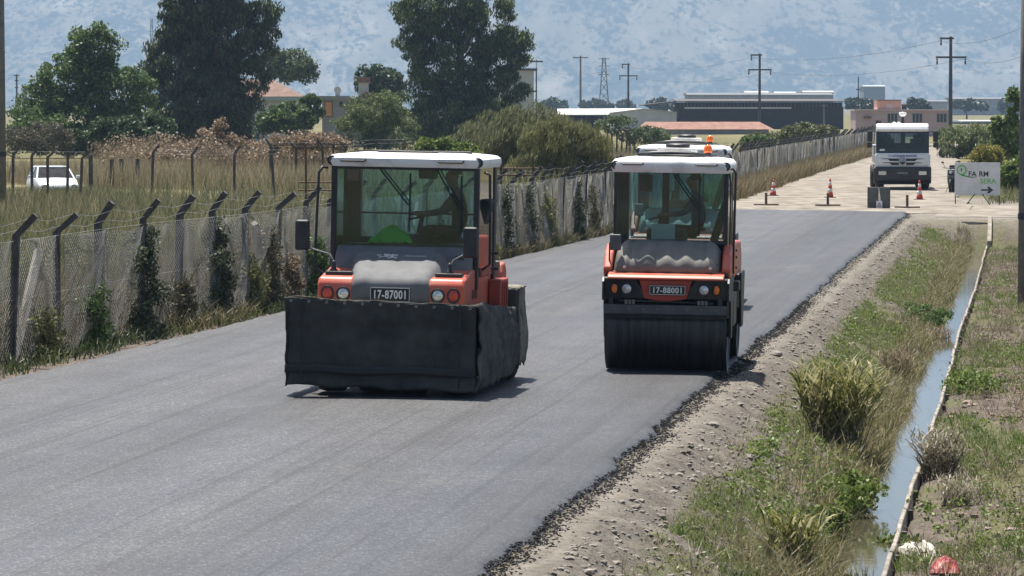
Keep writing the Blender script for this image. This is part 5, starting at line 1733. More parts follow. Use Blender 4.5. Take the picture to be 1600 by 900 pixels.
def pylon(x, ytop, ybase, D, label, wpx):
    X = (x - 800) * D / F_PX
    zt = at_depth(x, ytop, D).z
    o = thing('lattice_pylon', label, 'pylon', (X, D, 0), 0, 'lattice pylons')
    wb = wpx * D / F_PX / 2; wt = wb * 0.22
    m = mat('pylon_steel', (0.09, 0.095, 0.10), 0.7, vscale=2)
    n = 7
    lv = [(zt * (i / n), wb + (wt - wb) * (i / n) ** 0.8) for i in range(n + 1)]
    legs = MB(); br = MB(); r = 0.16
    for sx in (-1, 1):
        for sy in (-1, 1):
            MB().tube([(sx * w_, sy * w_, z) for z, w_ in lv], r, 4).build('leg', m, o)
    for (za, wa), (zb_, wb_) in zip(lv[:-1], lv[1:]):
        for s in (-1, 1):
            br.tube([(-wa, s * wa, za), (wb_, s * wb_, zb_)], r * .6, 4).tube([(wa, s * wa, za), (-wb_, s * wb_, zb_)], r * .6, 4)
    br.build('bracing', m, o)
    for f in (0.72, 0.86, 0.98):
        MB().box(-wb * .9, wb * .9, -.1, .1, zt * f - .12, zt * f + .12).build('cross_arm', m, o)


pylon(943.5, 90, 166, 1500, 'steel lattice pylon between the thin lamp pole and a power pole', 19)
pylon(238, 28, 80, 2600, 'faint lattice pylon behind the gap of the two left trees', 12)


def overhead(label, P):
    pts = []
    for a, b in zip(P[:-1], P[1:]):
        a, b = Vector(a), Vector(b)
        for k in range(9):
            f = k / 8
            p = a.lerp(b, f); p.z -= 1.1 * 4 * f * (1 - f); pts.append(p)
    o = MB().tube(pts, 0.018, 4, cap=False).build('overhead_wire', mat('line_wire', (0.05, 0.05, 0.05), 0.6), None, fix=False)
    tag(o, label, 'wire')


overhead('sagging overhead wire strung along the lower cross arms of the power poles', [at_depth(1650, 60, 330), at_depth(1508, 92, 480), at_depth(1204, 113, 640), at_depth(995, 122, 800), at_depth(890, 128, 960)])
overhead('overhead wire on the top arms of the power poles', [at_depth(1640, 20, 330), at_depth(1468, 64, 480), at_depth(1173, 90, 640), at_depth(972, 104, 800), at_depth(860, 112, 960)])

# ================================================================== buildings behind
def bbox_px(x0, x1, y0, y1, D):
    a = at_depth(x0, y1, D); b = at_depth(x1, y0, D)
    return a.x, b.x, a.z, b.z


net_d = mat('dark_barn_cladding', (0.014, 0.010, 0.008), 0.9, vscale=0.5, col2=(0.028, 0.021, 0.017), stretch=(1, 1, 6))
tin = mat('grey_tin_roof', (0.055, 0.048, 0.046), 0.8, vscale=1, col2=(0.085, 0.075, 0.07))
wall_w = mat('white_plaster', (0.42, 0.42, 0.40), 0.9, vscale=0.6, col2=(0.52, 0.51, 0.49))
wall_g = mat('grey_plaster', (0.22, 0.22, 0.23), 0.9, vscale=0.6, col2=(0.30, 0.30, 0.31))
pink = mat('pink_plaster', (0.40, 0.29, 0.29), 0.9, vscale=0.5, col2=(0.47, 0.355, 0.35))
pink2 = mat('deep_pink_plaster', (0.52, 0.29, 0.22), 0.9, vscale=0.5, col2=(0.60, 0.36, 0.28))
tile_r = mat('red_tiles', (0.18, 0.085, 0.062), 0.9, vscale=1.2, col2=(0.27, 0.15, 0.115))
tile_b = mat('brown_tiles', (0.13, 0.075, 0.055), 0.9, vscale=2, col2=(0.20, 0.13, 0.10))
bglass = mat('dark_window', (0.035, 0.045, 0.055), 0.15, vscale=4)
roof_w = mat('pale_sheet_roof', (0.46, 0.45, 0.42), 0.6, vscale=0.5, col2=(0.60, 0.59, 0.56))

# dark barn
D = 700
x0, x1, z0, z1 = bbox_px(1060, 1318, 158, 207, D)
bn = thing('barn', 'long dark barn with open slatted eaves behind the power pole', 'barn', ((x0 + x1) / 2, D, 0))
cx = (x0 + x1) / 2
MB().box(x0 - cx, x1 - cx, 0, 22, -0.5, z1 - 0.95).build('wall', net_d, bn)
for k in range(46):
    x = x0 - cx + (x1 - x0) * (k + .5) / 46
    MB().box(x - .12, x + .12, 0.02, 0.3, z1 - 0.95, z1 - .18).build('slat', tin, bn)
MB().box(x0 - cx + .2, x1 - cx - .2, 0.4, 21.8, z1 - 0.97, z1 - .2).build('upper_wall', net_d, bn)
MB().box(x0 - cx + 1, x0 - cx + 19, -0.01, 0.0, z1 - 1.28, z1 - 1.02).build('light_strip', roof_w, bn)
xa = at_depth(1004, 163, D).x - cx
MB().add([(x0 - cx - .3, -.5, z1 - .1), (x1 - cx + .4, -.5, z1 - .1), (x1 - cx + .4, 22.5, z1 + .25), (x0 - cx - .3, 22.5, z1 + .25),
          (x0 - cx - .3, -.5, z1 + .04), (x1 - cx + .4, -.5, z1 + .04), (x1 - cx + .4, 22.5, z1 + .4), (x0 - cx - .3, 22.5, z1 + .4)],
         [(0, 3, 2, 1), (4, 5, 6, 7), (0, 1, 5, 4), (1, 2, 6, 5), (2, 3, 7, 6), (3, 0, 4, 7)]).build('roof', tin, bn)
MB().prism([(xa, z1 - .80), (x0 - cx - .32, z1 - .12), (x0 - cx - .32, z1 + .02), (xa, z1 - .62)], -.4, 22, 'y').build('lean_to_roof', tin, bn)
for k in range(4):
    x = xa + 1.2 + k * 1.5
    MB().box(x - .08, x + .08, 0, .16, -0.4, z1 - .8 + .68 * (k * 1.5 + 1.2) / (x0 - cx - xa) - .05).build('lean_to_post', tin, bn)
# white shed left of it
D = 680
x0, x1, z0, z1 = bbox_px(955, 1057, 176, 200, D)
sh = thing('shed', 'low white walled shed under the barn lean-to roof', 'shed', ((x0 + x1) / 2, D, 0)); cx = (x0 + x1) / 2
MB().prism([(x0 - cx, -.5), (x0 - cx, z1 - .1), (x0 - cx + 5.2, z1 + .55), (x1 - cx, z1), (x1 - cx, -.5)], 0, 12, 'y').build('wall', wall_w, sh)
MB().prism([(x0 - cx - .2, z1 - .1), (x0 - cx + 5.2, z1 + .57), (x1 - cx + .2, z1 + .02), (x1 - cx + .2, z1 + .1), (x0 - cx + 5.2, z1 + .68), (x0 - cx - .2, z1 + .02)], -.2, 12.2, 'y').build('roof', roof_w, sh)
x0, x1, z0, z1 = bbox_px(872, 1000, 170, 200, 690)
sh = thing('open_shed', 'pale roofed open shed with dark underside left of the white shed', 'shed', ((x0 + x1) / 2, 690.5, 0)); cx = (x0 + x1) / 2
MB().add([(x0 - cx, 0, 2.35), (x1 - cx - 4, 0, 2.35), (x1 - cx, 14, 3.35), (x0 - cx, 14, 3.30), (x0 - cx, 0, 2.5), (x1 - cx - 4, 0, 2.5), (x1 - cx, 14, 3.5), (x0 - cx, 14, 3.45)],
         [(0, 3, 2, 1), (4, 5, 6, 7), (0, 1, 5, 4), (1, 2, 6, 5), (2, 3, 7, 6), (3, 0, 4, 7)]).build('roof', roof_w, sh)
MB().box(x0 - cx + .3, x1 - cx - 4.4, 3, 3.2, -.5, 2.5).build('back_wall', net_d, sh)
for k in range(5):
    x = x0 - cx + .3 + k * 2.2
    MB().box(x - .07, x + .07, .3, .44, -.5, 2.42).build('post', dark_s, sh)
# red roofed low building in front of the barn
D = 560
x0, x1, z0, z1 = bbox_px(1000, 1206, 191, 214, D)
lb = thing('low_house', 'long low building with reddish tiled roof in front of the barn', 'house', ((x0 + x1) / 2, D, 0)); cx = (x0 + x1) / 2
MB().box(x0 - cx + .4, x1 - cx - .4, 0.2, 6, -.5, .75).build('wall', wall_g, lb)
MB().add([(x0 - cx - .3, -.3, .72), (x1 - cx + .3, -.3, .72), (x1 - cx - 1.5, 3, z1 + .05), (x0 - cx + .8, 3, z1 + .05), (x1 - cx + .3, 6.3, .72), (x0 - cx - .3, 6.3, .72)],
         [(0, 1, 2, 3), (1, 4, 2), (4, 5, 3, 2), (5, 0, 3), (0, 5, 4, 1)]).build('roof', tile_r, lb)
# pink house
D = 520
x0, x1, z0, z1 = bbox_px(1337, 1484, 173, 205, D)
ph = thing('pink_house', 'flat roofed pink house with small upper storey behind the lorry', 'house', ((x0 + x1) / 2, D, 0)); cx = (x0 + x1) / 2
MB().box(x0 - cx, x1 - cx, 0, 8, -.3, z1).build('wall', pink, ph)
MB().box(x0 - cx - .15, x1 - cx + .15, -.15, 8.15, z1, z1 + .16).build('parapet', mat('pale_pink', (.50, .42, .40), .9), ph)
xa, xb, za, zb2 = bbox_px(1372, 1409, 157, 173, D)
up = MB().box(xa - cx, xb - cx, 1.0, 6, z1 + .16, zb2).build('upper_storey', pink2, ph)
MB().box(xa - cx - .1, xb - cx + .1, .9, 6.1, zb2, zb2 + .1).build('roof_edge', tile_b, up)
ar = MB().prism([((xa + xb) / 2 - cx - .35 + .02, z1 + .17), ((xa + xb) / 2 - cx + .45, z1 + .17), ((xa + xb) / 2 - cx + .42, z1 + .75), ((xa + xb) / 2 - cx + .05, z1 + .92), ((xa + xb) / 2 - cx - .33, z1 + .75)], .985, .999, 'y').build('arch', mat('arch_pale', (.55, .42, .38), .9), up)
for px in (1395, 1434, 1472):
    a = at_depth(px - 8, 0, D).x - cx; b = at_depth(px + 8, 0, D).x - cx
    wn = MB().box(a, b, -.03, .02, 1.75, 2.95).build('window', mat('window_frame', (.30, .31, .33), .7), ph)
    for k in range(3):
        MB().box(a + .06 + k * (b - a) / 3, a - .03 + (k + 1) * (b - a) / 3, -.045, -.03, 1.82, 2.88).build('pane', bglass, wn)
tk = MB().cyl((at_depth(1417, 0, D).x - cx, 3, z1 + .62), .32, .6, 'x', 12).build('roof_tank', dark_s, ph)
MB().box(at_depth(1417, 0, D).x - cx - .3, at_depth(1417, 0, D).x - cx + .3, 2.7, 3.3, z1 + .15, z1 + .34).build('tank_stand', dark_s, tk)
MB().box(at_depth(1350, 0, D).x - cx, at_depth(1362, 0, D).x - cx, -.3, 0, 2.3, 2.55).build('awning', tile_b, ph)
# left houses behind trees
D = 395
x0, x1, z0, z1 = bbox_px(396, 462, 150, 200, D)
hs = thing('tiled_house', 'white house with brown tiled roof half hidden behind the left tall tree', 'house', ((x0 + x1) / 2, D, 0)); cx = (x0 + x1) / 2
MB().box(x0 - cx - 4, x1 - cx, 0, 7, -.3, z1).build('wall', wall_w, hs)
MB().add([(x0 - cx - 4.6, -.6, z1 - .05), (x1 - cx + .6, -.6, z1 - .05), (x1 - cx + .6, 7.6, z1 - .05), (x0 - cx - 4.6, 7.6, z1 - .05), (x0 - cx - 1.5, 3.5, z1 + 1.6), (x1 - cx - 2.4, 3.5, z1 + 1.6)],
         [(0, 1, 5, 4), (1, 2, 5), (2, 3, 4, 5), (3, 0, 4), (0, 3, 2, 1)]).build('roof', tile_b, hs)
MB().box(x0 - cx - 4.4, x1 - cx + .4, -.5, -.35, z1 - .42, z1 - .06).build('fascia', mat('pale_blue_board', (.34, .40, .42), .8), hs)
for px in (402, 411):
    a = at_depth(px - 3.5, 0, D).x - cx; b = at_depth(px + 3.5, 0, D).x - cx
    wn = MB().box(a, b, -.04, .02, .6, 2.3).build('window', wall_w, hs); MB().box(a + .05, b - .05, -.055, -.04, .65, 2.25).build('pane', bglass, wn)
tankm = MB().cyl((x0 - cx + .7, 1.3, z1 + .75), .25, .9, 'x', 12).box(x0 - cx + .2, x0 - cx + 1.3, .9, 1.7, z1 + .1, z1 + .55).build('water_heater', wall_w, hs)
D = 372
x0, x1, z0, z1 = bbox_px(477, 545, 152, 215, D)
gh = thing('grey_hut', 'unfinished grey hut with an orange shutter and open porch', 'hut', ((x0 + x1) / 2, D, 0)); cx = (x0 + x1) / 2
xm = at_depth(503, 0, D).x - cx
MB().box(xm, x1 - cx, 0, 4, -.3, z1 - .2).build('wall', wall_g, gh)
MB().box(x0 - cx - .2, x1 - cx, -.3, 4.2, z1 - .2, z1 + .12).build('roof_slab', wall_g, gh)
MB().box(x0 - cx, x0 - cx + .25, -.1, .15, -.3, z1 - .2).build('column', wall_g, gh)
a = at_depth(508, 0, D).x - cx; b = at_depth(518, 0, D).x - cx
wn = MB().box(a - .08, b + .08, -.04, .02, z1 - 1.75, z1 - .35).build('window', tile_b, gh)
MB().box(a, b, -.06, -.04, z1 - 1.68, z1 - .42).build('shutter', mat('orange_shutter', (.52, .24, .10), .8, col2=(.6, .3, .14)), wn)
MB().box(at_depth(530, 0, D).x - cx, at_depth(535, 0, D).x - cx, -.04, 0, z1 - .85, z1 - .40).build('vent', bglass, gh)
p = at_depth(527, 140, D)
MB().cyl((p.x - cx, .8, z1 + .65), .32, .5, 'y', 14).box(p.x - cx - .2, p.x - cx + .2, .6, 1.0, z1 + .1, z1 + .4).build('roof_tank', wall_w, gh)
D = 384
x0, x1, z0, z1 = bbox_px(556, 578, 123, 210, D)
cm = thing('chimney_house', 'house hidden in bushes with a red capped chimney', 'house', ((x0 + x1) / 2, D, 0)); cx = (x0 + x1) / 2
MB().box(-1.8, 2.8, 0.5, 4, -.3, 3.6).build('wall', wall_g, cm)
MB().prism([(-2.2, 3.5), (0.3, 5.1), (3.2, 3.5)], .2, 4.3, 'y').build('roof', tile_b, cm)
sk_ = MB().box(-.45, .45, 1.2, 2.0, 4.3, z1 - .35).build('chimney', wall_w, cm); MB().box(-.6, .6, 1.05, 2.15, z1 - .35, z1 + .15).build('chimney_cap', tile_r, sk_)
D = 500
x0, x1, z0, z1 = bbox_px(812, 838, 110, 205, D)
tw = thing('white_tower', 'narrow white building edge right of the tall centre tree', 'building', ((x0 + x1) / 2, D, 0)); cx = (x0 + x1) / 2
MB().box(x0 - cx - 3, x1 - cx - .3, 0, 6, -.3, z1).build('wall', wall_w, tw)
MB().box(x0 - cx - 3.2, x1 - cx + .12, -.3, 6.2, z1, z1 + .25).build('roof_slab', tin, tw)
MB().box(x0 - cx - 3.1, x1 - cx + .1, -.2, 0, z1 - 2.6, z1 - 2.4).build('floor_slab', tin, tw)
MB().tube([(x1 - cx, -.1, -.3), (x1 - cx, -.1, z1)], .08, 6).build('corner_post', dark_s, tw)
# far sheds and greenhouses on the plain
gh_m = mat('greenhouse_sheet', (0.36, 0.38, 0.40), 0.5, vscale=.2)
for (xa, xb, yt, yb, D, kind, lab) in ((1075, 1300, 145, 158, 1500, 'g', 'wide grey hall beyond the dark barn'),
                                       (1165, 1200, 142, 147, 1700, 'w', 'short bright roof over the grey hall'), (1212, 1243, 143, 147, 1750, 'w', 'second bright roof over the grey hall'), (1256, 1302, 141.5, 147, 1760, 'w', 'widest bright roof over the right end of the grey hall'),
                                       (1430, 1480, 156, 168, 1900, 'g', 'low grey shed right of the pink house'), (1488, 1600, 152, 166, 1950, 'g', 'long pale hall beyond the right hedge'), (1350, 1383, 133, 138, 2400, 'w', 'distant bright strip roof above the pink house'),
                                       (1505, 1600, 188, 191, 900, 'w', 'white greenhouse roof just above the right hedge')):
    x0, x1, z0, z1 = bbox_px(xa, xb, yt, yb, D)
    o = thing('far_shed', lab, 'shed', ((x0 + x1) / 2, D, 0), 0, 'sheds on the plain'); h = (x1 - x0) / 2
    MB().box(-h, h, 0, 30, -1, max(z1 - .9, .5)).build('wall', wall_g if kind == 'g' else mat('far_shade_wall', (.16, .18, .20), .9), o)
    MB().prism([(-0.5, max(z1 - .9, .5)), (-0.5, max(z1 - .7, .7)), (8, z1), (30, z1), (30.5, max(z1 - .9, .5))], -h - .4, h + .4, 'x').build('roof', mat('far_grey_roof', (.13, .135, .14), .8) if kind == 'g' else gh_m, o)
# ================================================================== vegetation
def rot_rand(n, up_bias=0.0):
    a = RNG.normal(size=(n, 3)); a[:, 2] += up_bias
    a /= np.linalg.norm(a, axis=1, keepdims=True)
    b = RNG.normal(size=(n, 3)); b -= a * (a * b).sum(1, keepdims=True)
    b /= np.linalg.norm(b, axis=1, keepdims=True)
    return a, b


def leaves_mesh(name, c, ln, wd, axis=None, m=None, jitter=0.6, fold=True):
    """rhombic leaves at centres c; axis: preferred direction of the long side"""
    n = len(c)
    a, b = rot_rand(n)
    if axis is not None:
        a = np.asarray(axis) + a * jitter
        a /= np.linalg.norm(a, axis=1, keepdims=True)
        b -= a * (a * b).sum(1, keepdims=True); b /= np.linalg.norm(b, axis=1, keepdims=True)
    s = (0.6 + 0.8 * RNG.random((n, 1)))
    L_ = a * ln * s / 2; W_ = b * wd * s / 2
    V = np.stack([c - L_, c + W_ - L_ * 0.1, c + L_, c - W_ - L_ * 0.1], 1).reshape(-1, 3)
    Q = (np.arange(n) * 4)[:, None] + np.arange(4)[None]
    return np_mesh(name, V, Q)


def clump_points(n_cl, n_leaf, env, cl_r, rough=0.5):
    """leaf centres gathered in clumps; env(n) gives clump centres"""
    cc = env(n_cl)
    sz = cl_r * (0.55 + 0.9 * RNG.random(len(cc)))
    per = np.maximum(3, (n_leaf * sz / sz.mean() / len(cc))).astype(int)
    idx = np.repeat(np.arange(len(cc)), per)
    d = RNG.normal(size=(len(idx), 3)); d /= np.linalg.norm(d, axis=1, keepdims=True)
    r = RNG.random((len(idx), 1)) ** 0.45
    return cc[idx] + d * r * sz[idx][:, None] * np.array([1, 1, 0.8])


def ell_env(parts, shell=0.45):
    """clump centres over several ellipsoids (cx, cy, cz, rx, ry, rz, weight), mostly near their surface"""
    wts = np.array([p[6] for p in parts], float); wts /= wts.sum()
    def f(n):
        k = RNG.choice(len(parts), n, p=wts)
        P = np.array([p[:6] for p in parts])[k]
        d = RNG.normal(size=(n, 3)); d /= np.linalg.norm(d, axis=1, keepdims=True)
        r = shell + (1 - shell) * RNG.random((n, 1)) ** 0.6
        return P[:, :3] + d * r * P[:, 3:6]
    return f


bark = mat('bark', (0.075, 0.055, 0.04), 0.95, vscale=6, col2=(0.15, 0.12, 0.095), bump=0.6, bscale=12)
bark_p = mat('pale_bark', (0.16, 0.14, 0.115), 0.9, vscale=3, col2=(0.27, 0.24, 0.20), bump=0.4, bscale=10)


def trunk_mesh(h, r, limbs, seed, m, parent):
    rg = random.Random(seed)
    mb = MB()
    pts = [(0, 0, -0.3)] + [(rg.gauss(0, .05 * h * f), rg.gauss(0, .05 * h * f), h * f) for f in (.25, .5, .75, 1)]
    mb.tube(pts, [r * 1.15, r, r * .8, r * .5, r * .2], 9)
    for k in range(limbs):
        f = 0.22 + 0.6 * rg.random(); a = rg.random() * 6.28
        z = h * f; L_ = h * (0.14 + .14 * rg.random()) * (1.1 - .5 * f)
        p0 = Vector((0, 0, z)); p1 = p0 + Vector((math.cos(a) * L_ * .5, math.sin(a) * L_ * .5, L_ * .5)); p2 = p1 + Vector((math.cos(a) * L_ * .5, math.sin(a) * L_ * .5, L_ * .35))
        mb.tube([p0, p1, p2], [r * .32, r * .18, r * .05], 6)
    return mb.build('trunk', m, parent, smooth=True)


def tree(name, label, x, D, parts_px, lm, n_cl, n_leaf, cl_r, leaf, axis=None, jitter=.6, trunk=None, cat='tree', group=None, depth=0.8, shell=.45, limbs=9, y_rand=None, rise=0.0):
    """parts_px: (x pixel, y pixel, half width px, half height px, weight) of crown lobes seen in the photo"""
    X = (x - 800) * D / F_PX
    z0 = tz(X, D) if D < 900 else 0.0
    o = thing(name, label, cat, (X, D, z0), 0, group)
    k = D / F_PX
    P = []
    for (px, py, hw, hh, wt) in parts_px:
        c = at_depth(px, py, D)
        P.append((c.x - X, (RNG.random() - .5) * hw * k * 0.7, c.z - z0, hw * k, hw * k * depth, hh * k, wt * hw * hh))
    c = clump_points(n_cl, n_leaf, ell_env(P, shell), cl_r)
    c = c[c[:, 2] > 0.02]
    ax = None
    if axis is not None: ax = np.tile(np.array(axis, float), (len(c), 1))
    me = leaves_mesh('crown', c, leaf[0], leaf[1], ax, lm, jitter)
    link('crown', me, lm, o)
    h, r = trunk if trunk else (3, .2)
    trunk_mesh(h, r, limbs, int(x), bark, o)
    return o


euc_m = leaf_mat('eucalyptus_leaf', (0.018, 0.030, 0.015), (0.050, 0.072, 0.030), (0.13, 0.155, 0.06), 0.26, pos=(0, .6, 1))
euc2_m = leaf_mat('bright_eucalyptus_leaf', (0.022, 0.040, 0.013), (0.062, 0.098, 0.028), (0.16, 0.20, 0.06), 0.30, pos=(0, .6, 1))
fig_m = leaf_mat('broad_leaf', (0.040, 0.075, 0.022), (0.085, 0.14, 0.040), (0.16, 0.22, 0.070), 0.36)
pale_m = leaf_mat('pale_leaf', (0.05, 0.08, 0.035), (0.095, 0.135, 0.058), (0.16, 0.20, 0.09), 0.3)
dk_m = leaf_mat('dark_leaf', (0.022, 0.042, 0.018), (0.050, 0.085, 0.032), (0.10, 0.14, 0.06), 0.28)
olive_m = leaf_mat('olive_leaf', (0.085, 0.095, 0.038), (0.16, 0.165, 0.065), (0.25, 0.24, 0.11), 0.4)
bright_m = leaf_mat('bright_leaf', (0.065, 0.105, 0.022), (0.13, 0.185, 0.04), (0.25, 0.29, 0.085), 0.4)
reedl_m = leaf_mat('reed_leaf', (0.075, 0.10, 0.022), (0.20, 0.195, 0.05), (0.52, 0.47, 0.28), 0.38, pos=(0, .5, 1))
dryleaf_m = leaf_mat('dead_leaf', (0.10, 0.070, 0.045), (0.21, 0.155, 0.10), (0.40, 0.32, 0.22), 0.3)
straw_m = leaf_mat('straw', (0.15, 0.125, 0.07), (0.27, 0.225, 0.135), (0.42, 0.36, 0.24), 0.35)
mixgrass_m = leaf_mat('field_grass', (0.070, 0.082, 0.036), (0.135, 0.140, 0.068), (0.32, 0.29, 0.17), 0.35, pos=(0, .6, 1))
green_m = leaf_mat('green_grass', (0.055, 0.090, 0.018), (0.115, 0.165, 0.038), (0.24, 0.25, 0.09), 0.40)
yellow_m = leaf_mat('yellow_flower', (0.10, 0.13, 0.03), (0.22, 0.21, 0.05), (0.42, 0.32, 0.07), 0.35)
corn_m = leaf_mat('hedge_leaf', (0.055, 0.085, 0.025), (0.12, 0.155, 0.055), (0.27, 0.28, 0.15), 0.35)

tree('fig_tree', 'broad light green tree at the far left with a stepped crown', 140, 300,
     [(150, 75, 38, 38, 1.2), (120, 120, 62, 40, 1.2), (60, 170, 46, 42, 1), (185, 150, 58, 52, 1), (110, 195, 95, 42, .9), (200, 195, 50, 40, .8), (60, 210, 52, 30, .9), (140, 215, 70, 28, .8), (215, 212, 40, 30, .8)], fig_m, 620, 54000, 0.62, (0.24, 0.15), trunk=(6, .3))
tree('eucalyptus_tree', 'tall dark drooping tree left of the tiled house', 330, 330,
     [(300, 15, 52, 50, 1.1), (285, 95, 52, 60, 1), (350, 60, 56, 70, 1), (412, 40, 25, 50, 1.1), (245, 105, 22, 34, .8), (315, 170, 78, 60, 1.3), (330, -45, 60, 50, 1), (385, 125, 38, 60, .9), (265, 45, 24, 40, .8), (320, 205, 80, 32, 1.2)], euc_m, 680, 105000, 0.68, (0.36, 0.10), (0, 0, -1), .75, trunk=(14, .4), limbs=14, shell=.45)
tree('eucalyptus_tree', 'tall bushy dark green tree in the centre behind the tyre roller', 720, 360,
     [(690, 15, 70, 50, 1.1), (765, 40, 40, 60, 1), (655, 55, 44, 58, 1), (695, 115, 70, 60, 1), (785, 85, 38, 44, 1.1), (770, 150, 54, 56, 1), (715, 190, 96, 46, 1.3), (645, 190, 38, 46, .8), (710, -45, 70, 50, 1), (806, 75, 22, 28, .8), (720, 212, 92, 26, 1.2), (725, 150, 60, 60, .8)], euc2_m, 760, 112000, 0.68, (0.33, 0.105), (0, 0, -1), .8, trunk=(15, .4), limbs=14, shell=.45)
tree('ash_tree', 'airy pale green tree above the tiled roof', 450, 430, [(456, 104, 36, 26, 1), (432, 98, 22, 20, .8), (482, 114, 18, 16, .6)], pale_m, 130, 6500, 0.62, (0.32, 0.18), trunk=(6, .22))
tree('mulberry_tree', 'small dark round tree beside the red capped chimney', 592, 440, [(590, 128, 38, 26, 1), (612, 140, 24, 28, .7)], dk_m, 130, 8000, 0.6, (0.34, 0.26), trunk=(4.5, .2))
tree('shrub', 'rounded leafy shrub in front of the tiled house', 462, 345, [(455, 186, 40, 24, 1), (486, 168, 18, 20, .7), (425, 190, 24, 18, .7)], pale_m if False else fig_m, 150, 9500, 0.45, (0.30, 0.22), trunk=(1.6, .1), cat='shrub')
tree('shrub', 'olive green feathery shrub hiding the grey hut', 590, 300, [(585, 175, 52, 36, 1), (560, 205, 40, 34, .8), (615, 205, 42, 38, .8)], leaf_mat('feather_leaf', (0.055, 0.085, 0.026), (0.11, 0.15, 0.05), (0.19, 0.23, 0.09), .36), 260, 17000, 0.42, (0.24, 0.07), trunk=(1.6, .1), cat='shrub')
tree('shrub', 'dark low shrub under the left tall tree', 190, 262, [(190, 205, 56, 24, 1), (240, 205, 34, 26, .8)], dk_m, 150, 9000, 0.40, (0.24, 0.16), trunk=(1.2, .1), cat='shrub')
tree('shrub', 'grey twiggy shrub by the left pole', 75, 238, [(75, 215, 46, 22, 1), (25, 220, 30, 20, .6)], leaf_mat('grey_leaf', (.05, .05, .035), (.10, .095, .065), (.17, .15, .11), .25), 150, 8000, 0.34, (0.18, 0.05), trunk=(1.0, .1), cat='shrub')
tree('tamarisk_bush', 'large feathery grey green bush behind the fence in the centre', 770, 205, [(770, 225, 70, 50, 1), (830, 210, 70, 46, 1), (740, 255, 60, 34, .6)], leaf_mat('tamarisk', (0.085, 0.098, 0.045), (0.16, 0.17, 0.085), (0.26, 0.26, 0.14), .4), 420, 30000, 0.36, (0.30, 0.035), (0.25, 0, 1), .55, trunk=(1.5, .1), cat='bush', shell=.2)
tree('tamarisk_bush', 'feathery olive bush sloping down toward the roller roofs', 895, 195, [(880, 225, 62, 42, 1), (920, 250, 48, 40, .9), (850, 262, 60, 34, .8)], olive_m, 380, 26000, 0.34, (0.30, 0.035), (0.2, 0, 1), .55, trunk=(1.5, .1), cat='bush', shell=.2)
tree('bramble', 'bright green low bramble behind the tyre roller roof', 690, 190, [(690, 232, 42, 16, 1), (720, 240, 34, 14, .7)], bright_m, 110, 6500, 0.22, (0.17, 0.10), trunk=(.5, .04), cat='bush')
tree('shrub', 'green shrub behind the fence left of the barn end', 1235, 300, [(1200, 222, 44, 16, 1), (1265, 210, 48, 16, 1)], leaf_mat('mid_leaf', (.06, .075, .03), (.11, .13, .05), (.19, .19, .085), .3), 180, 12000, 0.32, (0.20, 0.10), trunk=(.8, .06), cat='shrub')
tree('shrub', 'dark green low shrub against the fence right of the orange beacons', 1185, 262, [(1188, 227, 30, 17, 1)], fig_m, 80, 5200, 0.26, (0.18, 0.10), trunk=(.8, .06), cat='shrub')
tree('shrub', 'pale green shrub in front of the open shed', 1010, 330, [(1010, 212, 44, 13, 1), (960, 195, 30, 13, .7)], pale_m, 120, 6500, 0.34, (0.22, 0.10), trunk=(.8, .06), cat='shrub')
tree('hedge', 'long leafy green hedge right of the lorry along the gravel road', 1510, 300, [(1490, 222, 30, 24, 1), (1530, 220, 34, 26, 1), (1575, 225, 40, 30, 1), (1620, 225, 40, 30, .8)], corn_m, 420, 26000, 0.34, (0.34, 0.07), (0, 0, 1), .9, trunk=(1.2, .06), cat='hedge', depth=2.0)
tree('young_poplar', 'slim upright young tree at the right edge above the hedge', 1578, 215, [(1584, 165, 9, 30, 1.6), (1556, 192, 10, 18, 1.2), (1580, 215, 26, 34, 1), (1562, 222, 16, 22, .8)], leaf_mat('sapling_leaf', (.06, .10, .025), (.12, .18, .045), (.24, .30, .10), .4), 120, 4200, 0.22, (0.20, 0.13), trunk=(3.2, .05), limbs=7)
tree('broom_bush', 'yellow flowering bush behind the farm sign', 1545, 200, [(1545, 245, 24, 18, 1), (1530, 252, 18, 12, .7)], yellow_m, 90, 4600, 0.22, (0.13, 0.06), trunk=(.6, .04), cat='bush')
tree('shrub', 'bright green shrub right of the farm sign', 1580, 178, [(1582, 272, 24, 22, 1), (1600, 265, 24, 30, .8)], bright_m, 100, 6000, 0.22, (0.15, 0.07), trunk=(.6, .04), cat='shrub')
# dim trees far off on the plain
far_m = leaf_mat('far_tree_leaf', (0.02, 0.035, 0.018), (0.04, 0.06, 0.028), (0.06, 0.085, 0.04), .15)
FT = [(1430, 1000, 'dim round tree far beyond the pink house'), (1340, 1100, 'dim tree between barn and pink house'), (1510, 1300, 'dim wide tree beyond the hedge'), (1570, 1500, 'dim tree at the far right plain'),
      (1030, 1300, 'dim tree behind the barn roof tip'), (925, 1500, 'dim low tree left of the lattice pylon'), (975, 1700, 'dim low tree right of the lattice pylon'), (860, 1400, 'dim low tree above the open shed'), (60, 800, 'dim tree line piece by the left pole'), (1115, 1900, 'dim tree over the barn roof')]
for i, (x, D, lab) in enumerate(FT):
    hw = 900 * 16 / D * (1 + .5 * (i % 3)); hh = 900 * 9 / D * (1 + .3 * (i % 2))
    tree('far_tree', lab, x, D, [(x, 165 - hh * .2, hw, hh, 1), (x + hw, 166, hw * .8, hh * .8, .7)], far_m, 40, 1500, 0.9 * D / 1000, (0.9 * D / 1000, 0.6 * D / 1000), trunk=(3, .3), group='dim trees far on the plain', limbs=4)


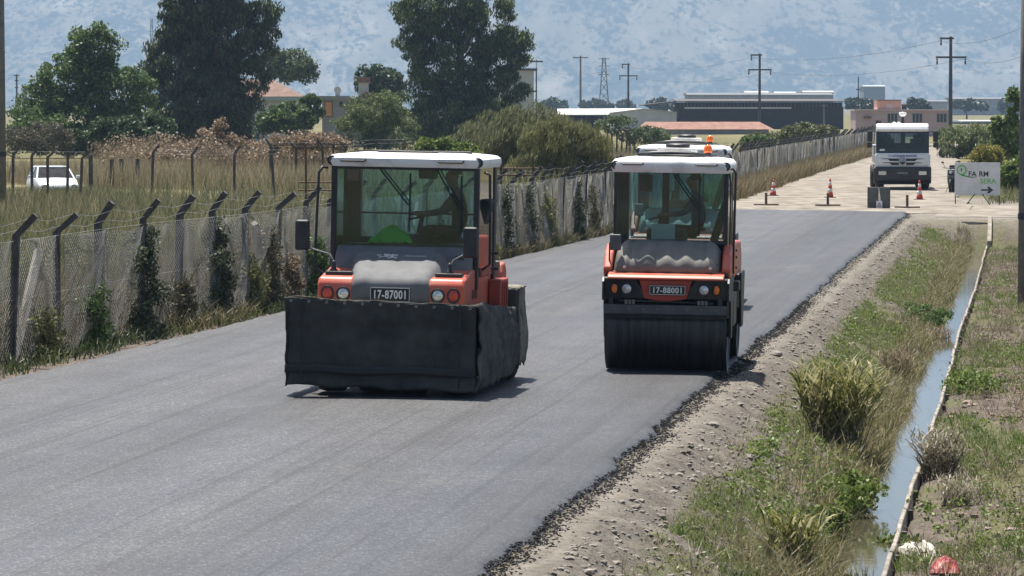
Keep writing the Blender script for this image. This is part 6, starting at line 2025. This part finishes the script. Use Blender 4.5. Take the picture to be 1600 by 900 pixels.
# ------------------------------------------------------------------ grasses: one mesh per kind of cover
def blades(name, pts, h0, h1, per, spread, width, m, lean=0.35, kind='stuff', parent=None, hpow=1.0, wind=(0, 0)):
    """tufts of bent tapering blades"""
    pts = np.asarray(pts, float); n = len(pts) * per
    base = np.repeat(pts, per, 0)
    ang = RNG.random(n) * 6.283; rad = spread * np.sqrt(RNG.random(n))
    base = base + np.stack([np.cos(ang) * rad, np.sin(ang) * rad, np.zeros(n)], 1)
    h = (h0 + (h1 - h0) * RNG.random(n) ** hpow)
    la = RNG.random(n) * 6.283; lm = lean * (0.3 + RNG.random(n))
    d = np.stack([np.cos(la) * lm + wind[0], np.sin(la) * lm + wind[1], np.ones(n)], 1)
    d /= np.linalg.norm(d, axis=1, keepdims=True)
    d2 = d + np.stack([np.cos(la) * lm, np.sin(la) * lm, -0.5 * lm], 1); d2 /= np.linalg.norm(d2, axis=1, keepdims=True)
    fa = RNG.random(n) * 6.283
    s = np.stack([np.cos(fa), np.sin(fa), np.zeros(n)], 1) * (width * (0.6 + 0.8 * RNG.random(n)))[:, None] / 2
    m1 = base + d * (h * .55)[:, None]; tip = m1 + d2 * (h * .45)[:, None]
    V = np.stack([base - s, base + s, m1 + s * .8, m1 - s * .8, tip], 1).reshape(-1, 3)
    i0 = np.arange(n) * 5
    Q = np.stack([i0, i0 + 1, i0 + 2, i0 + 3], 1); T = np.stack([i0 + 3, i0 + 2, i0 + 4], 1)
    me = np_mesh(name, V, Q, T)
    o = link(name, me, m, parent)
    if kind: tag(o, kind=kind)
    return o


def scatter_ut(n, u0, u1, t0, t1, dens=None, tpow=1.0):
    u = u0 + (u1 - u0) * RNG.random(n); t = t0 + (t1 - t0) * RNG.random(n) ** tpow
    if dens is not None:
        k = RNG.random(n) < dens(u, t); u, t = u[k], t[k]
    X, Y = ut2w(u, t)
    return np.stack([X, Y, terrain(u, t)], 1)


# tall grass in the field left of the fence
p = scatter_ut(9000, -46, -10.7, 62, 152, lambda u, t: 0.35 + 0.65 * (fbm(u * .15, t * .1, 201) > .45))
blades('field_grass', p, .35, 1.0, 10, .35, .020, mixgrass_m, .30)
o = bpy.data.objects['field_grass']; tag(o, 'tall mixed grass filling the field behind the left fence', 'grass')
p = scatter_ut(1500, -60, -10.5, 105, 153, lambda u, t: (fbm(u * .12, t * .12, 202) > .46) * 1.0)
o = blades('pale_seed_grass', p, .5, 1.1, 9, .4, .018, straw_m, .25); tag(o, 'pale seeding grass patches in the left field', 'grass')
# rough weeds right behind the fence mesh
p = scatter_ut(11000, -12.0, -8.0, 40, 125, lambda u, t: .9 * (u < np.interp(t, FEN_T, FEN_U) - .15))
o = blades('fence_weeds', p, .3, 1.5, 9, .28, .016, leaf_mat('weed', (.055, .06, .03), (.12, .11, .06), (.28, .235, .15), .3), .4); tag(o, 'dry weeds standing behind the mesh of the left fence', 'weeds')
p = []
for t in np.arange(44, 118, .05):
    u = np.interp(t, FEN_T, FEN_U) - .2 - 1.6 * RNG.random()
    if RNG.random() < .8: p.append((*ut2w(u, t), float(terrain(u, t))))
o = blades('dead_stalks', p, .5, 1.5, 7, .25, .010, dryleaf_m, .25); tag(o, 'dead brown stalks behind the left fence', 'weeds')
# verge growth between fence and asphalt
p = []
for t in np.arange(40, 152, .025):
    uf = np.interp(t, FEN_T, FEN_U); ue = np.interp(t, EDGE_L_T, EDGE_L_U)
    q = RNG.random() ** 1.6
    u = uf + .05 + (ue - uf - .1) * q * (0.45 + .75 * float(fbm(t * .35, 1, 203)))
    if u < ue - .02: p.append((*ut2w(u, t), float(terrain(u, t))))
p = np.array(p)
hv = fbm(p[:, 1] * .22, p[:, 0] * .3, 207)
o = blades('verge_grass', p[hv > .40][::2], .10, .50, 9, .14, .014, leaf_mat('verge', (.06, .065, .028), (.13, .12, .055), (.34, .27, .15), .3), .6); tag(o, 'low grass along the foot of the left fence', 'grass')
o = blades('verge_weeds', p[hv < .55][1::3], .06, .34, 7, .16, .022, leaf_mat('vweed', (.03, .05, .018), (.06, .085, .03), (.15, .16, .07), .3), .7); tag(o, 'green weeds along the foot of the left fence', 'weeds')
# brown dock and dry scrub behind the yard posts
def blob_field(n, boxes):
    """points inside photo-placed ellipses: (x pixel, D, half width m, half depth m, height m)"""
    P = []
    for (x, D, hw, hd, n_) in boxes:
        X = (x - 800) * D / F_PX
        a = RNG.random(n_) * 6.283; r = np.sqrt(RNG.random(n_))
        xx = X + np.cos(a) * r * hw; yy = D + np.sin(a) * r * hd
        u, t = w2ut(xx, yy)
        P.append(np.stack([xx, yy, terrain(u, t)], 1))
    return np.concatenate(P)


p = blob_field(0, [(300, 215, 3.0, 4, 260), (345, 205, 1.8, 3, 190), (250, 225, 2.5, 4, 170), (400, 220, 2.5, 4, 170), (200, 230, 2, 3, 90), (460, 225, 2.5, 4, 160), (490, 215, 2.2, 4, 140)])
o = blades('dry_scrub', p, .8, 2.2, 9, .4, .025, dryleaf_m, .3); tag(o, 'brown dead scrub behind the yard posts', 'scrub')
c = np.repeat(p, 14, 0); hh = (1.0 + 1.5 * vnoise(c[:, 0] * .8, c[:, 1] * .4, 210))
c = c + RNG.normal(size=c.shape) * np.array([.35, .35, 0]); c[:, 2] += hh * RNG.random(len(c)) ** .6
me = leaves_mesh('scrub_leaves', c, .13, .09); lo = link('scrub_leaves', me, dryleaf_m); tag(lo, 'curled rust brown leaves and seed heads on the dead scrub', 'scrub', kind='stuff')
tree('thistle_thicket', 'tall rust brown dead thicket peaking in front of the left tall tree', 335, 208, [(325, 222, 24, 24, 1), (340, 204, 13, 20, .9), (362, 226, 20, 18, .8), (280, 238, 30, 16, .8), (245, 246, 26, 10, .7), (395, 234, 18, 14, .7)], leaf_mat('rust_leaf', (.14, .090, .06), (.26, .180, .12), (.46, .37, .26), .3), 300, 9000, 0.22, (0.12, 0.07), trunk=(1.4, .05), cat='thicket', shell=.1)
tree('thistle_thicket', 'lower rust brown dead thicket under the grey hut', 490, 212, [(500, 220, 24, 16, 1), (530, 226, 20, 12, .7), (470, 226, 22, 14, .8), (440, 222, 18, 12, .6), (420, 232, 16, 10, .6)], MATS['rust_leaf'], 220, 6500, 0.22, (0.11, 0.075), trunk=(1.2, .05), cat='thicket', shell=.2)
p = blob_field(0, [(170, 200, 5, 8, 320), (60, 205, 4, 8, 160), (235, 190, 3, 6, 200), (400, 185, 3.5, 6, 240), (455, 175, 2.5, 6, 240), (960, 215, 2.2, 7, 300), (1000, 230, 2, 7, 200), (1170, 225, 2.0, 6, 150), (1100, 250, 3, 8, 160), (560, 178, 3, 6, 120), (650, 172, 3, 6, 120)])
o = blades('straw_grass', p, .7, 1.5, 10, .4, .022, straw_m, .22); tag(o, 'tall straw coloured grass around the yard posts', 'grass')
# weeds along the far fence foot and beyond
p = []
for t in np.arange(150, 330, .05):
    uf = np.interp(t, FEN_T, FEN_U)
    u = uf + .15 + .8 * RNG.random() * (.4 + 1.0 * float(fbm(t * .06, 3, 205)))
    p.append((*ut2w(u, t), float(terrain(u, t))))
o = blades('roadside_weeds', p, .3, 1.1, 9, .3, .024, leaf_mat('roadside', (.09, .075, .035), (.19, .15, .08), (.32, .26, .15), .3), .35); tag(o, 'dry weeds along the far fence beside the gravel road', 'weeds')
p = scatter_ut(1500, -30, -9.2, 150, 330)
o = blades('meadow_grass', p, .5, 1.3, 10, .5, .03, mixgrass_m, .3); tag(o, 'rough meadow behind the far fence', 'grass')
p = scatter_ut(900, 2.6, 9, 158, 200, lambda u, t: ((t > 160.5) & (u > 2.4)) * .9)
o = blades('sign_grass', p, .15, .55, 10, .3, .02, leaf_mat('signg', (.07, .09, .03), (.15, .16, .06), (.32, .28, .15), .3), .4); tag(o, 'grass growing around the farm sign legs', 'grass')

p = blob_field(0, [(93, 157.3, 1.6, 1.2, 260), (30, 160, 2, 3, 120), (160, 160, 2, 3, 160)])
o = blades('yard_grass', p, .40, .80, 12, .3, .022, mixgrass_m, .3); tag(o, 'tall grass hiding the lower half of the white car', 'grass')
# ---- bank and ditch side cover
gm = lambda u, t: np.where(fbm(u * .9 + 7, t * .30, 301) > .495, .97, .05)
p = scatter_ut(15000, .85, 2.15, 27, 137, gm, 1.5)
o = blades('bank_grass', p, .03, .13, 14, .09, .007, green_m, .8); tag(o, 'short green grass patches on the ditch bank', 'grass')
p = scatter_ut(3600, .75, 2.05, 27, 137, lambda u, t: .4, 1.5)
o = blades('bank_dry_grass', p, .05, .22, 7, .08, .006, straw_m, .7); tag(o, 'dry grass wisps on the ditch bank', 'grass')
p = scatter_ut(5200, 1.82, 2.30, 27, 138, lambda u, t: np.where(fbm(u * .5, t * .3, 302) > .42, .9, .25), 1.3)
p[:, 2] = np.maximum(p[:, 2], -1.02)
o = blades('waterside_grass', p, .12, .42, 9, .10, .011, leaf_mat('waterside', (.055, .065, .022), (.15, .14, .06), (.40, .33, .19), .36), .6, wind=(.2, -.05)); tag(o, 'longer grass hanging over the ditch water', 'grass')
p = scatter_ut(17000, 2.92, 9.5, 27, 136, lambda u, t: np.where(fbm(u * .8 + 2, t * .28, 303) > .50, .95, .05), 1.5)
o = blades('field_green', p, .05, .28, 11, .12, .010, green_m, .7); tag(o, 'green grass patches on the field right of the ditch', 'grass')
p = scatter_ut(15000, 2.92, 10, 27, 137, lambda u, t: np.where(fbm(u * .6 + 5, t * .3, 321) > .50, .65, .12), 1.4)
o = blades('field_dry_weeds', p, .08, .42, 7, .14, .008, leaf_mat('dryfield', (.085, .06, .042), (.18, .14, .095), (.44, .37, .26), .35), .7); tag(o, 'dry purple brown weeds on the field right of the ditch', 'weeds')
# broad-leaved weeds and tall stalks tangled through bank and field
def weed_leaves(name, label, n, u0, u1, dens, m, h, ls, seed):
    p = scatter_ut(n, u0, u1, 27, 137, dens, 1.4)
    per = 34
    c = np.repeat(p, per, 0)
    r = .10 * (.4 + RNG.random((len(p), 1)).repeat(per, 0)) 
    c = c + RNG.normal(size=c.shape) * np.concatenate([r, r, r * 0], 1)
    hh = (h * (.3 + RNG.random(len(p)) ** 2)).repeat(per)
    c[:, 2] += hh * RNG.random(len(c)) ** .7 + .01
    o = link(name, leaves_mesh(name, c, *ls), m); tag(o, label, 'weeds', kind='stuff')


weed_leaves('bank_weeds', 'broad leaved green weeds tangled in the bank grass', 1500, 1.0, 2.15, lambda u, t: np.where(fbm(u * .9 + 4, t * .25, 311) > .50, .9, .06), bright_m, .22, (.05, .03), 1)
weed_leaves('bank_herbs', 'dull olive weeds on the ditch bank', 500, .8, 2.15, lambda u, t: .6, olive_m, .18, (.04, .018), 2)
weed_leaves('field_weeds', 'broad leaved weeds on the field right of the ditch', 2600, 2.95, 9, lambda u, t: np.where(fbm(u * .7 + 1, t * .25, 312) > .50, .9, .08), bright_m, .24, (.05, .03), 3)
weed_leaves('field_herbs', 'brownish withered weeds on the field right of the ditch', 2000, 2.95, 9, lambda u, t: np.where(fbm(u * .6 + 5, t * .3, 321) > .48, .8, .15), dryleaf_m, .26, (.045, .016), 4)
p = scatter_ut(1500, 1.3, 2.2, 27, 137, lambda u, t: np.where(fbm(u * .6 + 9, t * .3, 322) > .48, .6, .08), 1.3)
o = blades('bank_stalks', p, .2, .60, 6, .10, .009, straw_m, .5); tag(o, 'tall dry stalks sticking out of the bank', 'weeds')
p = scatter_ut(3000, 2.95, 9, 27, 137, lambda u, t: np.where(fbm(u * .6 + 5, t * .3, 321) > .50, .5, .05), 1.3)
o = blades('field_stalks', p, .2, .65, 6, .12, .009, leaf_mat('stalk', (.10, .08, .055), (.20, .165, .115), (.40, .35, .26), .3), .6); tag(o, 'tall dry stalks on the field right of the ditch', 'weeds')
# loose stones on the bank and field
stone_m = mat('bank_stone', (0.09, 0.080, 0.070), 0.95, vscale=3.0, col2=(0.33, 0.30, 0.265), thresh=(.3, .7), spec=.15)
p = scatter_ut(24000, .36, 2.05, 27, 138, lambda u, t: .9, 1.7)
box_tris_rocks('bank_stones', p, .004, .042, stone_m, .6, 6.0); tag(bpy.data.objects['bank_stones'], 'loose stones and clods on the ditch bank', 'stones')
p = scatter_ut(6500, 2.95, 9, 27, 138, lambda u, t: np.where(fbm(u * .8 + 2, t * .28, 303) > .475, .1, .9), 1.6)
box_tris_rocks('field_clods', p, .008, .07, mat('field_clod', (.14, .10, .085), .95, vscale=3, col2=(.34, .27, .225), spec=.15), .6, 3.0); tag(bpy.data.objects['field_clods'], 'dry clods on the field right of the ditch', 'clods')
# crumbs of black asphalt along the edge
asph_crumb = mat('asphalt_crumb', (0.008, 0.008, 0.009), 0.9, spec=.15, vscale=9, col2=(0.024, 0.024, 0.026))
P = []
for t in np.concatenate([np.arange(27, 80, .0020), np.arange(80, 146, .007)]):
    ur = -0.05 + (float(fbm(t * 0.45, 5.0, 63)) - .47) * 0.22 + (float(vnoise(t * 3.7, 7.0, 64)) - .5) * 0.08
    q = RNG.random()
    wb_ = .13 + .16 * float(fbm(t * 1.1, 3.0, 67))
    u = ur - .03 + wb_ * q + .22 * RNG.random() ** 7
    P.append((*ut2w(u, t), -0.022 - .06 * min(1, q * 1.15) if u < ur + .06 else float(terrain(u, t))))
box_tris_rocks('asphalt_crumbs', P, .003, .015, asph_crumb, .7, 4.0); tag(bpy.data.objects['asphalt_crumbs'], 'black crumbling edge of the fresh asphalt', 'asphalt')
P = []
for t in np.arange(40, 140, .02):
    ul = np.interp(t, EDGE_L_T, EDGE_L_U) + (float(fbm(t * 0.5, 1.0, 61)) - .47) * 0.22
    u = ul - .14 * RNG.random()
    P.append((*ut2w(u, t), float(road_z(u)) - .05))
box_tris_rocks('asphalt_crumbs', P, .006, .022, asph_crumb, .8, 2.0)
tag(bpy.data.objects['asphalt_crumbs.001'], 'black crumbs along the left edge of the asphalt', 'asphalt')

# ---- single plants on the bank
def reed_clump(label, x, y, z, D_h, wd, n, m=reedl_m, width=.022, lean=.55, dark=True):
    """tall arching leaves from one stool"""
    p_ = ground_at(x, y, z)
    p_.z = tz(p_.x, p_.y)
    o = thing('reed_clump', label, 'reed', p_, 0)
    me_n = n
    st = blades('stems', np.tile(np.array([[0, 0, -.02]]), (me_n // 4, 1)), D_h * .5, D_h * .95, 1, wd * .45, .012, leaf_mat('reed_stem', (.05, .045, .03), (.11, .095, .06), (.22, .18, .11), .2), lean * .7, kind=None, parent=o)
    # leaves spring from along the stems
    a = RNG.random(n) * 6.283; r = wd * .55 * np.sqrt(RNG.random(n)); hz = D_h * (.15 + .65 * RNG.random(n))
    k = .6 + 1.0 * hz / D_h
    P = np.stack([np.cos(a) * r * k, np.sin(a) * r * k, hz], 1)
    blades('leaves', P, D_h * .22, D_h * .48, 1, .02, width, m, lean * 1.6, kind=None, parent=o)
    return o


reed_clump('largest reed clump, yellow green with dead stalks, midway down the bank', 1308, 702, -.75, 1.15, .80, 900, width=.030)
reed_clump('small spiky reed clump with bleached leaves low on the bank', 1238, 862, -.62, .62, .42, 300, width=.030)
reed_clump('bleached reed clump leaning over the water from the field side', 1468, 748, -.95, .72, .50, 520, leaf_mat('bleached_reed', (.12, .10, .07), (.27, .235, .16), (.52, .48, .38), .3), .020, .8)
reed_clump('short dry reed tuft on the field beside the channel', 1500, 790, -.95, .40, .45, 260, MATS['bleached_reed'], .016, .9)
reed_clump('blurred grass tuft at the foot of the photo left of the water', 1318, 905, -.9, .45, .40, 420, leaf_mat('olive_blade', (.07, .075, .03), (.14, .135, .06), (.26, .23, .12), .35), .012, .35)
reed_clump('brown dead grass tuft hanging over the water below the culvert', 1462, 520, -.85, .55, .55, 420, dryleaf_m, .016, .8)
reed_clump('dead brown stalks above the water right of the largest reed clump', 1400, 590, -.85, .55, .50, 380, dryleaf_m, .014, .8)


def leafy(label, x, y, z, parts, n_leaf, m, ls=(.06, .035), cl=.10, name='weed_bush'):
    p_ = ground_at(x, y, z); p_.z = tz(p_.x, p_.y)
    o = thing(name, label, 'plant', p_, 0)
    c = clump_points(max(12, n_leaf // 40), n_leaf, ell_env(parts, .2), cl); c = c[c[:, 2] > .005]
    link('leaves', leaves_mesh('leaves', c, *ls), m, o)
    mb = MB()
    for k in range(7):
        a = rnd.random() * 6.28; q = parts[0]
        mb.tube([(0, 0, -.03), (q[0] + math.cos(a) * q[3] * .4, q[1] + math.sin(a) * q[4] * .4, q[2] + q[5] * .5)], [.008, .003], 5)
    mb.build('stems', bark, o)
    return o


leafy('leafy green weed bush under the largest reed clump', 1310, 778, -.75, [(0, 0, .20, .38, .5, .22, 1), (.25, .8, .18, .3, .5, .2, 1)], 3600, bright_m)
leafy('bright green weed bush at the water edge, lower bank', 1290, 806, -.72, [(0, 0, .14, .25, .3, .16, 1)], 1800, green_m)
leafy('broad dark weed bush across the upper bank near the water', 1440, 498, -.8, [(0, 0, .15, .6, 2.5, .2, 1)], 3600, fig_m)
leafy('green weed bush by the channel on the field side', 1520, 612, -.95, [(0, 0, .14, .5, 1.5, .2, 1)], 3200, bright_m)
leafy('low green weeds behind the white sack', 1405, 845, -.95, [(0, 0, .10, .3, .5, .14, 1)], 2000, green_m)
ivy_m = leaf_mat('ivy_leaf', (.028, .042, .022), (.055, .072, .036), (.12, .13, .075), .28)
# climbers on the fence
for (t, w_, h, m, lab, n_) in ((65.0, .62, 1.72, ivy_m, 'dark ivy column climbing the third fence post', 4200), (70.2, .68, 1.55, ivy_m, 'second dark ivy column on the left fence', 4200), (61.8, .45, .9, fig_m, 'low green creeper at the foot of the left fence', 2200),
                               (78.2, .75, 1.15, fig_m, 'leafy green creeper spilling from the fence onto the asphalt', 4600), (75.8, .55, .85, dryleaf_m, 'brown withered creeper on the fence left of the tyre roller', 2600), (85.0, .5, 1.0, ivy_m, 'creeper on the fence partly behind the tyre roller', 2000),
                               (107.0, .6, 1.35, olive_m, 'yellowish green creeper on the fence left of the double-drum roller', 2400), (112.5, .5, 1.6, ivy_m, 'dark creeper on the fence by the double-drum roller cab', 2400), (59.0, .5, .7, olive_m, 'dusty low creeper at the foot of the pale fence brace', 1800), (67.5, .6, .8, MATS['weed'], 'dry tangle on the fence between the two dark ivy columns', 2600), (72.6, .6, 1.0, olive_m, 'grey green creeper right of the second ivy column', 2800), (74.2, .4, 1.5, MATS['weed'], 'tall dry creeper on the fence before the brown withered one', 2200), (80.5, .6, .9, olive_m, 'yellow green creeper right behind the tyre roller mirror', 2000), (91.0, .4, 1.5, MATS['weed'], 'dry creeper on the fence above the asphalt behind the tyre roller', 1500), (104.0, .35, 1.6, ivy_m, 'narrow dark ivy left of the yellowish creeper', 1500), (116.5, .5, 1.5, MATS['weed'], 'dry creeper beside the double-drum roller mirror', 1500), (98.0, .3, .6, olive_m, 'small creeper on the fence between the rollers', 900), (100.5, .35, 1.7, ivy_m, 'thin ivy on the fence between the rollers', 1500)):
    u = float(np.interp(t, FEN_T, FEN_U)) + .10
    X, Y = ut2w(u, t)
    o = thing('fence_creeper', lab, 'creeper', (X, Y, tz(X, Y)), -ALPHA)
    pts = [(.04 * math.sin(k), (k % 3 - 1) * w_ * .45, h * (k + .4) / 5, .15, w_ * (1.5 - .16 * k), h * .17, 1.2 - .12 * k) for k in range(5)]
    c = clump_points(70, n_, ell_env(pts, .1), .15); c = c[c[:, 2] > .01]
    link('leaves', leaves_mesh('leaves', c, .062, .040), m, o)
    mb = MB()
    for k in range(4): mb.tube([(0, (k - 1.5) * w_ * .3, -.05), (.03, (k - 1.5) * w_ * .35 + .08, h * .5), (.0, (k - 1.5) * w_ * .25, h * .95)], [.014, .01, .004], 5)
    mb.build('stems', bark, o)

# litter by the ditch
def crumple(name, label, cat, x, y, z, sx, sy, sz, m, seed, rz=0):
    p_ = ground_at(x, y, z); p_.z = tz(p_.x, p_.y) + .012
    P = []
    for j in range(11):
        row = []
        for i in range(19):
            a, b = i / 18, j / 10
            e = math.sin(math.pi * a) ** .6 * math.sin(math.pi * b) ** .6
            f = float(fbm(a * 4, b * 4, seed, 3))
            row.append(((a - .5) * sx * (1 + .3 * (f - .4)), (b - .5) * sy * (1 + .5 * (float(fbm(a * 3 + 9, b * 3, seed)) - .4)), max(0, e * sz * (.3 + 1.5 * f))))
        P.append(row)
    o = MB().grid(P).build(name, m, None, smooth=False, solid=.006)
    o.location = p_; o.rotation_euler = (0, 0, rz)
    tag(o, label, cat)


crumple('plastic_sack', 'crumpled white plastic sack on the grass by the channel', 'sack', 1436, 866, -.95, .22, 1.0, .16, mat('white_sack', (.36, .34, .29), .7, col2=(.52, .50, .45), vscale=4), 401, R(14))
crumple('plastic_bag', 'crumpled red plastic bag at the bottom edge of the photo', 'bag', 1476, 896, -.95, .28, .4, .13, mat('red_bag', (.20, .015, .015), .5, col2=(.30, .04, .035), vscale=4), 402, R(-5))
# bare pale boulders that stand out on the bank
for (x, y, z, s, lab) in ((1338, 868, -.6, .07, 'pale stone low on the bank at the bottom of the photo'), (1213, 497 + 80, -.3, .09, 'brown stone on the upper bank beside the double-drum roller'), (1115, 702, -.4, .07, 'pale stone in the middle of the upper grass patch'), (1170, 735, -.5, .06, 'pale stone above the lower grass patch')):
    p_ = ground_at(x, y, z); zt_ = tz(p_.x, p_.y)
    bm_ = MB(); rows = []
    for i in range(7):
        th = math.pi * i / 6
        rows.append([(s * math.sin(th) * math.cos(a) * (1 + .35 * rnd.random()), s * math.sin(th) * math.sin(a) * (1 + .35 * rnd.random()), s * .62 * math.cos(th)) for a in np.linspace(0, 6.283, 10)[:-1]])
    bm_.grid(rows, closed=True)
    o = bm_.build('stone', mat('pale_stone', (.17, .15, .13), .95, col2=(.28, .25, .22), vscale=8, bump=.4))
    o.location = (p_.x, p_.y, zt_ + s * .30)
    tag(o, lab, 'stone', 'stones lying on the bank')
# ================================================================== hills and air
def hills():
    xs = np.concatenate([np.linspace(-7000, -2000, 60)[:-1], np.linspace(-2000, 2000, 440), np.linspace(2000, 7000, 62)[1:]]); nx = len(xs)
    ys = np.concatenate([np.linspace(7400, 11200, 210), np.linspace(11200, 15500, 31)[1:]]); ny = len(ys)
    X, Y = np.meshgrid(xs, ys)
    foot = 8300 + 1100 * (fbm(X / 1500 + 3, X * 0, 499, 3) - .45)
    f = (Y - foot) / 3000
    wx = X + 160 * (fbm(X / 500, Y / 500, 531, 3) - .45); wy = Y + 200 * (fbm(X / 500 + 9, Y / 500, 532, 3) - .45)
    g1 = np.abs(2 * vnoise(wx / 420 + 2, wy / 1500, 511) - 1); g2 = np.abs(2 * vnoise(wx / 170 + 2, wy / 520, 512) - 1); g3 = np.abs(2 * vnoise(wx / 70, wy / 150, 513) - 1)
    Z = -6 + 820 * np.clip(f, 0, 1) ** .85 * (0.8 + 0.3 * vnoise(X / 1300, Y / 1500, 501)) + sstep(0.0, .22, f) * (75 * (g1 - .5) + 42 * (g2 - .5) + 16 * (g3 - .5))
    Z = np.minimum(np.maximum(Z, -6), 940)
    V = np.stack([X.ravel(), Y.ravel(), Z.ravel()], 1)
    i = np.arange(ny - 1)[:, None] * nx + np.arange(nx - 1)[None, :]
    Q = np.stack([i, i + 1, i + 1 + nx, i + nx], -1).reshape(-1, 4)
    me = np_mesh('hills', V, Q, smooth=True)
    m = bpy.data.materials.new('hill_scrub'); m.use_nodes = True
    t = m.node_tree; N = t.nodes; L = t.links; b = N['Principled BSDF']
    b.inputs['Roughness'].default_value = 1.0; b.inputs['Specular IOR Level'].default_value = 0.0
    tc = N.new('ShaderNodeTexCoord')

    def noise(scale, detail, st=(1, 1, 1)):
        mp = N.new('ShaderNodeMapping'); mp.inputs['Scale'].default_value = st
        L.new(tc.outputs['Object'], mp.inputs['Vector'])
        n = N.new('ShaderNodeTexNoise'); n.inputs['Scale'].default_value = scale; n.inputs['Detail'].default_value = detail; n.inputs['Roughness'].default_value = .68
        L.new(mp.outputs['Vector'], n.inputs['Vector']); return n.outputs['Fac']

    def ramp(fac, *stops):
        r = N.new('ShaderNodeValToRGB'); e = r.color_ramp.elements
        e[0].position, e[0].color = stops[0][0], (*stops[0][1], 1); e[1].position, e[1].color = stops[-1][0], (*stops[-1][1], 1)
        for p, c in stops[1:-1]: k = e.new(p); k.color = (*c, 1)
        L.new(fac, r.inputs['Fac']); return r.outputs['Color']
    g = lambda v: (v, v, v)
    # dry ground, lighter where bare, with dark scrub standing on it more or less densely
    soil = ramp(noise(.006, 9, (1, .35, 1)), (.35, (.095, .085, .060)), (.55, (.155, .134, .097)), (.72, (.30, .262, .20)))
    big = noise(.0030, 8, (1, .4, 1)); mid = noise(.014, 6, (1, .3, 1)); fine = noise(.075, 4, (1, .28, 1))
    ad = N.new('ShaderNodeMath'); ad.operation = 'MULTIPLY_ADD'; ad.inputs[1].default_value = 1.1; L.new(big, ad.inputs[0]); L.new(fine, ad.inputs[2])
    ad2 = N.new('ShaderNodeMath'); ad2.operation = 'MULTIPLY_ADD'; ad2.inputs[1].default_value = .8; L.new(mid, ad2.inputs[0]); L.new(ad.outputs[0], ad2.inputs[2])
    scrub = ramp(ad2.outputs[0], (0.0, g(0)), (1.0, g(1)))
    mr = N.new('ShaderNodeMapRange'); mr.inputs['From Min'].default_value = 1.37; mr.inputs['From Max'].default_value = 1.51
    L.new(ad2.outputs[0], mr.inputs['Value'])
    mx = N.new('ShaderNodeMix'); mx.data_type = 'RGBA'
    L.new(mr.outputs['Result'], mx.inputs['Factor']); mx.inputs['A'].default_value = (.016, .024, .012, 1); L.new(soil, mx.inputs['B'])
    L.new(mx.outputs['Result'], b.inputs['Base Color'])
    o = link('hills', me, m); tag(o, kind='structure')


hills()
# even haze over the whole plain, up to just above the hill crests
hz = MB().box(-9800, 9800, -700, 16500, -8, 960).build('haze', None)
hm = bpy.data.materials.new('haze'); hm.use_nodes = True
ht = hm.node_tree; ht.nodes.remove(ht.nodes['Principled BSDF'])
pv = ht.nodes.new('ShaderNodeVolumePrincipled')
pv.inputs['Color'].default_value = (0.48, 0.69, 0.97, 1)
pv.inputs['Density'].default_value = HAZE
pv.inputs['Anisotropy'].default_value = 0.0
ht.links.new(pv.outputs[0], ht.nodes['Material Output'].inputs['Volume'])
hz.data.materials.append(hm)
tag(hz, kind='stuff')
